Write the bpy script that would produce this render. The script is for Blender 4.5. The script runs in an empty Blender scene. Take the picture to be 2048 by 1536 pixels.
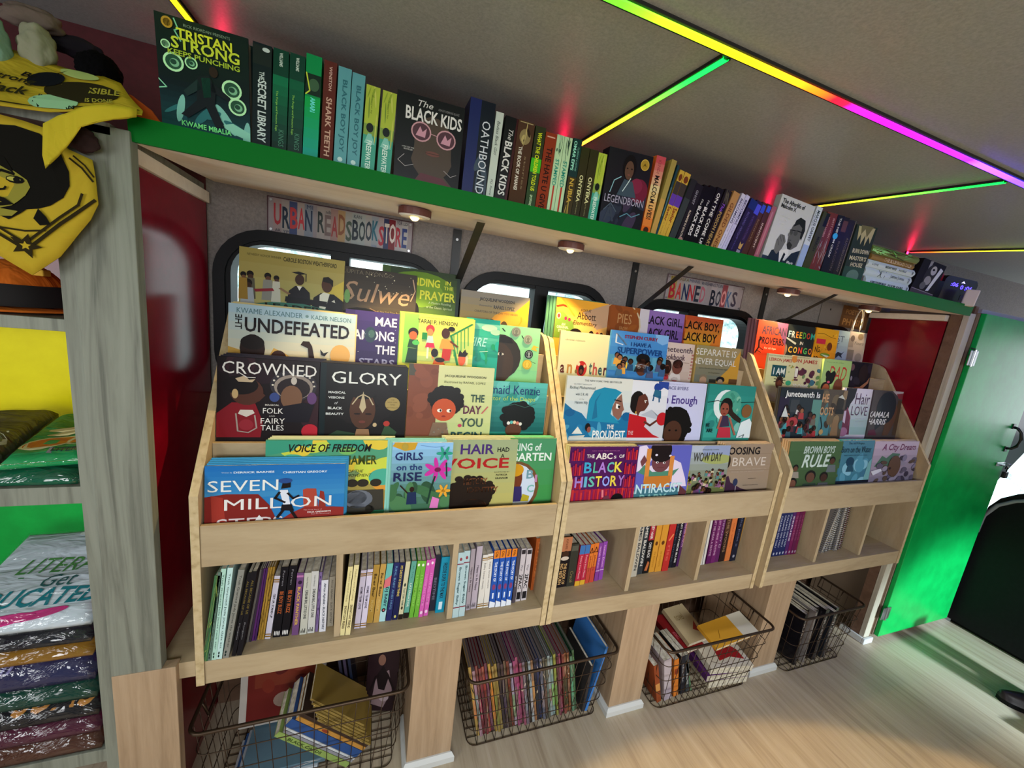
import bpy, bmesh, math, random
from mathutils import Vector, Matrix, noise
random.seed(7)
SC = bpy.context.scene
COL = SC.collection
R = math.radians
# ------------------------------------------------------------------ camera
cam_d = bpy.data.cameras.new('camera')
cam = bpy.data.objects.new('camera', cam_d); COL.objects.link(cam)
cam_d.sensor_width = 36.0; cam_d.lens = 13.507; cam_d.clip_start = 0.02
_r = Vector((0.940602, -0.318993, 0.116234))      # right
_d = Vector((0.049041, -0.211113, -0.976231))     # down
_f = Vector((0.335950, 0.923945, -0.182929))      # forward
_m = Matrix((_r, -_d, -_f)).transposed().to_4x4(); _m.translation = (0, 0, 1.44)
cam.matrix_world = _m
SC.camera = cam
# ------------------------------------------------------------------ view
SC.view_settings.view_transform = 'Standard'
SC.view_settings.look = 'None'
SC.view_settings.gamma = 1.0
SC.view_settings.use_curve_mapping = False
SC.view_settings.exposure = 0.5
# ------------------------------------------------------------------ daylight outside (seen through the windows)
W = bpy.data.worlds.new('daylight'); SC.world = W; W.use_nodes = True
_n = W.node_tree.nodes; _l = W.node_tree.links; _n.clear()
_o = _n.new('ShaderNodeOutputWorld'); _b = _n.new('ShaderNodeBackground')
_t = _n.new('ShaderNodeTexCoord'); _z = _n.new('ShaderNodeTexNoise'); _c = _n.new('ShaderNodeValToRGB')
_z.inputs['Scale'].default_value = 60; _z.inputs['Detail'].default_value = 6; _z.inputs['Roughness'].default_value = .75
_e = _c.color_ramp.elements
_e[0].position = .36; _e[0].color = (.16, .34, .36, 1); _e[1].position = .62; _e[1].color = (.92, 1, 1, 1)
_m1 = _c.color_ramp.elements.new(.48); _m1.color = (.5, .72, .74, 1)
_l.new(_t.outputs['Generated'], _z.inputs['Vector']); _l.new(_z.outputs['Fac'], _c.inputs['Fac'])
# world strength by direction: windows and cab bright, camera side dimmed against haze on covers
_s = _n.new('ShaderNodeSeparateXYZ'); _l.new(_t.outputs['Generated'], _s.inputs[0])
def _mr(sock, a, b, c, d):
    m = _n.new('ShaderNodeMapRange'); m.interpolation_type = 'SMOOTHSTEP'
    for k, v in zip(('From Min', 'From Max', 'To Min', 'To Max'), (a, b, c, d)): m.inputs[k].default_value = v
    _l.new(sock, m.inputs['Value']); return m.outputs[0]
def _mth(op, a, b):
    m = _n.new('ShaderNodeMath'); m.operation = op; _l.new(a, m.inputs[0]); _l.new(b, m.inputs[1]); return m.outputs[0]
_band = _mth('MULTIPLY', _mr(_s.outputs['Z'], -.30, -.16, 0, 1), _mr(_s.outputs['Z'], -.14, -.03, 1, 0))
_cab = _mth('MULTIPLY', _mr(_s.outputs['X'], .80, .92, 0, 1.6), _band)
_f = _mth('ADD', _mr(_s.outputs['Y'], .0, .3, .10, 1.45), _cab)
_l.new(_f, _b.inputs['Strength'])
_l.new(_c.outputs['Color'], _b.inputs['Color']); _l.new(_b.outputs[0], _o.inputs['Surface'])

def lamp(name, kind, loc, energy, color, **k):
    d = bpy.data.lights.new(name, kind); d.energy = energy; d.color = color
    rot = k.pop('aim', None)
    for a, v in k.items(): setattr(d, a, v)
    o = bpy.data.objects.new(name, d); COL.objects.link(o); o.location = loc
    if rot is not None:
        o.rotation_euler = (Vector(rot) - Vector(loc)).to_track_quat('-Z', 'Y').to_euler()
    return o
# daylight through the side door of the bus (camera side, right) and the opposite windows, plus an added left fill
lamp('door_daylight', 'SPOT', (2.95, -2.0, 1.15), 620, (.70, .88, 1), spot_size=R(26), spot_blend=.55, shadow_soft_size=.12, aim=(2.95, .75, .0))
lamp('left_cabinet_fill', 'AREA', (-1.75, -.25, 1.15), 13, (.95, .98, 1), shape='RECTANGLE', size=.9, size_y=.8, aim=(-.7, 1.1, .95))  # added fill without a window of its own, brightens the left cabinet compartments
lamp('window_daylight', 'AREA', (.6, -1.5, 1.5), 13.5, (.93, .97, 1), shape='RECTANGLE', size=2.2, size_y=.7, spread=R(86), aim=(.9, 1, .62))
lamp('cab_daylight', 'AREA', (4.35, .75, 1.35), 5, (.9, .93, 1), shape='RECTANGLE', size=.9, size_y=.7, aim=(3.1, 1.2, 1.9))
lamp('aisle_puck_light', 'SPOT', (1.0, -1.2, 1.75), 130, (1, .68, .30), spot_size=R(99.8), spot_blend=.03, shadow_soft_size=.015, aim=(1.0, -1.2, 0))
# ------------------------------------------------------------------ helpers
def lin(h):
    h = h.lstrip('#'); out = []
    for i in (0, 2, 4):
        c = int(h[i:i+2], 16) / 255
        out.append(c/12.92 if c <= .04045 else ((c+.055)/1.055)**2.4)
    return (*out, 1)
_MATS = {}
def mat(name, col='#808080', rough=.5, spec=.5, metal=0, **k):
    if name in _MATS: return _MATS[name]
    m = bpy.data.materials.new(name); m.use_nodes = True
    b = m.node_tree.nodes['Principled BSDF']
    b.inputs['Base Color'].default_value = lin(col)
    b.inputs['Roughness'].default_value = rough
    b.inputs['Specular IOR Level'].default_value = spec
    b.inputs['Metallic'].default_value = metal
    if 'coat' in k:
        b.inputs['Coat Weight'].default_value = k['coat']; b.inputs['Coat Roughness'].default_value = k.get('coat_rough', .1)
    _MATS[name] = m
    return m
def N(m, t, **k):
    n = m.node_tree.nodes.new(t)
    for a, v in k.items():
        if a in n.inputs: n.inputs[a].default_value = v
        else: setattr(n, a, v)
    return n
def L(m, a, b): m.node_tree.links.new(a, b)
def bsdf(m): return m.node_tree.nodes['Principled BSDF']
def bump(m, src, strength=.3, dist=.002):
    b = N(m, 'ShaderNodeBump'); b.inputs['Strength'].default_value = strength; b.inputs['Distance'].default_value = dist
    L(m, src, b.inputs['Height']); L(m, b.outputs[0], bsdf(m).inputs['Normal'])
def ramp(m, src, stops):
    r = N(m, 'ShaderNodeValToRGB'); e = r.color_ramp.elements
    e[0].position, e[0].color = stops[0][0], lin(stops[0][1])
    e[1].position, e[1].color = stops[-1][0], lin(stops[-1][1])
    for p, c in stops[1:-1]:
        x = e.new(p); x.color = lin(c)
    L(m, src, r.inputs[0]); return r
def vec(m, scale, kind='Object'):
    t = N(m, 'ShaderNodeTexCoord'); mp = N(m, 'ShaderNodeMapping'); mp.inputs['Scale'].default_value = scale
    L(m, t.outputs[kind], mp.inputs[0]); return mp.outputs[0]
def wood(name, stops, scale, rough=.55, wave=6, dist=3, noise_amt=.5, detail=3):
    if name in _MATS: return _MATS[name]
    m = mat(name, rough=rough, spec=.3); v = vec(m, scale)
    n = N(m, 'ShaderNodeTexNoise', Scale=wave, Detail=detail, Roughness=.6, Distortion=dist); L(m, v, n.inputs['Vector'])
    n2 = N(m, 'ShaderNodeTexNoise', Scale=wave*9, Detail=4, Roughness=.7); L(m, v, n2.inputs['Vector'])
    mx = N(m, 'ShaderNodeMix'); mx.inputs[0].default_value = noise_amt*.5
    L(m, n.outputs['Fac'], mx.inputs[2]); L(m, n2.outputs['Fac'], mx.inputs[3])
    r = ramp(m, mx.outputs[0], stops); L(m, r.outputs[0], bsdf(m).inputs['Base Color'])
    bump(m, mx.outputs[0], .12, .001)
    return m
def speckle(name, a, b, scale, rough, bumpy=.3, spec=.4, dist=.002):
    if name in _MATS: return _MATS[name]
    m = mat(name, a, rough, spec); v = vec(m, (1, 1, 1))
    n = N(m, 'ShaderNodeTexNoise', Scale=scale, Detail=5, Roughness=.65); L(m, v, n.inputs['Vector'])
    r = ramp(m, n.outputs['Fac'], [(.35, a), (.65, b)]); L(m, r.outputs[0], bsdf(m).inputs['Base Color'])
    bump(m, n.outputs['Fac'], bumpy, dist); return m
def emit(name, col, strength):
    if name in _MATS: return _MATS[name]
    m = mat(name, col, .4); b = bsdf(m)
    b.inputs['Emission Color'].default_value = lin(col); b.inputs['Emission Strength'].default_value = strength
    return m
def attrmat(name, rough, spec=.4, noise_rough=False, coat=0):
    m = mat(name, '#ffffff', rough, spec, coat=coat)
    a = N(m, 'ShaderNodeAttribute', attribute_name='Col'); L(m, a.outputs['Color'], bsdf(m).inputs['Base Color'])
    return m
PRINT = attrmat('glossy_printed_cover', .34, .18)
MATTE = attrmat('matte_printed_cover', .6, .12)
CLOTHP = attrmat('printed_cotton', .9, .1)
# paper block: faint page lines
PAGES = mat('page_edges', '#d9d0bb', .8, .1)
_w = N(PAGES, 'ShaderNodeTexNoise', Scale=90, Detail=2); L(PAGES, vec(PAGES, (1, 1, .05)), _w.inputs['Vector'])
L(PAGES, ramp(PAGES, _w.outputs['Fac'], [(.3, '#b9ae97'), (.7, '#e6dfcc')]).outputs[0], bsdf(PAGES).inputs['Base Color'])
PLY = wood('birch_plywood', [(.25, '#957f60'), (.5, '#ab9777'), (.75, '#b7a484')], (1.2, 7, 7), wave=2.2, dist=.9)
PLYV = wood('birch_plywood_upright', [(.25, '#978262'), (.5, '#ae9a7a'), (.75, '#b9a787')], (7, 7, 1.2), wave=2.2, dist=.9)
EDGE = mat('plywood_edge', '#c8b48c', .7, .2)
_v = vec(EDGE, (1, 1, 1)); _x = N(EDGE, 'ShaderNodeTexNoise', Scale=60, Detail=4); L(EDGE, _v, _x.inputs['Vector'])
L(EDGE, ramp(EDGE, _x.outputs['Fac'], [(.3, '#a8926a'), (.45, '#bda880'), (.7, '#cab68f')]).outputs[0], bsdf(EDGE).inputs['Base Color'])
PINE = wood('pale_pine', [(.3, '#5c5e54'), (.44, '#787a6e'), (.54, '#838679'), (.75, '#8c8f82')], (22, 22, 1.1), wave=1.8, dist=1.2, noise_amt=.35)
OAK = wood('stained_post_wood', [(.25, '#8c7358'), (.5, '#a98f72'), (.75, '#b89f82')], (16, 16, .9), wave=2.4, dist=.7)
BROWNW = wood('brown_panel_wood', [(.25, '#5a4233'), (.5, '#725644'), (.75, '#836654')], (2, 8, 8), wave=2.5, dist=.8)
WHITEP = mat('white_trim_paint', '#cfd0cd', .45)
GREEN = speckle('green_gloss_paint', '#04662a', '#078a3a', 14, .3, .05, .5)
GREENE = mat('green_shelf_paint', '#00681f', .5, .1)
RED = speckle('red_gloss_paint', '#76041a', '#860620', 8, .19, .05, .32)
MAROON = speckle('dull_red_paint', '#48161a', '#521a1f', 40, .6, .1, .3)
YELLOW = speckle('yellow_paint', '#f0e000', '#faec08', 8, .5, .05, .15)
LGREEN = speckle('bright_green_paint', '#06a03c', '#0ab848', 8, .4, .05)
WALL = speckle('grey_textured_wall', '#716a67', '#857e7a', 160, .7, .35)
CEIL = speckle('grey_textured_ceiling', '#949a98', '#aab0ae', 190, .34, .22, .5, .0012)
BLACKR = mat('black_rubber', '#09080b', .45, .18)
BLACKM = mat('black_metal', '#121214', .4, .5)
STEEL = mat('steel', '#b9bcc0', .3, .5, 1)
WIRE = mat('bronze_wire', '#4a3a2c', .45, .5, .7)
DARKC = mat('dark_channel', '#15120e', .6)

def link(name, me, m=None, parent=None):
    o = bpy.data.objects.new(name, me); COL.objects.link(o)
    if m is not None and me is not None and len(me.materials) == 0:
        for q in (m if isinstance(m, (list, tuple)) else [m]): me.materials.append(q)
    if parent is not None: o.parent = parent
    return o
def mesh(name, bm, m=None, parent=None, smooth=False):
    bmesh.ops.recalc_face_normals(bm, faces=bm.faces)
    me = bpy.data.meshes.new(name); bm.to_mesh(me); bm.free()
    if smooth:
        for p in me.polygons: p.use_smooth = True
    return link(name, me, m, parent)
def tag(o, label, cat, group=None):
    o['label'] = label; o['category'] = cat
    if group: o['group'] = group
    return o
def thing(name, label, cat, M=None, group=None):
    o = bpy.data.objects.new(name, None); COL.objects.link(o); o.empty_display_size = .05
    if M is not None:
        if not isinstance(M, Matrix): M = Matrix.Translation(M)
        o.matrix_world = M
    return tag(o, label, cat, group)
def struct(o): o['kind'] = 'structure'; return o
def box(bm, x0, x1, y0, y1, z0, z1, bev=0, mi=0, M=None):
    vs = [bm.verts.new((x, y, z)) for x in (x0, x1) for y in (y0, y1) for z in (z0, z1)]
    fs = [bm.faces.new([vs[i] for i in q]) for q in ((0,1,3,2),(4,6,7,5),(0,4,5,1),(2,3,7,6),(0,2,6,4),(1,5,7,3))]
    for f in fs: f.material_index = mi
    if M is not None:
        for v in vs: v.co = M @ v.co
    if bev:
        es = list({e for f in fs for e in f.edges})
        r = bmesh.ops.bevel(bm, geom=es, offset=bev, segments=2, affect='EDGES', profile=.5)
    return fs
def tube(bm, pts, r, seg=6, closed=False, mi=0):
    pts = [Vector(p) for p in pts]; n = len(pts); rings = []
    for i, p in enumerate(pts):
        a = pts[i-1] if (i > 0 or closed) else p; b = pts[(i+1) % n] if (i < n-1 or closed) else p
        t = (b-a).normalized()
        u = t.cross(Vector((0, 0, 1)))
        if u.length < .05: u = t.cross(Vector((1, 0, 0)))
        u.normalize(); w = t.cross(u)
        rings.append([bm.verts.new(p + r*(math.cos(2*math.pi*k/seg)*u + math.sin(2*math.pi*k/seg)*w)) for k in range(seg)])
    for i in range(n if closed else n-1):
        A, B = rings[i], rings[(i+1) % n]
        for k in range(seg):
            f = bm.faces.new((A[k], A[(k+1) % seg], B[(k+1) % seg], B[k])); f.material_index = mi; f.smooth = True
    if not closed:
        bm.faces.new(rings[0]); bm.faces.new(list(reversed(rings[-1])))
def cyl(bm, c, r, h, seg=24, axis='Z', r2=None, mi=0):
    c = Vector(c); r2 = r if r2 is None else r2
    def P(a, rr, t):
        x, y = rr*math.cos(a), rr*math.sin(a)
        return c + Vector({'Z': (x, y, t), 'Y': (x, t, y), 'X': (t, x, y)}[axis])
    A = [bm.verts.new(P(2*math.pi*k/seg, r, 0)) for k in range(seg)]
    B = [bm.verts.new(P(2*math.pi*k/seg, r2, h)) for k in range(seg)]
    for k in range(seg): bm.faces.new((A[k], A[(k+1) % seg], B[(k+1) % seg], B[k])).material_index = mi
    bm.faces.new(A).material_index = mi; bm.faces.new(B).material_index = mi
def prism(bm, pts, axis, a, b, mi=0):
    """extrude a 2-D outline along an axis ('X': pts are (y,z); 'Y': pts are (x,z))"""
    def P(p, t): return (t, p[0], p[1]) if axis == 'X' else (p[0], t, p[1]) if axis == 'Y' else (p[0], p[1], t)
    A = [bm.verts.new(P(p, a)) for p in pts]; B = [bm.verts.new(P(p, b)) for p in pts]
    n = len(pts)
    for k in range(n): bm.faces.new((A[k], A[(k+1) % n], B[(k+1) % n], B[k])).material_index = mi
    bm.faces.new(A).material_index = mi; bm.faces.new(list(reversed(B))).material_index = mi
def BX(name, x0, x1, y0, y1, z0, z1, m, parent=None, bev=0):
    bm = bmesh.new(); box(bm, x0, x1, y0, y1, z0, z1, bev); return mesh(name, bm, m, parent)
def rrect(x0, x1, z0, z1, r, n=8):
    out = []
    for cx, cz, a0 in ((x1-r, z1-r, 0), (x0+r, z1-r, 90), (x0+r, z0+r, 180), (x1-r, z0+r, 270)):
        for k in range(n+1):
            a = R(a0 + 90*k/n); out.append((cx+r*math.cos(a), cz+r*math.sin(a)))
    return out
ORD = 'zeroth first second third fourth fifth sixth seventh eighth ninth tenth eleventh twelfth thirteenth fourteenth fifteenth sixteenth seventeenth eighteenth nineteenth'.split()
def ordinal(n):
    if n < 20: return ORD[n]
    t = {2: 'twent', 3: 'thirt', 4: 'fort', 5: 'fift'}[n//10]
    return t+'ieth' if n % 10 == 0 else t+'y-'+ORD[n % 10]

# ------------------------------------------------------------------ printed art: flat shapes in (u,v), clipped to the cover
_TXT = {}
def text_geo(s, bold, it):
    key = (s, bold, it)
    if key in _TXT: return _TXT[key]
    cu = bpy.data.curves.new('lettering', 'FONT'); cu.body = s; cu.resolution_u = 2; cu.fill_mode = 'FRONT'
    cu.offset = .022*bold; cu.shear = .28 if it else 0
    ob = bpy.data.objects.new('lettering', cu); COL.objects.link(ob)
    me = bpy.data.meshes.new_from_object(ob)
    vs = [(v.co.x, v.co.y) for v in me.vertices]; fs = [tuple(p.vertices) for p in me.polygons]
    bpy.data.objects.remove(ob); bpy.data.curves.remove(cu); bpy.data.meshes.remove(me)
    if not vs: vs = [(0, 0), (1, 1)]
    x0 = min(v[0] for v in vs); x1 = max(v[0] for v in vs); y0 = min(v[1] for v in vs); y1 = max(v[1] for v in vs)
    vs = [((x-x0)/max(x1-x0, 1e-6), (y-y0)/max(y1-y0, 1e-6)) for x, y in vs]
    _TXT[key] = (vs, fs, (x1-x0)/max(y1-y0, 1e-6)); return _TXT[key]
def clip(poly):
    for ax, s, lim in ((0, 1, 0), (0, -1, -1), (1, 1, 0), (1, -1, -1)):
        out = []; n = len(poly)
        for i in range(n):
            a, b = poly[i], poly[(i+1) % n]; da = s*a[ax]-lim; db = s*b[ax]-lim
            if da >= 0: out.append(a)
            if (da >= 0) != (db >= 0):
                t = da/(da-db); out.append((a[0]+t*(b[0]-a[0]), a[1]+t*(b[1]-a[1])))
        poly = out
        if len(poly) < 3: return None
    return poly
def T(s, u0, u1, v0, v1, c, b=0, it=0): return ('t', s, u0, u1, v0, v1, c, b, it)
def S(s, v1, v0, u0, u1, c, b=0, it=0): return ('s', s, v1, v0, u0, u1, c, b, it)      # reads downward
def Q(u0, v0, u1, v1, c): return ('p', [(u0, v0), (u1, v0), (u1, v1), (u0, v1)], c)
def E(u, v, ru, rv, c, a=0): return ('e', u, v, ru, rv, c, a)
def P(c, *pts): return ('p', list(pts), c)
def LN(c, w, *pts): return ('l', list(pts), w, c)
def AFRO(u, v, r, skin='#5a3424', hair='#120c0b', asp=1.0, sh=None, look=0):
    """a plain drawn head: round hair, face, ears, eyes, mouth, shoulders"""
    o = []
    if sh: o += [P(sh, (u-1.1*r, v-2.2*r*asp), (u-.8*r, v-1.15*r*asp), (u+.8*r, v-1.15*r*asp), (u+1.1*r, v-2.2*r*asp))]
    o += [E(u, v+.15*r*asp, r, r*asp, hair), E(u+look*r*.2, v-.22*r*asp, .62*r, .72*r*asp, skin)]
    if r > .05:
        for s in (-.24, .24):
            o += [E(u+(s+look*.25)*r, v-.2*r*asp, .1*r, .07*r*asp, '#e9e2d8'), E(u+(s+look*.3)*r, v-.2*r*asp, .05*r, .065*r*asp, '#120c0b')]
        o += [E(u+look*.25*r, v-.62*r*asp, .15*r, .05*r*asp, '#7c2d28')]
    return o
def CURLS(u, v, r, n, c, asp=1, seed=1, k=.28):
    rn = random.Random(seed); o = []
    for i in range(n):
        a = 2*math.pi*i/n + rn.uniform(-.2, .2); q = r*rn.uniform(.85, 1.05)
        o.append(E(u+q*math.cos(a), v+q*asp*math.sin(a), r*k, r*k*asp, c))
    return o
def CROWD(u0, u1, v0, v1, n, cols, seed=1, r=.05, asp=1):
    rn = random.Random(seed); o = []
    for i in range(n):
        u = rn.uniform(u0, u1); v = v1-(v1-v0)*i/n; c = rn.choice(cols)
        o += [P(c, (u-1.2*r, v-3*r*asp), (u-.9*r, v-.8*r*asp), (u+.9*r, v-.8*r*asp), (u+1.2*r, v-3*r*asp)),
              E(u, v+.2*r*asp, r*.95, r*asp, '#17100e'), E(u, v-.1*r*asp, r*.7, r*.8*asp, rn.choice(['#5a3526', '#7a4a33', '#3c241a', '#94603f']))]
    return o
def blobs(u0, u1, v0, v1, n, cols, r, seed=1, asp=1):
    rn = random.Random(seed)
    return [E(rn.uniform(u0, u1), rn.uniform(v0, v1), r*rn.uniform(.5, 1.3), r*asp*rn.uniform(.5, 1.3), rn.choice(cols), rn.uniform(0, 180)) for _ in range(n)]
def grad(c0, c1, n=10, u0=0, u1=1, v0=0, v1=1):
    a = [int(c0[i:i+2], 16) for i in (1, 3, 5)]; b = [int(c1[i:i+2], 16) for i in (1, 3, 5)]; o = []
    for k in range(n):
        t = k/(n-1); c = '#%02x%02x%02x' % tuple(int(a[i]+(b[i]-a[i])*t) for i in range(3))
        o.append(Q(u0, v0+(v1-v0)*k/n, u1, v0+(v1-v0)*(k+1)/n, c))
    return o
def flower(u, v, r, c, cc='#e8b73a', n=6, asp=1):
    return [E(u+r*.6*math.cos(2*math.pi*k/n), v+r*.6*asp*math.sin(2*math.pi*k/n), r*.48, r*.26*asp, c, 360*k/n) for k in range(n)] + [E(u, v, r*.25, r*.25*asp, cc)]
def art_polys(ops, aspect, vb=0.0, ul=0.0):
    """-> list of (polygon, colour, layer)"""
    out = []
    for lay, op in enumerate(ops):
        k = op[0]; polys = []
        if k == 'p': polys = [op[1]]; c = op[2]
        elif k == 'e':
            _, u, v, ru, rv, c, a = op; ca, sa = math.cos(R(a)), math.sin(R(a)); n = 18 if max(ru, rv) > .04 else 9
            pts = []
            for i in range(n):
                x, y = math.cos(2*math.pi*i/n), math.sin(2*math.pi*i/n)
                if a:
                    X, Y = ru*x, rv*y; rat = rv/ru if 0 else 1
                    pts.append((u+(X*ca-Y*sa), v+(X*sa+Y*ca)))
                else: pts.append((u+ru*x, v+rv*y))
            polys = [pts]
        elif k == 'l':
            pts, w, c = op[1], op[2], op[3]
            for a, b in zip(pts[:-1], pts[1:]):
                dx, dy = (b[0]-a[0])*aspect, b[1]-a[1]; q = math.hypot(dx, dy) or 1
                nx, ny = -dy/q*w/2/aspect, dx/q*w/2
                ex, ey = dx/q*w*.3/aspect, dy/q*w*.3
                polys.append([(a[0]-nx-ex, a[1]-ny-ey), (b[0]-nx+ex, b[1]-ny+ey), (b[0]+nx+ex, b[1]+ny+ey), (a[0]+nx-ex, a[1]+ny-ey)])
        elif k in 'ts':
            vs, fs, _ = text_geo(op[1], op[7], op[8]); c = op[6]
            if k == 't': pv = [(op[2]+x*(op[3]-op[2]), op[4]+y*(op[5]-op[4])) for x, y in vs]
            else: pv = [(op[4]+y*(op[5]-op[4]), op[2]-x*(op[2]-op[3])) for x, y in vs]
            polys = [[pv[i] for i in f] for f in fs]
        for p in polys:
            p = [(ul+(1-ul)*u, vb+(1-vb)*v) for u, v in p]
            if any(u < 0 or u > 1 or v < 0 or v > 1 for u, v in p):
                p = clip(p)
                if not p: continue
            out.append((p, c, lay))
    return out
def put_art(bm, lay, polys, fn):
    cache = {}
    for p, c, k in polys:
        if c not in cache: cache[c] = lin(c)
        try: f = bm.faces.new([bm.verts.new(fn(u, v, k)) for u, v in p])
        except ValueError: continue
        for lp in f.loops: lp[lay] = cache[c]
def paint(faces, lay, c):
    c = lin(c)
    for f in faces:
        for lp in f.loops: lp[lay] = c
def art_mesh(name, fn, polys, m, parent):
    bm = bmesh.new(); lay = bm.loops.layers.float_color.new('Col'); put_art(bm, lay, polys, fn)
    me = bpy.data.meshes.new(name); bm.to_mesh(me); bm.free(); return link(name, me, m, parent)

def book(label, M, sx, sz, sy, col, ops=(), face=False, vb=0., ul=0., hard=False, group=None, m=None, spine=None, name='book', pcol=None, orient=None):
    """local box: x 0..sx, y 0..sy (front at y=0), z 0..sz"""
    root = thing(name, label, 'book', M, group)
    t = .0026 if hard else .0012; g = .003 if hard else .0008
    t = min(t, (sy if face else sx)*.2)
    bm = bmesh.new(); lay = bm.loops.layers.float_color.new('Col')
    if face:
        paint(box(bm, 0, sx, 0, t, 0, sz), lay, col); paint(box(bm, 0, sx, sy-t, sy, 0, sz), lay, col)
        paint(box(bm, 0, t, t, sy-t, 0, sz), lay, spine or col)
    else:
        paint(box(bm, 0, t, 0, sy, 0, sz), lay, col); paint(box(bm, sx-t, sx, 0, sy, 0, sz), lay, col)
        paint(box(bm, t, sx-t, 0, t, 0, sz), lay, col)
    bmesh.ops.recalc_face_normals(bm, faces=bm.faces)
    if ops:
        put_art(bm, lay, art_polys(ops, sx/sz, vb, ul), lambda u, v, k: (u*sx, -.00025-.00006*min(k, 40), v*sz))
    me = bpy.data.meshes.new('cover'); bm.to_mesh(me); bm.free()
    link('cover', me, m or PRINT, root)
    bm = bmesh.new()
    if face: box(bm, t, sx-g, t, sy-t, g, sz-g)
    else: box(bm, t, sx-t, t, sy-g*1.5, g, sz-g)
    mesh('page_block', bm, pcol or PAGES, root)
    return root
def clone(root, M, label, group=None):
    r = root.copy(); COL.objects.link(r); r.matrix_world = M; r['label'] = label
    if group: r['group'] = group
    for ch in list(root.children):
        c = ch.copy(); COL.objects.link(c); c.parent = r
    return r
# ------------------------------------------------------------------ room shell
YW = 1.335
TC = math.tan(R(4.5))
def zc(y): return 1.97 + (y-1.2)*TC
# floor: long vinyl planks running towards the wall
FL = mat('vinyl_plank_floor', '#9a8a72', .38, .45)
_v = vec(FL, (1, 1, 1)); _br = N(FL, 'ShaderNodeTexBrick'); _br.offset = .37
_mp = N(FL, 'ShaderNodeMapping'); _mp.inputs['Rotation'].default_value = (0, 0, R(90)); L(FL, _v, _mp.inputs[0])
for a, b in (('Scale', 1), ('Brick Width', 1.2), ('Row Height', .18), ('Mortar Size', .0012), ('Mortar Smooth', .3), ('Bias', 0)): _br.inputs[a].default_value = b
_br.inputs['Color1'].default_value = (.40, .40, .40, 1); _br.inputs['Color2'].default_value = (.60, .60, .60, 1); _br.inputs['Mortar'].default_value = (.3, .3, .3, 1)
L(FL, _mp.outputs[0], _br.inputs['Vector'])
_v2 = vec(FL, (14, .9, 1)); _n1 = N(FL, 'ShaderNodeTexNoise', Scale=2.2, Detail=5, Roughness=.65, Distortion=.8); L(FL, _v2, _n1.inputs['Vector'])
_mx = N(FL, 'ShaderNodeMix'); _mx.inputs[0].default_value = .72; L(FL, _br.outputs['Color'], _mx.inputs[2]); L(FL, _n1.outputs['Fac'], _mx.inputs[3])
L(FL, ramp(FL, _mx.outputs[0], [(.3, '#97856f'), (.48, '#b5a58d'), (.6, '#c0b29b'), (.75, '#c9bda8')]).outputs[0], bsdf(FL).inputs['Base Color'])
struct(BX('floor', -2.2, 5.2, -2.2, 1.38, -.05, 0, FL))
bm = bmesh.new(); prism(bm, [(-1.9, zc(-1.9)), (YW+.04, zc(YW+.04)), (YW+.04, zc(YW+.04)+.03), (-1.9, zc(-1.9)+.03)], 'X', -2.2, 4.6)
struct(mesh('ceiling', bm, CEIL))
# window wall with four rounded openings
WIN = [(-.439, .214, 1.585), (.255, .845, 1.571), (.962, 1.642, 1.564), (1.687, 2.318, 1.561)]  # x and z of windows, signs and brackets scaled about the camera
bm = bmesh.new()
def loop(pts, y):
    vs = [bm.verts.new((x, y, z)) for x, z in pts]
    return [bm.edges.new((vs[i], vs[(i+1) % len(vs)])) for i in range(len(vs))]
ed = loop([(-.455, 1.0), (4.6, 1.0), (4.6, zc(YW)), (-.455, zc(YW))], YW)
for x0, x1, zt in WIN: ed += loop(rrect(x0+.02, x1-.02, 1.12, zt-.02, .11), YW)
bmesh.ops.triangle_fill(bm, edges=ed, use_beauty=True)
r = bmesh.ops.extrude_face_region(bm, geom=bm.faces[:])
for v in r['geom']:
    if isinstance(v, bmesh.types.BMVert): v.co.y += .04
struct(mesh('wall_back', bm, WALL))
struct(BX('wall_back_lower', -.455, 3.25, 1.318, 1.37, 0, 1.105, BROWNW))
struct(BX('wall_back_left', -2.0, -.4555, YW, 1.37, 0, zc(YW), MAROON))
struct(BX('wall_left', -2.04, -2.0, -1.0, 1.37, 0, 1.93, MAROON))
GLASS = mat('window_glass', '#ffffff', .05); _nt = GLASS.node_tree; _nt.nodes.remove(bsdf(GLASS))
_tr = N(GLASS, 'ShaderNodeBsdfTransparent'); _gl = N(GLASS, 'ShaderNodeBsdfGlossy', Roughness=.04); _ms = N(GLASS, 'ShaderNodeMixShader'); _ms.inputs[0].default_value = .06
L(GLASS, _tr.outputs[0], _ms.inputs[1]); L(GLASS, _gl.outputs[0], _ms.inputs[2]); L(GLASS, _ms.outputs[0], _nt.nodes['Material Output'].inputs[0])
def ring(bm, outer, inner, y0, y1):
    n = len(outer)
    V = [[bm.verts.new((x, y, z)) for x, z in q] for q in (outer, inner) for y in (y0, y1)]
    of, ob, inf, ib = V
    for i in range(n):
        j = (i+1) % n
        for a, b in ((of, inf), (ib, ob), (inf, ib), (ob, of)): bm.faces.new((a[i], a[j], b[j], b[i]))
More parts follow.
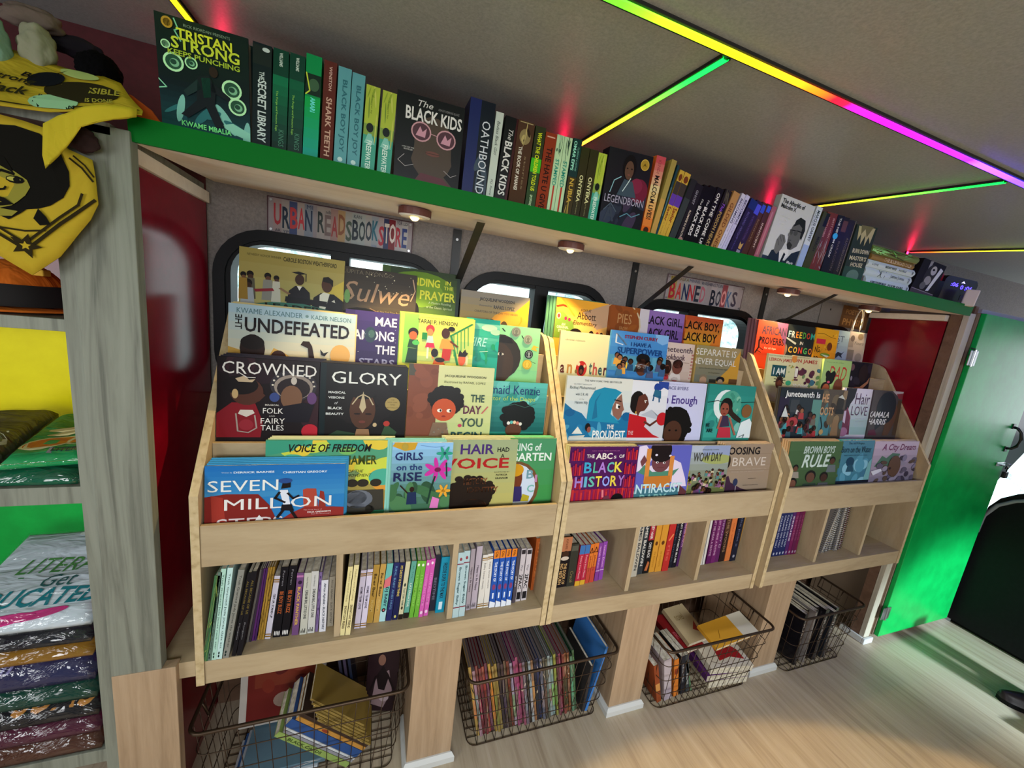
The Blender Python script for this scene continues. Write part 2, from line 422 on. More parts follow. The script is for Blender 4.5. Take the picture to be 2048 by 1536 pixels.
for k, (x0, x1, zt) in enumerate(WIN):
    bm = bmesh.new()
    ring(bm, rrect(x0, x1, 1.10, zt, .135), rrect(x0+.028, x1-.028, 1.128, zt-.028, .11), YW-.022, YW+.05)
    ring(bm, rrect(x0+.02, x1-.02, 1.12, zt-.022, .118), rrect(x0+.04, x1-.04, 1.14, zt-.040, .09), YW-.012, YW+.045)
    fr = struct(mesh('window_%d' % (k+1), bm, BLACKR)); fr['label'] = ['black rubber framed bus window under the long plate sign', 'black framed bus window between the first two shelf brackets',
        'black framed bus window under the shorter plate sign', 'black framed bus window behind the rightmost book rack'][k]; fr['category'] = 'window'
    xm = (-.117, .551, 1.252, 2.0)[k]
    BX('mullion', xm-.026, xm+.026, YW-.016, YW+.04, 1.12, zt-.03, BLACKR, fr)
    bm = bmesh.new(); prism(bm, rrect(x0+.03, x1-.03, 1.13, zt-.03, .1), 'Y', YW+.018, YW+.022); mesh('pane', bm, GLASS, fr)
# ------------------------------------------------------------------ green top shelf (it tips a little towards the aisle)
TB = R(4.5)
MS = Matrix(((1, 0, 0, 0), (0, math.cos(TB), -math.sin(TB), .965), (-.0075, math.sin(TB), math.cos(TB), 1.7005), (0, 0, 0, 1)))
sh = thing('wall_shelf', 'long pine shelf with a green painted front edge below the ceiling', 'shelf', MS)
UND = wood('pale_shelf_board', [(.25, '#d2c3b2'), (.5, '#e3d6c6'), (.75, '#eadfd2')], (1, 8, 8), wave=2.2, dist=.7)
BX('board', -.435, 2.36, -.012, .366, -.04, 0, UND, sh)
BX('front_edge', -.435, 2.36, -.022, -.0121, -.041, .0012, GREENE, sh)
BR = [(.232, 1.03), (.938, 1.09), (1.650, 1.09)]
BLAB = ['black steel shelf bracket right of the long plate sign', 'black steel shelf bracket left of the shorter plate sign', 'black steel shelf bracket right of the shorter plate sign']
for k, (bx, ye) in enumerate(BR):
    b = thing('shelf_bracket', BLAB[k], 'bracket', (bx, YW, 1.672), 'brackets under the green shelf')
    BX('upright', -.014, .014, -.006, -.001, -.20, .012, BLACKM, b)
    bm = bmesh.new(); dx = (.010, .065, .11)[k]; yy = ye-YW
    prism(bm, [(-.012, 0), (.012, 0), (dx+.012, yy), (dx-.012, yy)], 'Z', 0, .004)
    for v in bm.verts: v.co.z += .021 + v.co.y*TC
    mesh('arm', bm, BLACKM, b)
    bm = bmesh.new(); A = Vector((0, -.008, -.20)); B = Vector((dx, yy+.02, .012+yy*TC))
    for s in (-.011, .011):
        pass
    vs = [bm.verts.new(p + Vector((s, o, 0))) for p in (A, B) for s in (-.011, .011) for o in (0, -.004)]
    for q in ((0, 1, 3, 2), (4, 6, 7, 5), (0, 4, 5, 1), (2, 3, 7, 6), (0, 2, 6, 4), (1, 5, 7, 3)): bm.faces.new([vs[i] for i in q])
    mesh('brace', bm, BLACKM, b)
    for z in (-.02, -.185):
        bm = bmesh.new(); cyl(bm, (0, -.006, z), .0045, -.0025, 10, 'Y'); mesh('screw', bm, STEEL, b)
# puck lamps under the shelf
PUCK = mat('puck_lamp_brown_plastic', '#5a2c22', .5); PW = mat('puck_lamp_white_rim', '#d8d4cc', .4)
LENS = emit('puck_lamp_lens', '#ffd070', 9)
PUX = [(.075, 1.075), (.548, 1.125), (1.60, 1.19), (2.185, 1.215)]
PLAB = ['round brown puck lamp on the shelf underside, above the long plate sign', 'round brown puck lamp between the first and second shelf brackets',
        'round brown puck lamp right of the shorter plate sign', 'round brown puck lamp at the red panel end of the shelf']
for k, (px, py) in enumerate(PUX):
    pz = 1.6605 + (py-.965)*TC - .0075*px + .0005
    M = Matrix.Translation((px, py, pz)) @ Matrix.Rotation(TB, 4, 'X')
    p = thing('puck_lamp', PLAB[k], 'lamp', M, 'puck lamps under the green shelf')
    bm = bmesh.new(); cyl(bm, (0, 0, -.003), .036, .003, 32); cyl(bm, (0, 0, -.019), .041, .016, 32); mesh('housing', bm, PUCK, p)
    bm = bmesh.new(); cyl(bm, (0, 0, -.0225), .035, .0035, 32, r2=.0395); mesh('rim', bm, PW, p)
    bm = bmesh.new(); bmesh.ops.create_uvsphere(bm, u_segments=16, v_segments=8, radius=.011)
    for v in bm.verts: v.co.z = v.co.z*.8 - .0225
    mesh('lens', bm, LENS, p, True)
    lamp('puck_glow', 'SPOT', (px, py, pz-.036), (11, 11, 11, 7)[k], (1, .70, .30), spot_size=R((104, 104, 104, 84)[k]), spot_blend=.3, shadow_soft_size=.012, aim=(px+(.02, .02, .02, -.25)[k], py-.10, .9))
# ------------------------------------------------------------------ colour changing light strips on the ceiling
STRIP = mat('light_strip_diffuser', '#202020', .4); _a = N(STRIP, 'ShaderNodeAttribute', attribute_name='Col')
L(STRIP, _a.outputs['Color'], bsdf(STRIP).inputs['Emission Color']); bsdf(STRIP).inputs['Emission Strength'].default_value = 3.2
def grad_at(stops, t):
    for (a, ca), (b, cb) in zip(stops[:-1], stops[1:]):
        if t <= b:
            q = max(0, (t-a)/(b-a)); A, B = lin(ca), lin(cb); return tuple(A[i]+(B[i]-A[i])*q for i in range(4))
    return lin(stops[-1][1])
def strip(label, path, across, stops, n, w=.0072):
    """path: list of (t, point); a dark channel with a glowing face, drawn below the ceiling"""
    t0 = thing('light_strip', label, 'light strip', path[0][1], 'colour light strips on the ceiling')
    o = Vector(path[0][1]); ac = Vector(across)
    bm = bmesh.new(); lay = bm.loops.layers.float_color.new('Col'); bd = bmesh.new(); prev = None; pd = None
    seg = []
    for (ta, pa), (tb, pb) in zip(path[:-1], path[1:]):
        m = max(1, int(n*abs(tb-ta)/abs(path[-1][0]-path[0][0])))
        for k in range(m): seg.append((ta+(tb-ta)*k/m, Vector(pa).lerp(Vector(pb), k/m), (Vector(pb)-Vector(pa)).normalized()))
    seg.append((path[-1][0], Vector(path[-1][1]), (Vector(path[-1][1])-Vector(path[-2][1])).normalized()))
    for t, p, d in seg:
        nn = ac.cross(d).normalized()
        if nn.z > .3 or (abs(nn.z) <= .3 and nn.y > 0): nn = -nn
        q = p - o
        ring_ = [bm.verts.new(q + ac*w*s + nn*h) for s, h in ((-1, .005), (-.8, .0085), (.8, .0085), (1, .005))]
        ch = [bd.verts.new(q + ac*w*s*1.5 + nn*h) for s, h in ((-1, .0), (-1, .0062), (1, .0062), (1, 0))]
        if prev:
            c0, c1 = [tuple(q*(5 if s > 1.30 else 1) for q in grad_at(stops, s)) for s in (prev[0], t)]
            for i in range(3):
                f = bm.faces.new((prev[1][i], prev[1][i+1], ring_[i+1], ring_[i]))
                for lp, c in zip(f.loops, (c0, c0, c1, c1)): lp[lay] = c
            for i in range(3): bd.faces.new((pd[i], pd[i+1], ch[i+1], ch[i]))
        prev = (t, ring_); pd = ch
    me = bpy.data.meshes.new('channel'); bd.to_mesh(me); bd.free(); link('channel', me, DARKC, t0)
    me = bpy.data.meshes.new('diffuser'); bm.to_mesh(me); bm.free(); link('diffuser', me, STRIP, t0)
YL = .607
LS = [(-1.2, '#00e040'), (.1, '#10ff20'), (.34, '#4cff18'), (.48, '#b8ff10'), (.58, '#ffe808'), (.66, '#ffb010'), (.74, '#ff6a0c'), (.795, '#ff4408'), (.80, '#ff0618'), (.86, '#ff0830'), (.865, '#ff10c8'), (.98, '#e008ff'), (1.15, '#a010ff'), (1.35, '#5a20ff'), (1.5, '#3018ff'), (2.2, '#1010ff'), (4, '#0040ff')]
strip('long rainbow light strip along the ceiling, green through red to blue', [(x, (x, YL, zc(YL))) for x in (-1.2, 4.0)], (0, 1, 0), LS, 150, .0078)
CS = [(.6, '#00d840'), (.72, '#10ff38'), (.85, '#70ff28'), (.96, '#d8f820'), (1.06, '#ffd818'), (1.14, '#ffa030'), (1.22, '#ff5010'), (1.30, '#ff1830'), (1.5, '#ff0868')]
CL = ['cross light strip ending behind the leftmost face-out book', 'green cross light strip meeting the long strip near the middle', 'green cross light strip ending above the portrait book', 'yellow green cross light strip at the far right of the ceiling']
for k, x in enumerate((-.402, .553, 1.515, 2.53)):
    c = CS if k else [(.6, '#a0ff18'), (.9, '#e8f810'), (1.12, '#fff010'), (1.2, '#ffb010'), (1.25, '#ff2020'), (1.5, '#ff0868')]
    strip(CL[k], [(.624, (x, .624, zc(.624))), (1.318, (x, 1.318, zc(1.318))), (1.42, (x, 1.327, 1.87))], (1, 0, 0), c, 40, .0065)
# ------------------------------------------------------------------ plate signs on the wall
ALU = mat('bare_aluminium_back', '#a8a8a8', .4, .5, .8)
def sign(label, x0, x1, z0, z1, tiles, ops, m=PRINT, col='#8d8488', screws=True, y=YW-.001, th=.004):
    t = thing('wall_sign', label, 'sign', (x0, y, z0)); w, h = x1-x0, z1-z0
    bm = bmesh.new(); lay = bm.loops.layers.float_color.new('Col')
    box(bm, 0, w, -th, 0, 0, h, .0015); paint(bm.faces, lay, col); bmesh.ops.recalc_face_normals(bm, faces=bm.faces)
    edge_ = [Q(0, 0, 1, 1, '#4a3238'), Q(.008, .03, .992, .97, col)] if screws else []
    put_art(bm, lay, art_polys(edge_+tiles+ops, w/h), lambda u, v, k: (u*w, -th-.0003-.00004*k, v*h))
    me = bpy.data.meshes.new('plate'); bm.to_mesh(me); bm.free(); link('plate', me, m, t)
    if screws:
        for u, v in ((.025, .1), (.025, .9), (.975, .1), (.975, .9)):
            bm = bmesh.new(); cyl(bm, (u*w, -th-.002, v*h), .0035, -.002, 12, 'Y'); mesh('screw', bm, STEEL, t)
def shade(h): return '#%02x%02x%02x' % tuple(int(int(h[i:i+2], 16)*.80) for i in (1, 3, 5))
def letters(s, spec, big=.18, top=.72):
    tl, o = [], []
    for ch, u0, u1, bg, fg, dv in spec:
        tl.append(Q(u0-.008, .05, u1+.008, .95, shade(bg))); o.append(T(ch, u0-.003, u1+.003, big+dv-.02, top+dv+.03, fg, 1))
    return tl, o
PB = [('U', .045, .085, '#b9a4a4', '#9c2a34', .08), ('R', .098, .14, '#bdb4b0', '#1c2a3c', .02), ('B', .147, .19, '#4c5a8c', '#b03a3c', .04), ('A', .197, .235, '#c7b9b4', '#b5343c', .06), ('N', .243, .283, '#9aa4b4', '#1a2c48', .04),
      ('R', .325, .365, '#c2b8b2', '#2a3432', .06), ('E', .372, .408, '#bfb2ac', '#6c5a58', .0), ('A', .416, .455, '#b8948c', '#8c3030', 0), ('D', .465, .505, '#c9a472', '#7c4a2c', .08), ('S', .515, .552, '#b8b6ae', '#3c4a3c', -.06), ('B', .56, .598, '#b4bcb8', '#14202c', .0), ('O', .606, .645, '#b8c0bc', '#1c2c30', 0), ('O', .654, .692, '#c0bcb8', '#24303c', .04), ('K', .70, .738, '#aeb6be', '#1c5a6c', .08),
      ('S', .748, .782, '#c6b6b8', '#9c2434', -.04), ('T', .788, .818, '#343c6c', '#c8bcb0', .06), ('O', .826, .866, '#8c2430', '#cfc4be', .08), ('R', .874, .912, '#cbc4c6', '#9c2838', 0), ('E', .92, .952, '#d0cccc', '#2c3c74', 0)]
tl, op = letters('', PB)
op += [T('AR', .05, .085, .06, .14, '#2a2c34'), T('MI', .25, .29, .82, .93, '#3a4460'), T('ndb', .375, .41, .78, .88, '#3c3a3c'), T('KAN', .565, .62, .8, .9, '#3a4450'), T('YOR', .875, .915, .84, .95, '#2c3442'), T('LD', .925, .955, .84, .93, '#3c4452'), T('COL', .7, .735, .05, .11, '#5c6c9c'), T('YP', .1, .135, .05, .13, '#2c3450')]
sign('long metal plate sign with URBAN READSBOOKSTORE in mismatched letters', -.311, .091, 1.582, 1.681, tl, op)
PB = [('B', .05, .115, '#b8a05c', '#9c2430', .0), ('A', .13, .195, '#bcaaa4', '#a83434', 0), ('N', .21, .275, '#b4b4b4', '#20284c', 0), ('N', .285, .35, '#c0b4b8', '#9c2834', 0), ('E', .365, .42, '#b8aeb0', '#282c3c', 0), ('D', .435, .49, '#b4b0b4', '#a05a6a', 0),
      ('B', .57, .63, '#c2b6bc', '#1c2030', -.06), ('O', .645, .70, '#b8b2b8', '#2c2c3c', -.05), ('O', .715, .77, '#a8505c', '#d08c8c', 0), ('K', .785, .84, '#c4bcc4', '#3c5c84', -.02), ('S', .855, .92, '#b8b0b6', '#3c3444', .02)]
tl, op = letters('', PB, .12, .7)
op += [T('NEBRASKA', .05, .26, .82, .95, '#6c5c30'), T('MINNE', .27, .40, .82, .94, '#3c4c70'), T('WASHINGTON', .42, .70, .8, .93, '#2c3450')]
sign('short metal plate sign with BANNED BOOKS in mismatched letters', 1.096, 1.516, 1.562, 1.666, tl, op)
sign('grey sign with a brown lettered patch at the red panel end', 2.035, 2.402, 1.560, 1.668, [], [Q(.42, .0, 1, 1, '#6c4a2c'), Q(.47, .08, .95, .55, '#7a5430'), T('PHYSI', .48, .84, .12, .42, '#b8854c', 1), T('POETRY', .5, .85, .62, .84, '#9c7444', 1), E(.18, .7, .012, .05, '#151515')], MATTE, '#77706b', False)
# ------------------------------------------------------------------ the three plywood display racks
PROF = [(.952, .462), (.952, .962), (1.212, 1.352), (1.220, 1.362), (1.232, 1.37), (1.248, 1.377), (1.266, 1.38), (1.318, 1.38), (1.318, .462)]
RK = [(-.372, .556, (-.063, .242)), (.560, 1.480, (.868, 1.180)), (1.482, 2.402, (1.804, 2.105))]
R3 = Vector((0, -.022, .018))     # right rack and books: x scaled about the camera, shifted forward and higher
RLAB = ['leftmost plywood display rack, against the left red panel', 'middle plywood display rack, between the other two racks', 'rightmost plywood display rack, beside the green door']
LIPS = [(1.036, 1.055, .815), (1.117, 1.185, .99), (1.198, 1.31, 1.118)]
ROWS = {1: (.9655, .8155), 2: (1.0495, .9910), 3: (1.1305, 1.1190), 4: (1.2115, 1.2440)}
def side(name, x0, x1, parent):
    bm = bmesh.new(); prism(bm, PROF, 'X', x0, x1)
    bm.faces.ensure_lookup_table()
    for f in bm.faces: f.material_index = 0 if abs(f.normal.x) > .9 or len(f.verts) > 4 else 1
    bmesh.ops.bevel(bm, geom=[e for e in bm.edges if len(e.link_faces) == 2 and e.calc_face_angle(0) > 1.2], offset=.0012, segments=1, affect='EDGES')
    return mesh(name, bm, [PLYV, EDGE], parent)
RACK = []
for k, (x0, x1, dv) in enumerate(RK):
    o = Vector((x0, .952, .462)); r = thing('display_rack', RLAB[k], 'bookcase', None); RACK.append(r)
    tk = .017; a, b = x0+tk+.0004, x1-tk-.0004
    side('side_panel', x0, x0+tk, r); side('side_panel', x1-tk, x1, r)
    BX('front_board', a, b, .954, .9645, .784, .888, PLY, r, .0008)
    BX('base_board', a, b, .955, .967, .462, .527, PLY, r, .0008)
    BX('bottom_shelf', a, b, .9672, 1.30, .51, .527, PLY, r)
    BX('pocket_floor', a, b, .9647, 1.0358, .8, .8145, PLY, r)
    for i, (y, zt, zb) in enumerate(LIPS):
        BX('step_riser', a, b, y, y+.012, zb, zt, PLY, r, .0008)
        y2 = LIPS[i+1][0] if i < 2 else 1.304
        BX('step_floor', a, b, y+.0122, y2-.0002, (.99, 1.118, 1.243)[i]-.012, (.99, 1.118, 1.243)[i], PLY, r)
    BX('back_panel', a, b, 1.3045, 1.317, .5275, 1.36, PLYV, r)
    for x in dv: BX('divider', x-.008, x+.008, .968, 1.30, .5275, .7995, PLYV, r)
    if k == 2: r.location = R3
# ------------------------------------------------------------------ posts and the low platform
def post(label, x0, x1, y0, y1, h, group=None):
    t = thing('support_post', label, 'post', ((x0+x1)/2, y0, 0), group); w = (x1-x0)/2
    BX('post', -w, w, 0, y1-y0, .0, h, OAK, t, .001)
    bm = bmesh.new(); s = .012
    prof = [(-s, 0), (-s, .02), (-.004, .032), (0, .032), (0, 0)]
    n = len(prof)
    A = [bm.verts.new((-w+p[0], p[0], p[1])) for p in prof]; B = [bm.verts.new((w-p[0], p[0], p[1])) for p in prof]; C = [bm.verts.new((-w+p[0], .15, p[1])) for p in prof]
    for U, V in ((A, B), (C, A)):
        for i in range(n): bm.faces.new((U[i], U[(i+1) % n], V[(i+1) % n], V[i]))
    bm.faces.new(B); bm.faces.new(C)
    mesh('base_trim', bm, WHITEP, t)
    return t
post('wooden support post between the first and second wire baskets', .150, .288, .962, 1.25, .459, 'posts under the racks')
post('wooden support post between the second and third wire baskets', .885, 1.028, .962, 1.25, .459, 'posts under the racks')
post('wooden support post between the third and fourth wire baskets', 1.612, 1.757, .962, 1.25, .459, 'posts under the racks')
t = thing('door_post', 'pale tall wooden post between the right red panel and green door', 'post', (2.41, .965, 0))
PALE = wood('pale_post', [(.25, '#a79d8a'), (.5, '#c1b8a4'), (.75, '#cbc3b0')], (12, 12, .7), wave=2, dist=1)
BX('front_face', -.006, .040, 0, .02, .0, 1.665, PALE, t, .001); BX('side_board', -.006, .010, .021, .06, 0, 1.66, BROWNW, t); BX('jamb', .0405, .0665, .008, .06, 0, 1.70, BROWNW, t)
bm = bmesh.new(); box(bm, -.02, .052, -.014, -.0005, 0, .03, .003); box(bm, -.02, -.0065, -.0005, .10, 0, .03, .002); mesh('base_trim', bm, WHITEP, t)
# red end panels
t = thing('end_panel', 'glossy red end panel behind the tall left post', 'panel', (-.4535, .97, .5)); BX('panel', -.004, .004, 0, .345, -.03, 1.13, RED, t); BX('top_trim', -.004, .012, 0, .345, 1.131, 1.158, UND, t)
t = thing('end_panel', 'glossy red end panel beside the pale door post', 'panel', (2.408, 1.03, .5)); BX('panel', -.004, .0035, 0, .286, -.04, 1.125, RED, t); BX('top_trim', -.03, .0035, 0, .286, 1.126, 1.152, UND, t)
tag(BX('platform_board', -.449, -.3735, .955, 1.30, .49, .534, PLY), 'small plywood platform board left of the leftmost rack', 'board')
# ------------------------------------------------------------------ left cabinet
cab = thing('shirt_cabinet', 'pine open cabinet at the left edge with painted back panels', 'cabinet', None)
BX('post', -.522, -.4312, .94, .965, .54, 1.675, PINE, cab, .0015); BX('lower_post', -.522, -.405, .94, .965, 0, .5395, OAK, cab, .0015)
BX('face_strip', -.546, -.5225, .945, .97, 0, 1.672, PINE, cab, .001)
BX('side_board', -.5460, -.458, .9655, 1.33, 0, 1.66, RED, cab)
BX('top_board', -1.3, -.458, .94, 1.33, 1.661, 1.68, PINE, cab)
for z, zt in ((1.307, 1.330), (.958, .995), (.30, .335)):
    BX('shelf_board', -1.3, -.5465, .95, 1.322, z, zt, PINE, cab, .001)
BX('red_back', -1.3, -.5465, 1.3225, 1.33, 1.331, 1.66, RED, cab); BX('yellow_back', -1.3, -.5465, 1.3225, 1.33, .996, 1.306, YELLOW, cab); BX('green_back', -1.3, -.5465, 1.3225, 1.33, .336, .957, LGREEN, cab)
BX('cabinet_end', -1.32, -1.3005, .95, 1.33, 0, 1.66, PINE, cab)
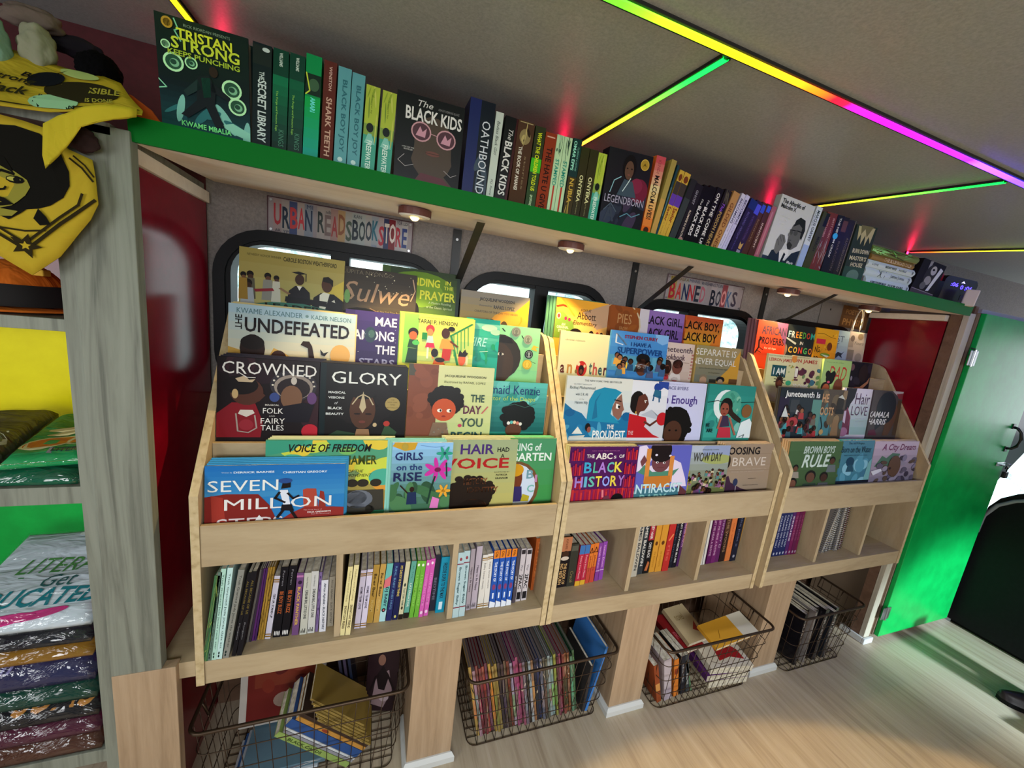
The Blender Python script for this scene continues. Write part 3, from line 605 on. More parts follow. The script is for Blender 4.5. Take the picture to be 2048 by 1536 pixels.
# ------------------------------------------------------------------ books on the green shelf, left to right
K, WH = '#0b0a0d', '#e6e2da'
def fw():  # yellow-green to teal hardback
    return [Q(0, .55, 1, 1, '#a9b83c'), Q(0, .42, 1, .56, '#7f9a44'), Q(0, 0, 1, .43, '#3f9a84')] + blobs(.1, .9, .5, .95, 7, ['#8aa030', '#c4c85a', '#6f8a30'], .16, 3, .25) + [E(.45, .52, .26, .055, '#0f1712'), P('#7fc0b0', (.1, .33), (.35, .45), (.6, .45), (.9, .33)), S('FREEWATER', .37, .02, .28, .66, '#d8ece0', 1), S('A novel by', .9, .68, .4, .52, '#5c6c1c')]
SPI = '#d8d4cc'
TOP = [  # x0, x1, height, lean, colour, art, description
(-.394, -.254, .176, .0, '#0e2a2c', None, 'face-out dark green fantasy novel with green glowing rings'),
(-.2515, -.2205, .176, .030, '#101c20', [Q(0, .8, 1, .98, '#1c2422'), S('THE', .74, .66, .35, .62, '#c8d4d0', 1), S('SECRET LIBRARY', .66, .05, .28, .74, '#cdd8d6', 1), E(.7, .95, .2, .02, '#c0ccc8')], 'near-black thick spine with tall white lettering'),
(-.2185, -.1925, .176, .033, '#0a4a34', grad('#0b2c24', '#0f6e48', 8, 0, 1, 0, .75) + [Q(0, .75, 1, 1, '#0c3c2c'), S('WILLIAMS', .97, .84, .4, .62, '#c8d8cc', 1), S('The Forge and Fracture Saga', .6, .2, .2, .36, '#9cd85c'), S('KINGS', .22, .05, .45, .8, '#4a8068')], 'left one of two dark green gradient spines'),
(-.1905, -.1645, .176, .033, '#0a4a34', grad('#0b2c24', '#0c5a3c', 8, 0, 1, 0, .75) + [Q(0, .75, 1, 1, '#0c3c2c'), S('WILLIAMS', .97, .84, .4, .62, '#c8d8cc', 1), S('The Forge and Fracture Saga', .6, .2, .2, .36, '#9cd85c'), S('KINGS', .22, .05, .45, .8, '#4a8068')], 'right one of two dark green gradient spines'),
(-.1625, -.1350, .183, .033, '#078a48', grad('#0a9a86', '#06a04a', 6, 0, 1, 0, .6) + [Q(0, .62, 1, .82, '#10261c'), E(.55, .72, .34, .06, '#3c5c40'), LN('#c8d840', .012, (.05, .82), (.3, .66), (.05, .62)), S('AMARI', .6, .46, .36, .68, '#6ce8e0', 1)], 'bright green spine with a dark round emblem'),
(-.1305, -.1075, .181, .030, '#5c2a22', [S('WINSTON', .95, .72, .42, .66, '#d0a89a', 1), S('SHARK TEETH', .65, .06, .28, .74, '#c8a08c', 1)], 'rust brown spine with pale lettering'),
(-.1050, -.0808, .178, .033, '#5a9aa0', [S('BLACK BOY JOY', .88, .14, .26, .74, '#2c6670', 1), E(.5, .06, .2, .025, '#c8e0dc')], 'left one of two pale blue hardbacks with blue lettering'),
(-.0792, -.0550, .175, .033, '#5a9aa0', [S('BLACK BOY JOY', .88, .14, .26, .74, '#2c6670', 1), E(.5, .06, .2, .025, '#c8e0dc')], 'right one of two pale blue hardbacks with blue lettering'),
(-.0515, -.0245, .161, .033, '#6f9a5c', fw(), 'left one of two yellow-to-teal hardbacks side by side'),
(-.0190, .0090, .160, .03, '#6f9a5c', fw(), 'right one of two yellow-to-teal hardbacks side by side'),
(.0160, .1600, .168, -.01, '#0d0b0e', None, 'face-out black novel showing round pink glasses'),
(.1690, .2270, .197, .0, '#14183a', [Q(.44, 0, 1, 1, '#0e1420'), Q(0, 0, .44, 1, '#1c2458')] + blobs(.45, .95, .05, .4, 6, ['#3c4a58', '#24303e'], .2, 5, .3) + [S('OATHBOUND', .80, .03, .55, .88, '#d6d8e0')], 'thick navy hardback with thin tall white lettering'),
(.2285, .2470, .185, .01, '#c4ccc0', [S('Badass Black Girl', .9, .52, .3, .68, '#2c3430', 0, 1), S('M.J. Fievre', .24, .05, .3, .66, '#2c3430', 0, 1)], 'thin pale grey-green spine with dark script'),
(.2490, .2815, .183, .03, '#0c0a0c', [Q(.82, 0, 1, 1, '#3c1014'), S('The', .86, .74, .35, .68, '#d8d4d0', 0, 1), S('BLACK KIDS', .72, .08, .2, .74, '#dcd8d4', 1)], 'black and dark red spine with bold white lettering'),
(.2850, .3260, .182, .0, '#4a3020', [E(.5, .82, .34, .09, '#8c7a50')] + blobs(.3, .7, .76, .9, 7, ['#2c1c10', '#b8a468'], .1, 4, .3) + [S('THE BOOK OF ANANSI', .70, .18, .2, .42, '#e2d8c8', 1), S('stories', .6, .2, .62, .74, '#8c7658'), Q(.1, .975, .9, .985, '#a89468')], 'dark brown spine with a pale woodcut emblem'),
(.3290, .3550, .180, .0, '#26401c', [Q(0, .45, 1, .62, '#3fae1c'), Q(0, .62, 1, 1, '#2c3018'), S('WHAT THE CHILDREN TOLD US', .93, .22, .3, .7, '#d8e018', 1), S('SPOFFORD', .17, .02, .35, .6, '#c0d8a8', 1)], 'green spine with acid yellow lettering'),
(.3565, .3860, .174, .0, '#8a3218', [Q(.15, .94, .85, .955, '#d8a890'), S('THE HATE U GIVE', .82, .02, .26, .76, '#2c120c', 1)], 'rust red spine with black lettering'),
(.3885, .4080, .176, -.01, '#b8d4a8', [S('STAMPED', .7, .36, .24, .74, '#1c8c78', 1), Q(.4, .03, .62, .36, '#b03424')] + blobs(.2, .8, .74, .96, 8, ['#2c4438', '#6c8c70'], .12, 2, .2), 'left one of two mint green spines with red bars'),
(.4090, .4300, .176, -.01, '#b8d4a8', [S('STAMPED', .7, .36, .24, .74, '#1c8c78', 1), Q(.4, .03, .62, .36, '#b03424')] + blobs(.2, .8, .74, .96, 8, ['#2c4438', '#6c8c70'], .12, 6, .2), 'right one of two mint green spines with red bars'),
(.4325, .4560, .178, -.01, '#0f2e30', [Q(0, 0, 1, .52, '#3c3014'), S('OMAR EPPS', .97, .6, .1, .45, '#9ce0c8', 1), S('CLARENCE A HAYNES', .9, .6, .6, .78, '#78b8a8'), S('NUBIA', .5, .18, .25, .75, '#c8a03c', 1)] + blobs(.2, .8, .03, .14, 5, ['#c8a848', '#8c7430'], .16, 7, .2), 'narrow spine, teal above and brown with gold lettering below'),
(.4580, .4815, .166, -.01, '#2e2812', [S('ONYEKA', .62, .24, .3, .74, '#dcd49c', 1), S('and the academy', .24, .06, .4, .58, '#a09868')], 'left one of two dark olive spines with cream lettering'),
(.4825, .5065, .166, -.01, '#2e2812', [S('ONYEKA', .62, .24, .3, .74, '#dcd49c', 1), S('and the academy', .24, .06, .4, .58, '#a09868')], 'right one of two dark olive spines with cream lettering'),
(.5075, .5320, .164, -.01, '#6f9a5c', fw(), 'lone yellow-to-teal hardback beside the olive spines'),
(.5400, .6740, .184, -.04, '#16161e', None, 'face-out dark fantasy novel with a round gold sticker'),
(.6780, .7080, .198, .0, '#c8602c', grad('#d8641c', '#d8b878', 5, 0, 1, 0, .55) + grad('#d8c08c', '#c04a54', 5, 0, 1, .55, 1) + [S('KENDI', .95, .79, .3, .6, '#8c3c3c'), S('MALCOLM LIVES!', .76, .2, .24, .74, '#1c1210', 1), E(.5, .06, .28, .04, '#3c2014')], 'orange to pink spine with black lettering'),
(.7090, .7255, .200, .09, '#a08c48', [Q(0, 0, 1, .5, '#b8904a')], 'olive gold thin spine with no lettering'),
(.7265, .7330, .192, .12, '#1c3c48', [Q(.3, .3, .7, .7, '#4c7078')], 'very thin dark teal spine'),
(.7340, .7500, .184, .155, '#c8a03c', [Q(0, .5, 1, .66, '#5c38a0'), Q(0, .66, 1, .84, '#3c3430'), E(.5, .9, .36, .05, '#6c3418'), S('Savior', .48, .26, .2, .8, '#7c2c18', 1), S('a novel', .24, .06, .4, .56, '#7c5c18')], 'left one of two mustard spines with purple bands'),
(.7510, .7720, .183, .165, '#c8a03c', [Q(0, .5, 1, .66, '#5c38a0'), Q(0, .66, 1, .84, '#3c3430'), E(.5, .9, .36, .05, '#6c3418'), S('Savior', .48, .26, .2, .8, '#7c2c18', 1), S('a novel', .24, .06, .4, .56, '#7c5c18')], 'right one of two mustard spines with purple bands'),
(.7735, .7945, .172, .19, '#343a3c', [Q(0, .7, 1, 1, '#242428')], 'plain slate grey leaning spine'),
(.7970, .8245, .164, .17, '#1c1820', [S('GHOST', .9, .66, .3, .6, '#8c8894', 1), S('ROMARE IN SOUTH', .56, .1, .35, .6, '#c8b8a8', 1), E(.6, .06, .3, .05, '#a07a74')], 'dark spine with small pale lettering and pink foot'),
(.8260, .8495, .165, .16, '#0c0a0e', [S('The', .78, .68, .4, .66, '#d8d4d4', 0, 1), S('BLACK KIDS', .66, .16, .26, .74, '#e2dede', 1)], 'left one of two slim black spines lettered white'),
(.8505, .8755, .168, .15, '#0c0a0e', [S('The', .78, .68, .4, .66, '#d8d4d4', 0, 1), S('BLACK KIDS', .66, .16, .26, .74, '#e2dede', 1)], 'right one of two slim black spines lettered white'),
(.8770, .9015, .170, .16, '#141014', [S('ON THE COME UP', .92, .04, .26, .72, '#d4d0cc', 1)], 'black spine with spaced white lettering'),
(.9030, .9285, .172, .18, '#1c1418', [S('This', .78, .64, .3, .7, '#9c5ce0', 0, 1), S('POISON HEART', .64, .04, .26, .74, '#a88c54', 1)] + blobs(.2, .8, .8, .98, 6, ['#5c5448', '#3c3830'], .2, 3, .2), 'dark spine with purple and gold lettering'),
(.9310, .9560, .174, .20, '#b0824c', [S('GILDED ONES', .82, .06, .24, .74, '#6c3c1c', 1)], 'tan spine with brown lettering'),
(.9575, .9725, .176, .24, '#c8c4dc', [S('BECOMING', .92, .5, .24, .76, '#3c3c5c', 1), S('my story', .46, .1, .35, .6, '#7c7898')], 'left one of two thin lavender white spines'),
(.9735, .9890, .175, .24, '#c0bcdc', [S('BECOMING', .92, .5, .24, .76, '#3c3c5c', 1), S('my story', .46, .1, .35, .6, '#7c7898')], 'right one of two thin lavender white spines'),
(.9925, 1.0230, .170, .26, '#241c3c', [Q(0, .84, 1, 1, '#1c2c6c'), S('RICHARD WRIGHT', .78, .3, .3, .56, '#6c60a0'), S('native', .3, .1, .4, .6, '#54488c')], 'dark purple spine with a blue top'),
(1.0240, 1.0530, .169, .22, '#2c1c3c', [Q(.1, .78, .9, .95, '#4c50d8'), S('HURSTON WATCHING', .74, .3, .35, .62, '#5c4880'), P('#b89458', (.3, .14), (.7, .14), (.75, .26), (.5, .22), (.25, .26)), Q(.25, .03, .75, .12, '#8c8898')], 'dark purple spine with a gold crest near the foot'),
(1.0550, 1.0795, .168, .19, '#4a2c22', [Q(.1, .82, .9, .96, '#3850c8'), S('baldwin', .7, .3, .35, .6, '#8c6c50')], 'left one of two narrow brown leaning spines'),
(1.0810, 1.1055, .165, .14, '#4a2a24', [Q(.2, .86, .8, .97, '#3c58d8'), S('INNOCENT', .66, .2, .3, .6, '#c8b0a0', 1)], 'right one of two narrow brown leaning spines'),
(1.1075, 1.1265, .162, .11, '#a05a68', [Q(.3, .1, .6, .9, '#b87c84')], 'dusty pink thin spine beside the portrait book'),
(1.1400, 1.2940, .200, .05, '#b4b4b0', None, 'face-out grey book with a thoughtful man in a suit'),
(1.3005, 1.3280, .198, .06, '#c8d0d4', [S('MARCUS GARVEY', .94, .46, .3, .76, '#2c3438', 1), Q(0, 0, 1, .4, '#98acd0'), S('selected', .92, .7, .08, .24, '#5c646c')], 'white and pale blue spine right of the portrait book'),
(1.3300, 1.3630, .189, .10, '#3c3c20', [Q(.5, .78, 1, 1, '#101010'), S('MARCH', .6, .36, .45, .8, '#141408', 1)], 'olive green spine with black lettering'),
(1.3655, 1.3925, .191, .01, '#6c2c28', [S('MATT HORN', .92, .6, .3, .66, '#b88c80', 1)] + blobs(.1, .9, .04, .5, 9, ['#8c8484', '#54484a', '#b0a4a0'], .2, 3, .14), 'left one of two brick red spines with grey figures'),
(1.3945, 1.4195, .192, .0, '#6c2c28', [S('MATT HORN', .92, .6, .3, .66, '#b88c80', 1)] + blobs(.1, .9, .04, .5, 9, ['#8c8484', '#54484a', '#b0a4a0'], .2, 5, .14), 'right one of two brick red spines with grey figures'),
(1.4220, 1.4550, .191, -.02, '#121016', [S('THE NEW JIM CROW', .96, .3, .3, .66, '#d0ccc8', 1), E(.5, .66, .36, .05, '#38a8e0')], 'black spine with a sky blue bird emblem'),
(1.4570, 1.4870, .191, -.03, '#1c1618', [Q(.1, .76, .9, .94, '#5c3834'), S('BARACOON', .6, .1, .3, .6, '#6c5c58')], 'very dark spine with a reddish photo at its top'),
(1.4895, 1.5290, .188, -.04, '#221c1c', [Q(.84, 0, .9, 1, '#8c7c68'), S('AUTOBIOGRAPHY', .7, .1, .35, .6, '#7c6c60')], 'very dark spine beside the flame topped novel'),
(1.5340, 1.6420, .181, -.06, '#26302a', None, 'face-out dark green novel topped by a pale flame shape'),
]
def MT(x, v=0., s=.0008, roll=0.): return MS @ Matrix.Translation((x, v, s)) @ Matrix.Rotation(roll, 4, 'Y')
FACE = {
0: grad('#16464a', '#0c1a20', 8, 0, 1, .0, .45) + grad('#0c1a1c', '#10201c', 4, 0, 1, .45, 1) + blobs(0, 1, .02, .2, 9, ['#2c6c70', '#7cbcb0', '#1c4c54'], .16, 3, .25) +
   [P('#8ccab4', (.65, .12), (.8, .16), (1, .1), (1, .02), (.8, .06)), LN('#7cc8a0', .012, (.2, .98), (.24, .9), (.2, .88), (.26, .8)), LN('#8cd8b0', .01, (.0, .42), (.08, .36), (.0, .34))] +
   sum([[E(u, v, r, r*.78, '#b8f0b8'), E(u, v, r*.78, r*.6, '#28503c'), E(u+r*.1, v-r*.05, r*.45, r*.34, '#7cb890'), E(u, v, r*.32, r*.22, '#26483a')] for u, v, r in ((.17, .60, .11), (.36, .63, .07), (.80, .48, .115), (.86, .33, .105), (.1, .74, .05))], []) +
   [P('#141a20', (.42, .52), (.55, .56), (.62, .44), (.6, .3), (.7, .1), (.6, .08), (.5, .26), (.3, .12), (.22, .14), (.4, .3)), P('#2c6c58', (.46, .52), (.56, .54), (.56, .36), (.48, .34)), E(.6, .6, .05, .05, '#2c1c18'), P('#141a20', (.58, .5), (.78, .4), (.76, .36), (.56, .42)), P('#1c3030', (.42, .5), (.26, .36), (.3, .32), (.46, .42)),
    T('TRISTAN', .22, .82, .82, .91, '#d8e038', 1), T('STRONG', .16, .9, .725, .83, '#c8d83c', 1), T('KEEPS PUNCHING', .12, .9, .665, .715, '#a8c038', 1), E(.13, .93, .06, .05, '#b89030'), E(.13, .93, .04, .034, '#6c5418'), T('RICK RIORDAN PRESENTS', .3, .8, .93, .955, '#88a088'), T('KWAME MBALIA', .22, .78, .035, .085, '#7ce88c', 1)],
10: [E(.55, .42, .34, .38, '#4a3c32'), E(.55, .26, .16, .24, '#4a3c32'), P('#4a3c32', (.3, .0), (.45, .2), (.65, .2), (.92, .0)), P('#5c2c34', (.3, .0), (.4, .12), (.74, .1), (.9, 0)), E(.12, .46, .16, .3, '#0d0b0e'), E(.98, .46, .14, .34, '#0d0b0e')] +
    sum([[E(u, v, .15, .115, '#c8949c'), E(u, v, .13, .098, '#50303a'), P('#c890a0', (u-.08, v-.05), (u-.02, v+.06), (u+.02, v), (u+.08, v+.05), (u+.06, v-.06))] for u, v in ((.37, .60), (.75, .57))], []) +
    [LN('#c8949c', .008, (.51, .60), (.61, .59)), E(.56, .37, .11, .03, '#6c4038'), LN('#2c201a', .006, (.45, .37), (.67, .37)), T('The', .3, .52, .88, .95, '#d8d4d0', 0, 1), T('BLACK KIDS', .13, .97, .71, .86, '#e0dcd8', 1), T('ASHLEY HERRING BLAKE', .6, .92, .885, .91, '#8c8888'), LN('#b8b0b0', .005, (.14, .3), (.05, .22), (.16, .16), (.28, .2)), LN('#b8b0b0', .005, (.75, .2), (.86, .14), (.95, .18)), T('A NEW YORK TIMES', .1, .28, .38, .395, '#c8c4c0'), T('BESTSELLER', .13, .26, .355, .372, '#c8c4c0')],
23: blobs(.1, .95, .02, .5, 12, ['#262c3c', '#30384c', '#1c2030', '#3c3048'], .18, 4, .6) + [E(.8, .52, .2, .16, '#6c1c34'), E(.72, .58, .14, .1, '#7c2440'), E(.5, .80, .15, .16, '#0c0a0e'), E(.5, .76, .1, .12, '#5c4034'), P('#3a4a58', (.3, .42), (.42, .64), (.62, .62), (.75, .42)), LN('#8cb8c8', .012, (.14, .44), (.2, .6), (.34, .66)), LN('#c8d8dc', .012, (.42, .48), (.5, .58), (.56, .66)),
    E(.45, .78, .02, .01, '#1c1210'), E(.55, .78, .02, .01, '#1c1210'), E(.5, .7, .03, .01, '#7c4840'), E(.83, .87, .1, .075, '#c8a44c'), E(.83, .87, .085, .063, '#a8842c'), T('A', .79, .87, .85, .89, '#5c4414', 1), T('LEGENDBORN', .04, .95, .31, .41, '#a8a0b8'), T('A', .08, .32, .06, .28, '#343c4c', 1), LN('#4c5868', .014, (.06, .2), (.2, .3), (.34, .2)), LN('#5c8ca0', .012, (.45, .14), (.6, .2), (.72, .16), (.9, .22))],
43: [Q(0, 0, 1, .1, '#2a3848'), P('#c4c6c4', (0, .1), (0, 1), (1, 1), (1, .1)), P('#1c2836', (.12, 0), (.2, .2), (.42, .26), (.5, .12), (.62, .06), (.78, .24), (1, .32), (1, 0)), P('#d8d8d4', (.42, .22), (.52, .02), (.7, .2), (.66, .3)), P('#1a2028', (.52, .02), (.58, .02), (.62, .2), (.56, .22)),
    P('#5c5c5a', (.56, .34), (.52, .5), (.56, .64), (.66, .72), (.84, .7), (.9, .56), (.86, .36), (.72, .28)), P('#1e2020', (.58, .62), (.6, .72), (.7, .78), (.86, .76), (.94, .62), (.92, .46), (.86, .5), (.84, .64), (.72, .68)), P('#2c2c2c', (.56, .34), (.6, .4), (.72, .36), (.7, .28), (.62, .28)), LN('#141414', .016, (.52, .56), (.62, .57), (.74, .58), (.88, .58)), E(.57, .53, .05, .035, '#484846'), E(.7, .54, .06, .04, '#484846'), E(.53, .49, .03, .03, '#6c6c6a'), LN('#242424', .008, (.55, .41), (.64, .42)),
    P('#6a6a68', (.26, .2), (.24, .36), (.3, .46), (.42, .46), (.5, .38), (.46, .26), (.36, .16)), LN('#3c3c3c', .008, (.3, .44), (.38, .36)), LN('#3c3c3c', .008, (.36, .46), (.44, .37)), LN('#3c3c3c', .008, (.26, .38), (.34, .3)),
    T('The Afterlife of', .06, .72, .89, .955, '#23262a', 1), T('Malcolm X', .06, .5, .82, .88, '#23262a', 1), T('An outcast', .1, .42, .70, .73, '#e2e2de'), T('turned icon', .12, .34, .65, .68, '#e2e2de'), T('in America', .14, .3, .60, .63, '#e2e2de'), T('Mark', .72, .92, .07, .115, '#d8d8d4', 1), T('Whitaker', .5, .9, .015, .06, '#d8d8d4', 1)],
51: [P('#b0a078', (.1, .98), (.2, .72), (.3, .85), (.4, .66), (.52, .84), (.6, .64), (.7, .82), (.84, .7), (.9, .98)), P('#6c6244', (.2, 1), (.3, .84), (.44, .94), (.6, .8), (.8, 1)), Q(0, 0, 1, .25, '#2c4438'), E(.5, .08, .3, .12, '#5c7464'), T('BURN DOWN', .14, .94, .5, .58, '#c8bc9c', 1), T("MASTER'S", .1, .92, .37, .45, '#c8bc9c', 1), T('HOUSE', .24, .82, .25, .33, '#c8bc9c', 1)],
}
for i, (x0, x1, h, ln, col, art, desc) in enumerate(TOP):
    lab = '%s, %s from left on top shelf' % (desc, ordinal(i+1))
    if i in FACE:
        th = {0: .03, 10: .026, 23: .034, 43: .02, 51: .02}[i]
        book(lab, MT(x0, 0 if i else .002, .0008, math.atan(ln)), x1-x0, h, th, col, FACE[i], True, hard=i in (0, 43), group='books on the green shelf', m=PRINT if i in (0, 10, 23) else MATTE, spine=col)
    else:
        book(lab, MT(x0, random.uniform(0, .004), .0008, math.atan(ln)), x1-x0, h, random.uniform(.125, .145), col, art, hard=(x1-x0) > .023, group='books on the green shelf', m=MATTE if i in (5, 14, 16) else PRINT)
# five lying books and the small photo book
STK = [('#c4d0cc', [T('HOME IS WHERE BRAVE', .1, .45, .3, .6, '#3c4850', 1), T('FOUR EARS', .5, .85, .3, .6, '#3c4850', 1), E(.95, .5, .012, .25, '#3c4850')], 'bottom one of the white hardbacks in the lying stack', .030, 1.664, .262),
       ('#c0ccc6', [T('XIV', .27, .44, .15, .9, '#3c4440'), T('James Jones', .52, .82, .25, .75, '#4c5450'), E(.93, .5, .012, .3, '#4c5450')], 'thickest white hardback, second from bottom in the lying stack', .031, 1.648, .287),
       ('#c2cdc8', [T('LOVE', .08, .2, .3, .6, '#4c5854'), T('RADIANT WHITE', .35, .58, .3, .65, '#3c4844', 1), T('NOBLE', .64, .8, .3, .6, '#5c6864'), E(.94, .5, .01, .25, '#4c5450')], 'third from bottom, slimmer white hardback in the lying stack', .024, 1.645, .280),
       ('#8c6a34', [Q(0, 0, .2, 1, '#5c5a2c'), T('THE BLUE ROAD TALE', .28, .92, .2, .75, '#c8b088', 1)], 'brown gold book, second from top in the lying stack', .022, 1.655, .262),
       ('#6c7a3c', [Q(.7, 0, 1, 1, '#8c6430')] + blobs(.02, .8, .1, .9, 26, ['#7cc068', '#a8e08c', '#4c4a20', '#3c3a18'], .03, 4, 8), 'topmost mottled green and gold book of the lying stack', .026, 1.640, .280)]
z = .0008
for i, (col, art, lab, h, x, w) in enumerate(STK):
    M = MS @ Matrix.Translation((x, .004+.002*(i % 2), z)) @ Matrix.Rotation(R((0, .6, -.4, .5, -.3)[i]), 4, 'Z')
    t = thing('book', lab, 'book', M, 'books lying in a stack on the green shelf'); tt = .0026
    bm = bmesh.new(); lay = bm.loops.layers.float_color.new('Col')
    paint(box(bm, 0, w, 0, .17, 0, tt), lay, col); paint(box(bm, 0, w, 0, .17, h-tt, h), lay, col)
    pts = [(-.006*math.sin(math.pi*k/6), tt*.5+(h-tt)*k/6) for k in range(7)]
    paint_from = len(bm.faces)
    prism(bm, pts+[(.004, h-tt*.5), (.004, tt*.5)], 'X', 0, w)
    bm.faces.ensure_lookup_table(); paint(bm.faces[paint_from:], lay, col); bmesh.ops.recalc_face_normals(bm, faces=bm.faces)
    put_art(bm, lay, art_polys(art, w/h), lambda u, v, k: (u*w, -.0066*math.sin(math.pi*v)-.0004-.00005*k, v*h))
    me = bpy.data.meshes.new('cover'); bm.to_mesh(me); bm.free(); link('cover', me, MATTE, t)
    bm = bmesh.new(); box(bm, .003, w-.003, .0045, .165, tt, h-tt); mesh('page_block', bm, PAGES, t)
    z += h + .0004
book('small dark photo book leaning between the lying stack and the clock', MT(1.945, .005, .0008, .12) @ Matrix.Rotation(R(-8), 4, 'Z'), .122, .142, .022, '#1c1a1c',
     [Q(0, .0, 1, .22, '#4a4246'), Q(.02, .2, .98, .215, '#8c8488'), P('#8c8c8a', (.42, 1), (.35, .3), (.3, .98)), E(.5, .62, .22, .3, '#2c2c2e'), E(.58, .78, .12, .12, '#a8a6a2'), E(.5, .5, .14, .12, '#8c8a86'), E(.4, .34, .12, .1, '#5c5c5c'), P('#c8ccca', (.8, .9), (.94, .86), (.72, .26), (.6, .24)), E(.56, .8, .05, .03, '#181818')], True, group='books on the green shelf', m=MATTE)
# ------------------------------------------------------------------ face-out picture books on the racks
LEAN = R(-5)
def FM(row, x, dy=0., dz=0., roll=0.): 
    y, z = ROWS[row]; return Matrix.Translation((x, y+dy, z+dz)) @ Matrix.Rotation(LEAN, 4, 'X') @ Matrix.Rotation(roll, 4, 'Y')
RN = {1: 'front row', 2: 'second row', 3: 'third row', 4: 'back row'}; UN = ['left rack', 'middle rack', 'right rack']
VB = {1: .25, 2: .27, 3: .50, 4: .48}
FB = []
def fb(u, row, x0, x1, h, col, art, desc, copies=0, ul=0., dy=0., shift=(-.004, .0035), ccol=None, th=.0085, cth=.0052, m=None, vb=None):
    o3 = R3 if u == 2 else Vector((0, 0, 0))
    if u: x0, x1 = x0*(.988, .979)[u-1], x1*(.988, .979)[u-1]
    grp = 'face-out books on the '+UN[u]
    b = book('%s, %s of the %s' % (desc, RN[row], UN[u]), Matrix.Translation(o3) @ FM(row, x0, dy), x1-x0, h, th, col, art, True, VB[row] if vb is None else vb, ul, group=grp, m=m, spine=ccol)
    cp = None
    for k in range(copies):
        M = Matrix.Translation(o3) @ FM(row, x0+shift[0]*(k+1), dy+th+cth*k+.0004*(k+1), shift[1]*(k+1)*.6)
        lab = '%s copy behind the %s in the %s' % (ordinal(k+1), desc.split(' with ')[0].split(' showing ')[0].split(' of ')[0], UN[u])
        lab = ' '.join(lab.split()[:16])
        if cp is None: cp = book(lab, M, x1-x0, h, cth, ccol or col, (), True, group='stacked copies behind '+desc.split(' with ')[0].split(' showing ')[0], m=m)
        else: clone(cp, M, lab)
KK, IV = '#0d0b0d', '#e9e5d4'
# --- left rack, front row
fb(0, 1, -.352, -.059, .205, '#2a7ab8', grad('#3a86bc', '#1f6cb4', 6, 0, 1, .45, 1) + [P('#7c2420', (0, .48), (.14, .52), (.36, .5), (.44, .3), (.5, .0), (0, 0)), P('#9c342a', (.04, .5), (.12, .46), (.14, .0), (.05, 0)), P('#a84434', (.68, .55), (.71, .57), (.78, .56), (.80, .2), (.69, .2)), P('#8c3028', (.81, .52), (.84, .5), (.86, .2), (.80, .2)), P('#8c2c28', (.5, .0), (.6, .14), (.7, .24), (.9, .22), (1, .2), (1, 0)),
   T('Written by', .11, .18, .87, .893, '#c8dcec'), T('DERRICK BARNES', .19, .47, .868, .90, '#dce8f0', 1), T('CHRISTIAN GREGORY', .53, .86, .85, .885, '#dce8f0', 1), T('SEVEN', .02, .50, .56, .75, '#e4e6e2'), T('MILLION', .13, .9, .24, .43, '#e0dedc'), T('STEPS', .08, .54, -.1, .10, '#d8c8c8'),
   T("DICK GREGORY'S", .72, .9, .125, .155, '#e8dcd8', 1), T('The True Story of', .69, .83, .17, .19, '#d8b8b8'), T('Run for the Hungry', .75, .9, .09, .11, '#d8b8b8'),
   P('#1a1416', (.52, .58), (.53, .68), (.56, .72), (.59, .7), (.59, .6)), E(.55, .72, .05, .045, '#2a4a88'), P('#d8dce8', (.51, .56), (.57, .56), (.59, .3), (.54, .3)), LN('#1a1416', .03, (.51, .52), (.48, .42), (.55, .34)), LN('#1a1416', .026, (.57, .5), (.61, .4), (.65, .45)), P('#181418', (.53, .3), (.6, .3), (.62, .18), (.52, .2)), LN('#1a1416', .034, (.54, .2), (.5, .08)), LN('#1a1416', .034, (.6, .18), (.645, .02)), P('#e0dcdc', (.36, .0), (.4, .06), (.37, .14), (.34, .04))],
   'wide blue picture book showing a runner in red desert', 4, ccol='#3c92c0', shift=(.0015, .0045), cth=.004, th=.007, vb=.31)
fb(0, 1, -.240, .050, .255, '#3c9a78', grad('#c88a34', '#3c9c80', 8) + blobs(0, 1, .35, 1, 22, ['#e0c440', '#c8d048', '#78b460', '#d89438', '#4aa890'], .1, 11, 1) + [P('#3a9478', (0, .8), (0, 1), (.3, 1), (.2, .86)), T('VOICE OF FREEDOM', .17, .83, .84, .95, '#191713', 1, 1), T('FANNIE LOU HAMER', .1, .88, .66, .79, '#3c4a18', 1), T('THE SPIRIT OF THE', .45, .77, .55, .59, '#2c2414', 0, 1), T('CIVIL RIGHTS MOVEMENT', .4, .84, .49, .53, '#2c2414', 0, 1)] +
   sum([[E(u, .40, .05, .055, '#2e2a22'), P('#3c3830', (u-.08, 0), (u-.07, .3), (u+.07, .3), (u+.08, 0))] for u in (.68, .77, .88)], []) + [E(.74, .17, .12, .13, '#6c707a'), E(.72, .19, .09, .1, '#7c808a'), E(.76, .02, .12, .08, '#3c3a34')],
   'yellow and green book showing a grey microphone', 3, dy=.0285, ccol='#d8d4a0', shift=(.003, .003), cth=.004, th=.006)
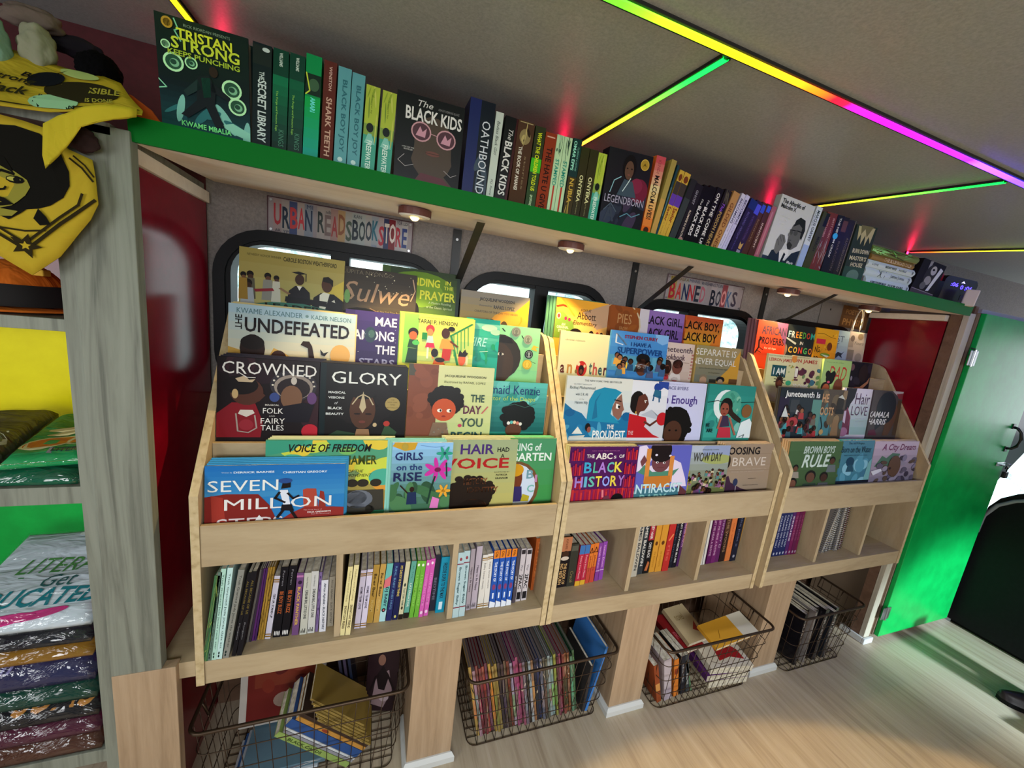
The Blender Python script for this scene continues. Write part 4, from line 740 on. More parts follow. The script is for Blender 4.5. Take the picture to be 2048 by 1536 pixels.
fb(0, 1, .052, .213, .254, '#7ab0dc', grad('#3f6a50', '#8fc0e8', 10) + blobs(0, 1, 0, .35, 14, ['#3c6a44', '#4c7c50', '#2c5038'], .16, 5, .6) + [P('#c89a28', (0, .95), (.04, 1), (.4, 1), (.36, .9), (.2, .88))] + [T('GIRLS', .05, .50, .745, .86, '#1f2a60', 1), T('on the', .08, .5, .60, .69, '#24386c', 1), T('RISE', .04, .5, .44, .57, '#1c2450', 1)] + flower(.76, .60, .22, '#c8309c', '#701848', 7, .62) + flower(.86, .84, .13, '#2c9c80', '#1c3860', 6, .7) + [LN('#17382c', .02, (.72, .5), (.66, .3), (.62, .1)), LN('#17382c', .016, (.9, .7), (.92, .5)), E(.35, .32, .04, .04, '#2a1812'), P('#1c2c50', (.27, .1), (.28, .28), (.42, .28), (.44, .1)), LN('#2a1812', .016, (.28, .27), (.16, .38)), P('#d878b8', (.66, .03), (.7, .2), (.82, .16), (.8, .02))] + flower(.88, .28, .12, '#e0a030', '#8c5c18', 6, .7) + [E(.2, .94, .05, .05, '#b0983c'), LN('#6c96c8', .006, (.45, .96), (.7, .93), (.85, .95))],
   'sky blue book with painted flowers', 3, dy=.013, ccol='#8cc8b8', shift=(-.006, .003), cth=.0045)
fb(0, 1, .196, .407, .26, '#9a9a70', grad('#b4ac64', '#9aa67c', 6) + [T('MY', -.36, -.03, .81, .94, '#44286c', 1), T('HAIR', .12, .63, .78, .93, '#44286c', 1), T('HAD', .68, .87, .81, .88, '#141210', 1), T('A', .74, .8, .72, .78, '#141210', 1), T('VOICE', -.15, .88, .56, .72, '#a81c1c', 1), T('ILLUSTRATED BY', .66, .9, .49, .51, '#4c4834'), T('PATRICIA', .69, .87, .44, .47, '#2c281c', 1), T('GRANNUM', .68, .88, .39, .42, '#2c281c', 1)] + CURLS(.3, .18, .34, 26, '#231712', .75, 5, .18) + [E(.3, .15, .36, .28, '#1f1510'), E(.36, -.02, .22, .12, '#70442c'), T('HISTORY', .2, .56, .32, .42, '#8c5434', 1), T('IDENTITY', .26, .74, .2, .28, '#7c4a2e', 1)],
   'olive green book with curly dark hair and red lettering', 3, ul=.08, dy=.020, ccol='#c8c490', shift=(-.004, .003), cth=.0045)
fb(0, 1, .385, .536, .262, '#3f8a52', grad('#3c8c48', '#478c60', 4) + [T('THE KING of', -.5, .62, .80, .92, '#d0dcd4', 1), T('KINDERGARTEN', -1.1, .9, .64, .77, '#dce4dc', 1), E(.02, .22, .62, .42, '#6c4a2c'), E(.0, .22, .55, .38, '#c4d0e0'), E(.04, .36, .16, .2, '#6c341c'), E(.02, .5, .2, .1, '#c89018'), T('B', .3, .48, .36, .5, '#6c94a0', 1), T('I', .52, .58, .3, .42, '#b07ca0', 1), T('C', .34, .52, .14, .26, '#78b0a8', 1), P('#30285c', (0, 0), (.0, .24), (.2, .24), (.24, 0)), P('#b0a028', (.2, .0), (.24, .12), (.42, .08), (.4, 0))],
   'green book with a school alphabet plate', 2, ul=.15, dy=.026, ccol='#7ccc80', shift=(-.006, .003), cth=.0045)
# --- left rack, second row
fb(0, 2, -.353, -.134, .268, '#170d10', blobs(0, 1, .3, .95, 12, ['#22121a', '#301820', '#1c1014'], .2, 3, .7) + [P('#7c1420', (0, 0), (.0, .3), (.14, .44), (.36, .44), (.44, .2), (.42, 0)), E(.28, .58, .16, .17, '#4a2a20'), E(.22, .66, .17, .12, '#120a0c'), P('#4a2a20', (.38, .62), (.46, .54), (.4, .46), (.3, .46)), P('#b8a488', (.17, .74), (.2, .70), (.33, .7), (.36, .74), (.3, .73), (.26, .78)), LN('#9c9088', .012, (.18, .3), (.2, .08), (.3, .06), (.38, .12), (.36, .28)), E(.28, .16, .07, .07, '#8c2430'), P('#c8c0b8', (.2, .3), (.28, .26), (.36, .31), (.34, .35), (.22, .35)), E(.17, .55, .03, .06, '#b89c70')] +
   [E(.74, .68, .24, .2, '#2c2830'), E(.74, .66, .2, .16, '#8c8078'), E(.74, .64, .17, .14, '#241c20'), E(.72, .52, .11, .16, '#70503c'), E(.74, .74, .03, .05, '#b8b0a8'), P('#14101a', (.6, .4), (.62, .2), (.9, .2), (.96, .44), (.84, .46)), E(.55, .52, .05, .06, '#34447c'), E(.93, .52, .05, .08, '#5c3c6c'), E(.92, .08, .09, .1, '#b02030')] + [E(.74+.21*math.cos(a*.35), .68+.17*math.sin(a*.35), .012, .012, '#c8c0b4') for a in range(10)] +
   [T('CROWNED', .05, .97, .80, .95, '#dcdad8'), LN('#dcdad8', .008, (.2, .82), (.28, .76), (.36, .76)), T('MAGICAL', .46, .6, .41, .43, '#c8c4c0', 1), T('FOLK', .44, .64, .31, .38, '#dcd8d4'), T('AND', .5, .56, .27, .285, '#c8c4c0'), T('FAIRY', .42, .66, .18, .25, '#dcd8d4'), T('TALES', .42, .65, .09, .16, '#dcd8d4')],
   'black square book showing two crowned people', 3, ccol='#2a2430', shift=(.004, .0035))
fb(0, 2, -.131, .085, .268, '#0f0c0d', [Q(0, 0, .06, 1, '#0a1c20')] + CURLS(.5, .5, .26, 20, '#171314', 1, 2, .4) + [P('#26402c', (.06, 0), (.2, .1), (.4, .06), (.4, 0)), E(.48, .38, .15, .26, '#4c3022'), E(.48, .62, .14, .09, '#171314'), P('#b8a888', (.44, .42), (.48, .64), (.52, .42), (.48, .34)), LN('#b8a888', .012, (.36, .46), (.42, .56), (.48, .60), (.55, .56), (.6, .46)), E(.42, .33, .04, .012, '#1c1210'), E(.55, .33, .04, .012, '#1c1210'), E(.48, .22, .04, .02, '#6c3830'), E(.63, .18, .025, .03, '#c0a880'), P('#2c4a30', (.7, .0), (.76, .2), (.9, .08), (.86, 0)), E(.77, .2, .04, .04, '#a8342c'), P('#8c6a4c', (.4, .0), (.42, .12), (.56, .12), (.58, 0)),
   T('GLORY', .12, .92, .74, .90, '#e0e4e2'), T('MAGICAL', .09, .28, .60, .63, '#d8dcdc', 1), T('VISIONS', .09, .27, .53, .56, '#d8dcdc', 1), T('of', .16, .2, .455, .49, '#c8ccd0', 0, 1), T('BLACK', .09, .25, .385, .42, '#d8dcdc', 1), T('BEAUTY', .07, .27, .31, .34, '#d8dcdc', 1), E(.83, .48, .09, .095, '#a08c54'), T('THE', .81, .85, .53, .545, '#4c3c18'), T('NEW YORK', .77, .89, .495, .51, '#4c3c18'), T('TIMES', .8, .86, .46, .475, '#4c3c18'), T('BESTSELLER', .76, .9, .42, .435, '#4c3c18')],
   'black book showing a girl in gold headdress', 2, ccol='#3c342c', shift=(-.003, .003))
fb(0, 2, .087, .331, .281, '#c8cc90', grad('#c0cc88', '#d0d49c', 5) + [Q(0, 0, .33, 1, '#7c4632'), Q(.0, .84, .1, 1, '#4c4a40')] + blobs(.02, .3, .05, .95, 10, ['#74402e', '#844c38'], .08, 2, 1) + CURLS(.44, .52, .17, 18, '#171310', 1.0, 3, .3) + [E(.44, .50, .18, .22, '#171310'), E(.42, .38, .14, .16, '#c0512c'), E(.37, .37, .03, .026, '#f0e8dc'), E(.48, .37, .03, .026, '#f0e8dc'), E(.38, .37, .012, .018, '#1c1210'), E(.495, .37, .012, .018, '#1c1210'), E(.42, .29, .025, .012, '#8c2c20'), P('#7c6450', (.26, 0), (.3, .2), (.46, .2), (.5, 0))] + [E(.32+.05*k, .06+.05*(k % 2), .014, .016, '#e0d4c4') for k in range(4)] +
   [T('JACQUELINE WOODSON', .40, .9, .835, .875, '#3c4430', 1), T('illustrated by RAFAEL LOPEZ', .4, .9, .75, .79, '#4c5440'), T('THE', .73, .9, .50, .61, '#2c4a44', 1), T('DAY', .65, .87, .33, .45, '#5c2444', 1), T('YOU', .62, .9, .14, .27, '#3c5448', 1), T('BEGIN', .52, .9, -.06, .07, '#1c4a4c', 1), E(.62, .16, .025, .026, '#b83c5c'), LN('#c8505c', .012, (.88, .34), (.95, .44))],
   'pale green book with a girl in a round hairdo', 0, ccol='#7c4632')
fb(0, 2, .315, .512, .243, '#2a9484', grad('#14605c', '#5cbcb0', 10) + blobs(0, 1, .5, 1, 10, ['#48a898', '#6cc4b8', '#2c8c80'], .14, 8, .6) + CURLS(.5, .32, .26, 16, '#101210', .9, 4, .34) + [E(.52, .32, .28, .28, '#101412'), E(.42, .04, .15, .14, '#5c3826')] + [E(.32+.055*k, .18+.02*math.sin(k), .03, .035, c) for k, c in enumerate(('#e8e4dc', '#5cb8b0', '#e8c8a0', '#d07c6c', '#e0e0d0'))] + [LN('#3c6c60', .008, (.2, .5), (.4, .56), (.6, .5), (.8, .58)), T('Mermaid Kenzie', -.35, .86, .75, .93, '#1c3a6c'), T('Protector of the Deeps', -.3, .78, .60, .71, '#b8d460')],
   'teal book with a mermaid girl and flower band', 0, ul=.1, dy=.010, vb=.36)
# --- left rack, third row
fb(0, 3, -.353, -.058, .263, '#b8ccd4', grad('#d8d0b4', '#a8c4d4', 6) + [P('#c89c48', (0, 0), (.0, .18), (.12, .1), (.2, 0)), P('#d8ac58', (.3, .0), (.34, .2), (.42, .12), (.5, 0)), T('KWAME ALEXANDER', .06, .56, .83, .93, '#4c7078'), T('KADIR NELSON', .63, .96, .83, .92, '#4c7078'), E(.595, .88, .014, .03, '#6c8c90'), S('THE', .52, .80, .05, .10, '#1a1414', 1), T('UNDEFEATED', .12, .95, .48, .76, '#1c1416', 1), E(.18, .16, .095, .28, '#2a1712'), E(.18, .28, .09, .14, '#1c110e'), E(.38, -.02, .065, .18, '#3c221a'), P('#2c1a14', (.55, .3), (.57, .38), (.62, .38), (.645, .28), (.67, .0), (.62, 0), (.61, .24)), E(.88, .14, .085, .22, '#d8a860'), P('#1c1a20', (.71, .24), (.74, .16), (.78, .2), (.75, .1), (.72, .12))],
   'pale blue book with a huge black title', 2, ccol='#d4c088', shift=(.003, .003))
fb(0, 3, -.085, .060, .278, '#30245c', grad('#281c50', '#3a2c6c', 5) + [T('MAE', .44, .93, .72, .90, '#c4cce4', 1), T('AMONG', -.02, .88, .42, .62, '#c4cce4', 1), E(.345, .53, .13, .16, '#24384c'), E(.37, .55, .07, .08, '#3c5c5c'), T('THE', .47, .92, .15, .33, '#c0c8e0', 1), T('STARS', .12, .92, -.12, .05, '#8c90c0', 1)] + blobs(0, 1, .05, .95, 14, ['#8c88c0', '#c8c8e8'], .008, 3, 1),
   'dark purple book with pale lettering and a small globe', 0, ul=.17, dy=.010)
fb(0, 3, .060, .278, .285, '#c0c858', grad('#c8d070', '#d4cc5c', 5) + [Q(0, .0, .2, 1, '#7cc050'), Q(.1, .25, 1, .52, '#b0c468'), Q(.1, .06, 1, .16, '#a8c070'), Q(.83, .02, .93, .22, '#e0d4a8'), T('TARAJI P. HENSON', .18, .74, .80, .91, '#23331c', 1), T('NEW YORK TIMES BESTSELLING AUTHOR', .22, .66, .935, .955, '#4c5828'), T('ILLUSTRATED BY PAUL KELLAM', .3, .58, .755, .775, '#98a050'),
   LN('#1f7a44', .026, (.66, .62), (.96, .90)), LN('#1f7a44', .026, (.66, .62), (.78, .02))] + [LN('#3f9a50', .010, (.70+.05*k, .64+.05*k), (.72+.05*k, .2+.06*k)) for k in range(5)] +
   [P('#17382c', (.04, 0), (.07, .3), (.2, .3), (.2, 0)), E(.13, .62, .07, .1, '#1c1210'), E(.13, .56, .055, .085, '#c05c30'), P('#20442c', (.06, .32), (.08, .48), (.2, .48), (.2, .3)), E(.17, .42, .05, .05, '#4cb058'),
    E(.36, .72, .06, .09, '#c03038'), E(.36, .66, .042, .07, '#d8804c'), P('#a8d8c8', (.31, .42), (.33, .58), (.4, .58), (.42, .42)), P('#c8204c', (.3, .34), (.32, .44), (.42, .44), (.44, .34)), LN('#e8dcc8', .02, (.34, .34), (.34, .12)), LN('#d8804c', .02, (.4, .34), (.42, .12)),
    E(.58, .66, .06, .11, '#3c1e14'), E(.66, .76, .05, .05, '#141010'), P('#d8903c', (.5, .34), (.53, .54), (.66, .54), (.72, .34)), P('#b02c24', (.54, .08), (.55, .34), (.68, .34), (.66, .1)), LN('#5c2c18', .03, (.66, .5), (.76, .40)), E(.44, .24, .05, .09, '#141012'), P('#c05c30', (.42, 0), (.44, .1), (.56, .1), (.6, 0)), E(.52, .1, .07, .05, '#1c1210'), E(.84, .14, .055, .13, '#d05c3c'), P('#1c1210', (.78, .2), (.8, .34), (.84, .28), (.88, .36), (.9, .3), (.93, .28), (.89, .2)), Q(.25, .5, .32, .64, '#1c7a3c')],
   'lime yellow book with cartoon children on green stairs', 1, ul=.05, dy=.0, ccol='#98c850', shift=(-.002, .005))
fb(0, 3, .255, .361, .291, '#14988a', grad('#0a8474', '#7cccb0', 10, 0, 1, .2, .9) + [Q(0, .62, 1, .78, '#2ca48c'), E(.6, .82, .3, .07, '#b8d8b8'), E(.85, .74, .2, .06, '#a8d0b0')] + blobs(0, 1, .1, .5, 8, ['#0a7c6c', '#14a090', '#0c8c60'], .14, 4, .6) + [T('FIRE', -.1, .56, .42, .60, '#9ce0d4', 0, 1), LN('#c8e8d8', .008, (.3, .3), (.6, .32))],
   'narrow teal book with white brush lettering', 0, ul=.2, dy=.009)
fb(0, 3, .345, .504, .279, '#7cc48c', grad('#84c888', '#8cd098', 4) + [E(.08, .27, .5, .52, '#2c2620'), E(.0, .12, .42, .5, '#3a2c22'), P('#191614', (-.1, .6), (.1, .76), (.3, .72), (.38, .6), (.1, .6)), E(.08, .34, .1, .03, '#c8c0b0'), E(.1, .34, .035, .035, '#14100e'), LN('#1c1a10', .016, (.1, .92), (.16, .86)), LN('#1c1a10', .012, (.56, .8), (.6, .74), (.66, .78)), P('#c8b038', (.8, .5), (.96, .46), (.92, .54), (1, .56), (.86, .6)), LN('#2c3018', .01, (.82, .22), (.94, .18))],
   'mint green book with a dark profile and medal stickers', 0, ul=.08, dy=.018)
for nm, u, v, r, c1, c2 in (('medal_sticker', .42, .87, .0155, '#8a8c7c', '#6c7064'), ('medal_sticker', .71, .72, .0155, '#9a9c88', '#787c68'), ('medal_sticker', .76, .38, .0145, '#14181a', '#8c9490'), ('medal_sticker', .74, .14, .016, '#c8a428', '#d8bc48')):
    rt = [o for o in COL.objects if o.name.startswith('book') and o.get('label', '').startswith('mint green book')][0]
    bm = bmesh.new(); lay = bm.loops.layers.float_color.new('Col'); cx, cz = .012+u*.147, .279*(.5+.5*v)
    cyl(bm, (cx, -.0030, cz), r, .0006, 24, 'Y'); paint(bm.faces, lay, c1)
    put_art(bm, lay, [(p, c, k) for p, c, k in art_polys([E(.5, .5, .38, .38, c2), E(.5, .5, .32, .32, c1), E(.5, .56, .16, .2, c2), P(c2, (.3, .2), (.5, .5), (.7, .2))], 1)], lambda a, b, k: (cx+(a-.5)*2*r, -.0033-.0001*k, cz+(b-.5)*2*r))
    me = bpy.data.meshes.new('medal_sticker'); bm.to_mesh(me); bm.free(); link('medal_sticker', me, PRINT, rt)
# --- left rack, back row
fb(0, 4, -.352, -.097, .283, '#a89c58', grad('#b0a868', '#a09450', 4) + [P('#c8b44c', (.75, .3), (1, .62), (1, .2)), T('NEWBERY HONOR WINNER', .07, .38, .87, .91, '#3c381c'), T('CAROLE BOSTON WEATHERFORD', .40, .92, .84, .92, '#2c2814', 1)] + sum([[E(u, v+.02, r*.9, r*1.6, '#17110e'), E(u+.004, v-.03, r*.72, r*1.3, c), P(sh, (u-1.5*r, v-.42), (u-1.1*r, v-r*1.4), (u+1.1*r, v-r*1.4), (u+1.5*r, v-.42))] for u, v, r, c, sh in ((.1, .52, .036, '#4a3020', '#5c5848'), (.26, .52, .036, '#5c3c2a', '#8c8c84'), (.34, .5, .03, '#4c3022', '#c8c8b8'), (.08, .36, .045, '#3c241a', '#a8b0b8'), (.04, .5, .03, '#6c4c34', '#9c7c34'))], []) +
   [E(.56, .54, .045, .1, '#3c261a'), P('#17161a', (.48, .66), (.55, .69), (.63, .66), (.56, .63)), LN('#17161a', .008, (.62, .66), (.62, .52)), P('#1c1a22', (.43, 0), (.46, .32), (.52, .42), (.6, .42), (.66, .32), (.68, 0)), P('#e8e4d8', (.535, .42), (.56, .34), (.585, .42)), E(.83, .5, .055, .14, '#4a2e20'), P('#17120f', (.78, .56), (.79, .64), (.84, .66), (.89, .6), (.89, .48), (.86, .54)), P('#15151b', (.68, 0), (.7, .24), (.77, .34), (.9, .34), (1, .22), (1, 0)), P('#dcdccc', (.76, .3), (.8, .36), (.86, .34), (.82, .04), (.76, .0)), P('#c8c8bc', (.88, .2), (.91, .24), (.92, .18)), LN('#15151b', .1, (.46, .16), (.8, .14)), LN('#8c6c50', .03, (.38, .34), (.46, .26)), LN('#8c2430', .05, (.16, .26), (.3, .3))] + [P('#3c7868', (.1, 0), (.3, .08), (.6, .1), (.9, .02), (.9, 0)), T('LEADER', .24, .78, -.06, .06, '#10201c', 1)],
   'olive yellow book showing a graduate in a cap', 0, dy=.0)
fb(0, 4, -.098, .106, .271, '#3c352c', grad('#443c30', '#38322c', 4) + [T('LUPITA NYONGO', -.04, .64, .87, .95, '#6c6454', 0), T('Sulwe', -.05, .90, .32, .72, '#a8886c', 0, 1), LN('#b8987c', .012, (.92, .44), (.98, .66), (.94, .9)), E(.22, -.1, .34, .3, '#120f0e'), LN('#8c7058', .012, (.5, .0), (.44, .14), (.34, .2)), T('#1 New York Times Bestseller', .44, .84, .13, .17, '#a8946c')] + blobs(.2, .95, .5, .95, 22, ['#e0d8b8', '#b8b090'], .007, 5, 1.5) + [E(.02, .4, .04, .14, '#6c9c58')],
   'dark brown book with a looping script title', 0, ul=.03, dy=.006)
fb(0, 4, .005, .240, .291, '#3c5428', grad('#5c7c2c', '#2c3c24', 8) + [E(.42, .62, .5, .34, '#5c8020'), E(.4, .55, .36, .3, '#749a28'), Q(.95, .0, 1, 1, '#26342c'), T('STANDING', .10, .70, .68, .84, '#d8d83c', 1), T('IN', .78, .86, .76, .84, '#c8cc40', 1), T('THE', .76, .9, .66, .73, '#c8cc40', 1), T('NEED OF', .04, .36, .54, .7, '#d8d83c', 1), T('PRAYER', .42, .94, .42, .60, '#dcdc40', 1), T('A Modern Retelling', .55, .88, .33, .39, '#c0d0a0'), T('of the Classic Spiritual', .52, .9, .24, .30, '#c0d0a0'), E(.46, -.1, .2, .22, '#6c3c1c'), E(.36, .14, .06, .2, '#1c140e')],
   'mossy green book with yellow capital lettering', 0, ul=.1, dy=.014)
fb(0, 4, .243, .476, .249, '#a89c8c', grad('#b8903c', '#8c8478', 6) + [P('#e8a828', (.52, 0), (.62, .3), (1, .95), (1, 0)), E(.72, .2, .3, .4, '#dc9a30'), T('JACQUELINE WOODSON', .26, .77, .77, .87, '#2c3038', 1), T('illustrated by', .26, .44, .64, .7, '#4c5058'), T('RAFAEL LOPEZ', .47, .78, .62, .71, '#3c4048', 1), T('CREATORS OF THE DAY YOU BEGIN', .2, .83, .5, .55, '#4c4438')] + CURLS(.4, .1, .14, 12, '#5c3418', 1.4, 2, .4) + [E(.4, .08, .16, .24, '#5c3418'), E(.64, .22, .05, .12, '#4c3c14'), E(.6, .14, .04, .12, '#5c4818'), E(.68, .12, .04, .12, '#4c3c14'), E(.7, -.05, .14, .14, '#d0582c'), LN('#c89018', .016, (.86, .28), (.9, .38), (.89, .48))],
   'grey and orange book with dark capital lettering', 0, dy=.0)
# --- middle rack
fb(1, 1, .580, .836, .244, '#4a1450', [Q(0, .0, 1, .24, '#a02034')] + [Q(.02+.03*k, v, .045+.03*k, v+.15+.03*((k*7) % 3), ('#a81c30', '#8c1840', '#c03030', '#7c1c50')[(k*5+j) % 4]) for j, v in enumerate((.04, .26, .50, .76)) for k in range(32) if k < 6 or k > 25 or j == 0] + [E(.58, .06, .05, .06, '#6c3040'), LN('#d87880', .03, (.52, .1), (.51, .22)), E(.74, .05, .09, .1, '#120c10')] +
   [T('NEW YORK TIMES BESTSELLER', .3, .7, .92, .94, '#a05890'), T('THE', .23, .34, .805, .87, '#e0d4d0', 1), T('ABC', .36, .60, .78, .89, '#e8dcd4', 1), T('S', .62, .66, .79, .84, '#e0d4d0', 1), T('OF', .7, .78, .80, .86, '#e0d4d0', 1)] + [T(c, u0, u1, .54, .73, col, 1) for c, u0, u1, col in (('B', .21, .32, '#3c9cc0'), ('L', .34, .41, '#58a890'), ('A', .41, .53, '#a878c8'), ('C', .54, .64, '#60b0a8'), ('K', .65, .77, '#e0cc48'))] + [T(c, u0, u1, .29, .48, col, 1) for c, u0, u1, col in (('H', .10, .21, '#9c7cc8'), ('I', .23, .27, '#60a8c0'), ('S', .29, .38, '#60b0a0'), ('T', .39, .48, '#e0cc48'), ('O', .49, .6, '#8c9ce0'), ('R', .61, .71, '#d8c048'), ('Y', .72, .82, '#9c70b8'))],
   'purple and red book with multicoloured capital lettering', 2, ccol='#c8b878', shift=(-.004, .003))
fb(1, 1, .836, 1.064, .246, '#5a5cb0', [P('#d8cce0', (.02, .98), (.14, 1), (.3, .8), (.2, .6), (.0, .5), (0, .9)), P('#d4c8dc', (.2, .6), (.66, .74), (.82, .66), (.94, .36), (.98, .2), (.7, .2), (.66, .4), (.2, .3)), P('#4a8068', (.04, .5), (.14, .64), (.3, .5), (.7, .52), (.8, .56), (.7, .42), (.3, .38)), E(.42, .9, .2, .22, '#1c1214'), E(.44, .68, .17, .19, '#6a3c40'), E(.43, .8, .19, .12, '#1c1214'), E(.37, .68, .026, .02, '#e8e0e0'), E(.5, .67, .026, .02, '#e8e0e0'), E(.375, .68, .012, .016, '#141010'), E(.505, .67, .012, .016, '#141010'), LN('#5c2c30', .01, (.38, .58), (.5, .58)), E(.6, .8, .025, .02, '#d8d0e0'), E(.34, .82, .025, .02, '#d8d0e0'), Q(.16, .3, .24, .94, '#c8803c'), Q(.6, .3, .68, .8, '#c8803c'), P('#b8702c', (.16, .2), (.18, .42), (.64, .42), (.66, .2)), P('#5c3034', (.8, .2), (.84, .24), (1, .1), (.98, 0), (.86, 0)), P('#6c3c40', (.06, .7), (.12, .82), (.18, .72), (.1, .6)), Q(0, 0, .84, .18, '#3c6c78'),
   T('ANTIRACIST', -.10, .89, .10, .28, '#b4d4d8', 1), T('BABY', .12, .62, -.08, .08, '#7cb0a8', 1)],
   'blue violet book with a toddler in orange dungarees', 0, dy=.004)
fb(1, 1, 1.055, 1.252, .242, '#7c8c70', grad('#60683c', '#a8b0c0', 8) + [E(.8, .9, .5, .2, '#8c98b8'), E(.7, .72, .4, .1, '#98a060')] + CROWD(.02, .98, .18, .5, 34, ['#8c5c80', '#4c7c78', '#b0a04c', '#6c5a3c', '#a87c94', '#c8b898'], 5, .035, .8) + CROWD(.1, .95, .0, .18, 8, ['#7c4880', '#3c5a6c', '#8c6c4c'], 8, .07, .8) + [T('WOW DAY', .10, .80, .68, .86, '#3c3a30'), T('Everybody counts', .3, .7, .9, .93, '#606c4c'), Q(0, .1, .05, .5, '#a09030')],
   'grey green book showing a crowded outdoor meeting', 0, ul=.04, dy=.010, ccol='#9cb880')
fb(1, 1, 1.236, 1.487, .244, '#93806c', [Q(0, .79, 1, .795, '#7c6a58'), Q(0, .56, 1, .565, '#7c6a58'), Q(0, .44, 1, .445, '#7c6a58'), P('#3c2438', (.0, 0), (.0, .3), (.1, .34), (.16, .2), (.4, .06), (.6, 0)), E(.03, .64, .07, .15, '#241812'), T('CHOOSING', -.22, .70, .78, .94, '#191417', 1), T('BRAVE', .14, .86, .54, .72, '#c8bcb0', 0), T('HOW MAMIE TILL MOBLEY AND EMMETT TILL', .1, .9, .465, .485, '#b8a898'), T('SPARKED THE CIVIL RIGHTS MOVEMENT', .15, .85, .41, .43, '#b8a898'), T('ANGELA JOY', .52, .7, .25, .275, '#4c4038'), T('JANELLE WASHINGTON', .43, .76, .11, .135, '#4c4038'), E(.26, .2, .05, .08, '#2c3450'), LN('#8c8088', .02, (.28, .12), (.28, .0))],
   'taupe book with black and outlined capital lettering', 3, ul=.04, dy=.016, ccol='#c8a880', shift=(-.006, .0028), cth=.0045, m=MATTE)
fb(1, 2, .580, .832, .275, '#d0d4cc', grad('#b8c8d0', '#d8d8cc', 5) + [P('#1c6c98', (0, 0), (0, .56), (.12, .46), (.26, .4), (.34, .3), (.6, .28), (.8, .34), (1, .44), (1, 0))] + blobs(0, 1, .02, .42, 14, ['#2478a4', '#185c8c', '#4898b8'], .1, 4, .6) + [P('#2088a8', (.34, .28), (.35, .62), (.42, .78), (.56, .84), (.74, .82), (.84, .77), (.78, .7), (.72, .56), (.7, .4), (.8, .3), (.86, .24)), P('#1c6c90', (.42, .3), (.44, .62), (.52, .76), (.46, .6), (.5, .34)), P('#8c6050', (.84, .74), (.76, .64), (.71, .5), (.74, .38), (.83, .30), (.87, .36), (.88, .44), (.905, .48), (.885, .54), (.87, .6)), P('#f0ece4', (.77, .58), (.84, .55), (.81, .49), (.77, .5)), P('#17120f', (.80, .55), (.84, .55), (.83, .50), (.80, .51)), LN('#241812', .018, (.74, .64), (.84, .62)),
   P('#dcdcd0', (.14, .06), (.22, .18), (.3, .06)), P('#c8c8bc', (.1, .02), (.34, .04), (.32, .0), (.12, .0)), E(.37, .17, .04, .07, '#17120f'), E(.39, .13, .03, .05, '#8c4c40'), T('THE NEW YORK TIMES BESTSELLER', .25, .82, .92, .95, '#5c6468'), T('OLYMPIC MEDALIST', .1, .36, .86, .88, '#8c9498'), T('Ibtihaj Muhammad', .05, .42, .78, .84, '#4c5c64'), T('with S. K. Ali', .14, .32, .69, .73, '#4c5c64'), T('art by', .2, .27, .62, .64, '#7c868c'), T('Hatem Aly', .14, .33, .54, .6, '#4c5c64'), T('THE', .66, .77, .145, .22, '#e0e4e0', 1), T('PROUDEST', .45, .96, -.02, .12, '#e4e8e4', 1)],
   'white and blue book showing a woman in blue headscarf', 0, dy=.0, ccol='#e0dcc8')
fb(1, 2, .832, .986, .273, '#d8d8dc', grad('#c8c8cc', '#dcdce0', 4) + [P('#b0b4bc', (.3, .4), (.6, .5), (.9, .3), (1, .42), (1, .3)), P('#2c4490', (.7, 1), (.76, .84), (.86, .9), (1, .86), (1, 1)), E(.68, .9, .09, .07, '#24408c'), P('#2c6480', (.58, .74), (.62, .86), (.8, .84), (.82, .7)), LN('#1c4c74', .02, (.62, .76), (.6, .66)), LN('#1c4c74', .02, (.76, .74), (.78, .64)), E(.18, .62, .2, .2, '#17110f'), P('#5c3024', (.16, .5), (.2, .72), (.36, .78), (.44, .72), (.48, .64), (.5, .6), (.46, .54), (.4, .48), (.28, .46), (.24, .36)), P('#b81c24', (0, .04), (.0, .42), (.16, .4), (.3, .38), (.46, .36), (.5, .28), (.44, .2), (.7, .06), (.92, .0), (0, 0)), LN('#5c3024', .035, (.44, .28), (.6, .22), (.8, .32)), E(.92, .34, .15, .12, '#b81c24'), P('#f0ece4', (.36, .66), (.44, .66), (.4, .61)), E(.41, .64, .014, .014, '#141010'), E(.17, .44, .02, .03, '#c8a048'), Q(0, 0, .22, 1, '#8c4c4c') if 0 else E(0, 0, .001, .001, '#b81c24'), T('THE', .02, .16, .05, .12, '#d8a0a0', 1)],
   'white book showing a girl in a red dress', 0, dy=.0)
fb(1, 2, .970, 1.172, .274, '#c4c4e0', grad('#c8c8e4', '#c4c4dc', 4) + [T('I Am Enough', -.32, .80, .56, .76, '#4c3a80', 1), T('GRACE BYERS', -.08, .54, .86, .92, '#54547c', 1), T('NEW YORK TIMES BESTSELLER', .05, .45, .95, .965, '#9090b0')] + CURLS(.32, .2, .36, 28, '#15110f', .9, 9, .16) + [E(.32, .22, .38, .34, '#15110f'), E(.28, .08, .22, .22, '#4c2e20'), E(.2, .12, .03, .02, '#17100c'), E(.36, .12, .03, .02, '#17100c')],
   'lavender white book with a big round black hairdo', 0, ul=.07, dy=.010)
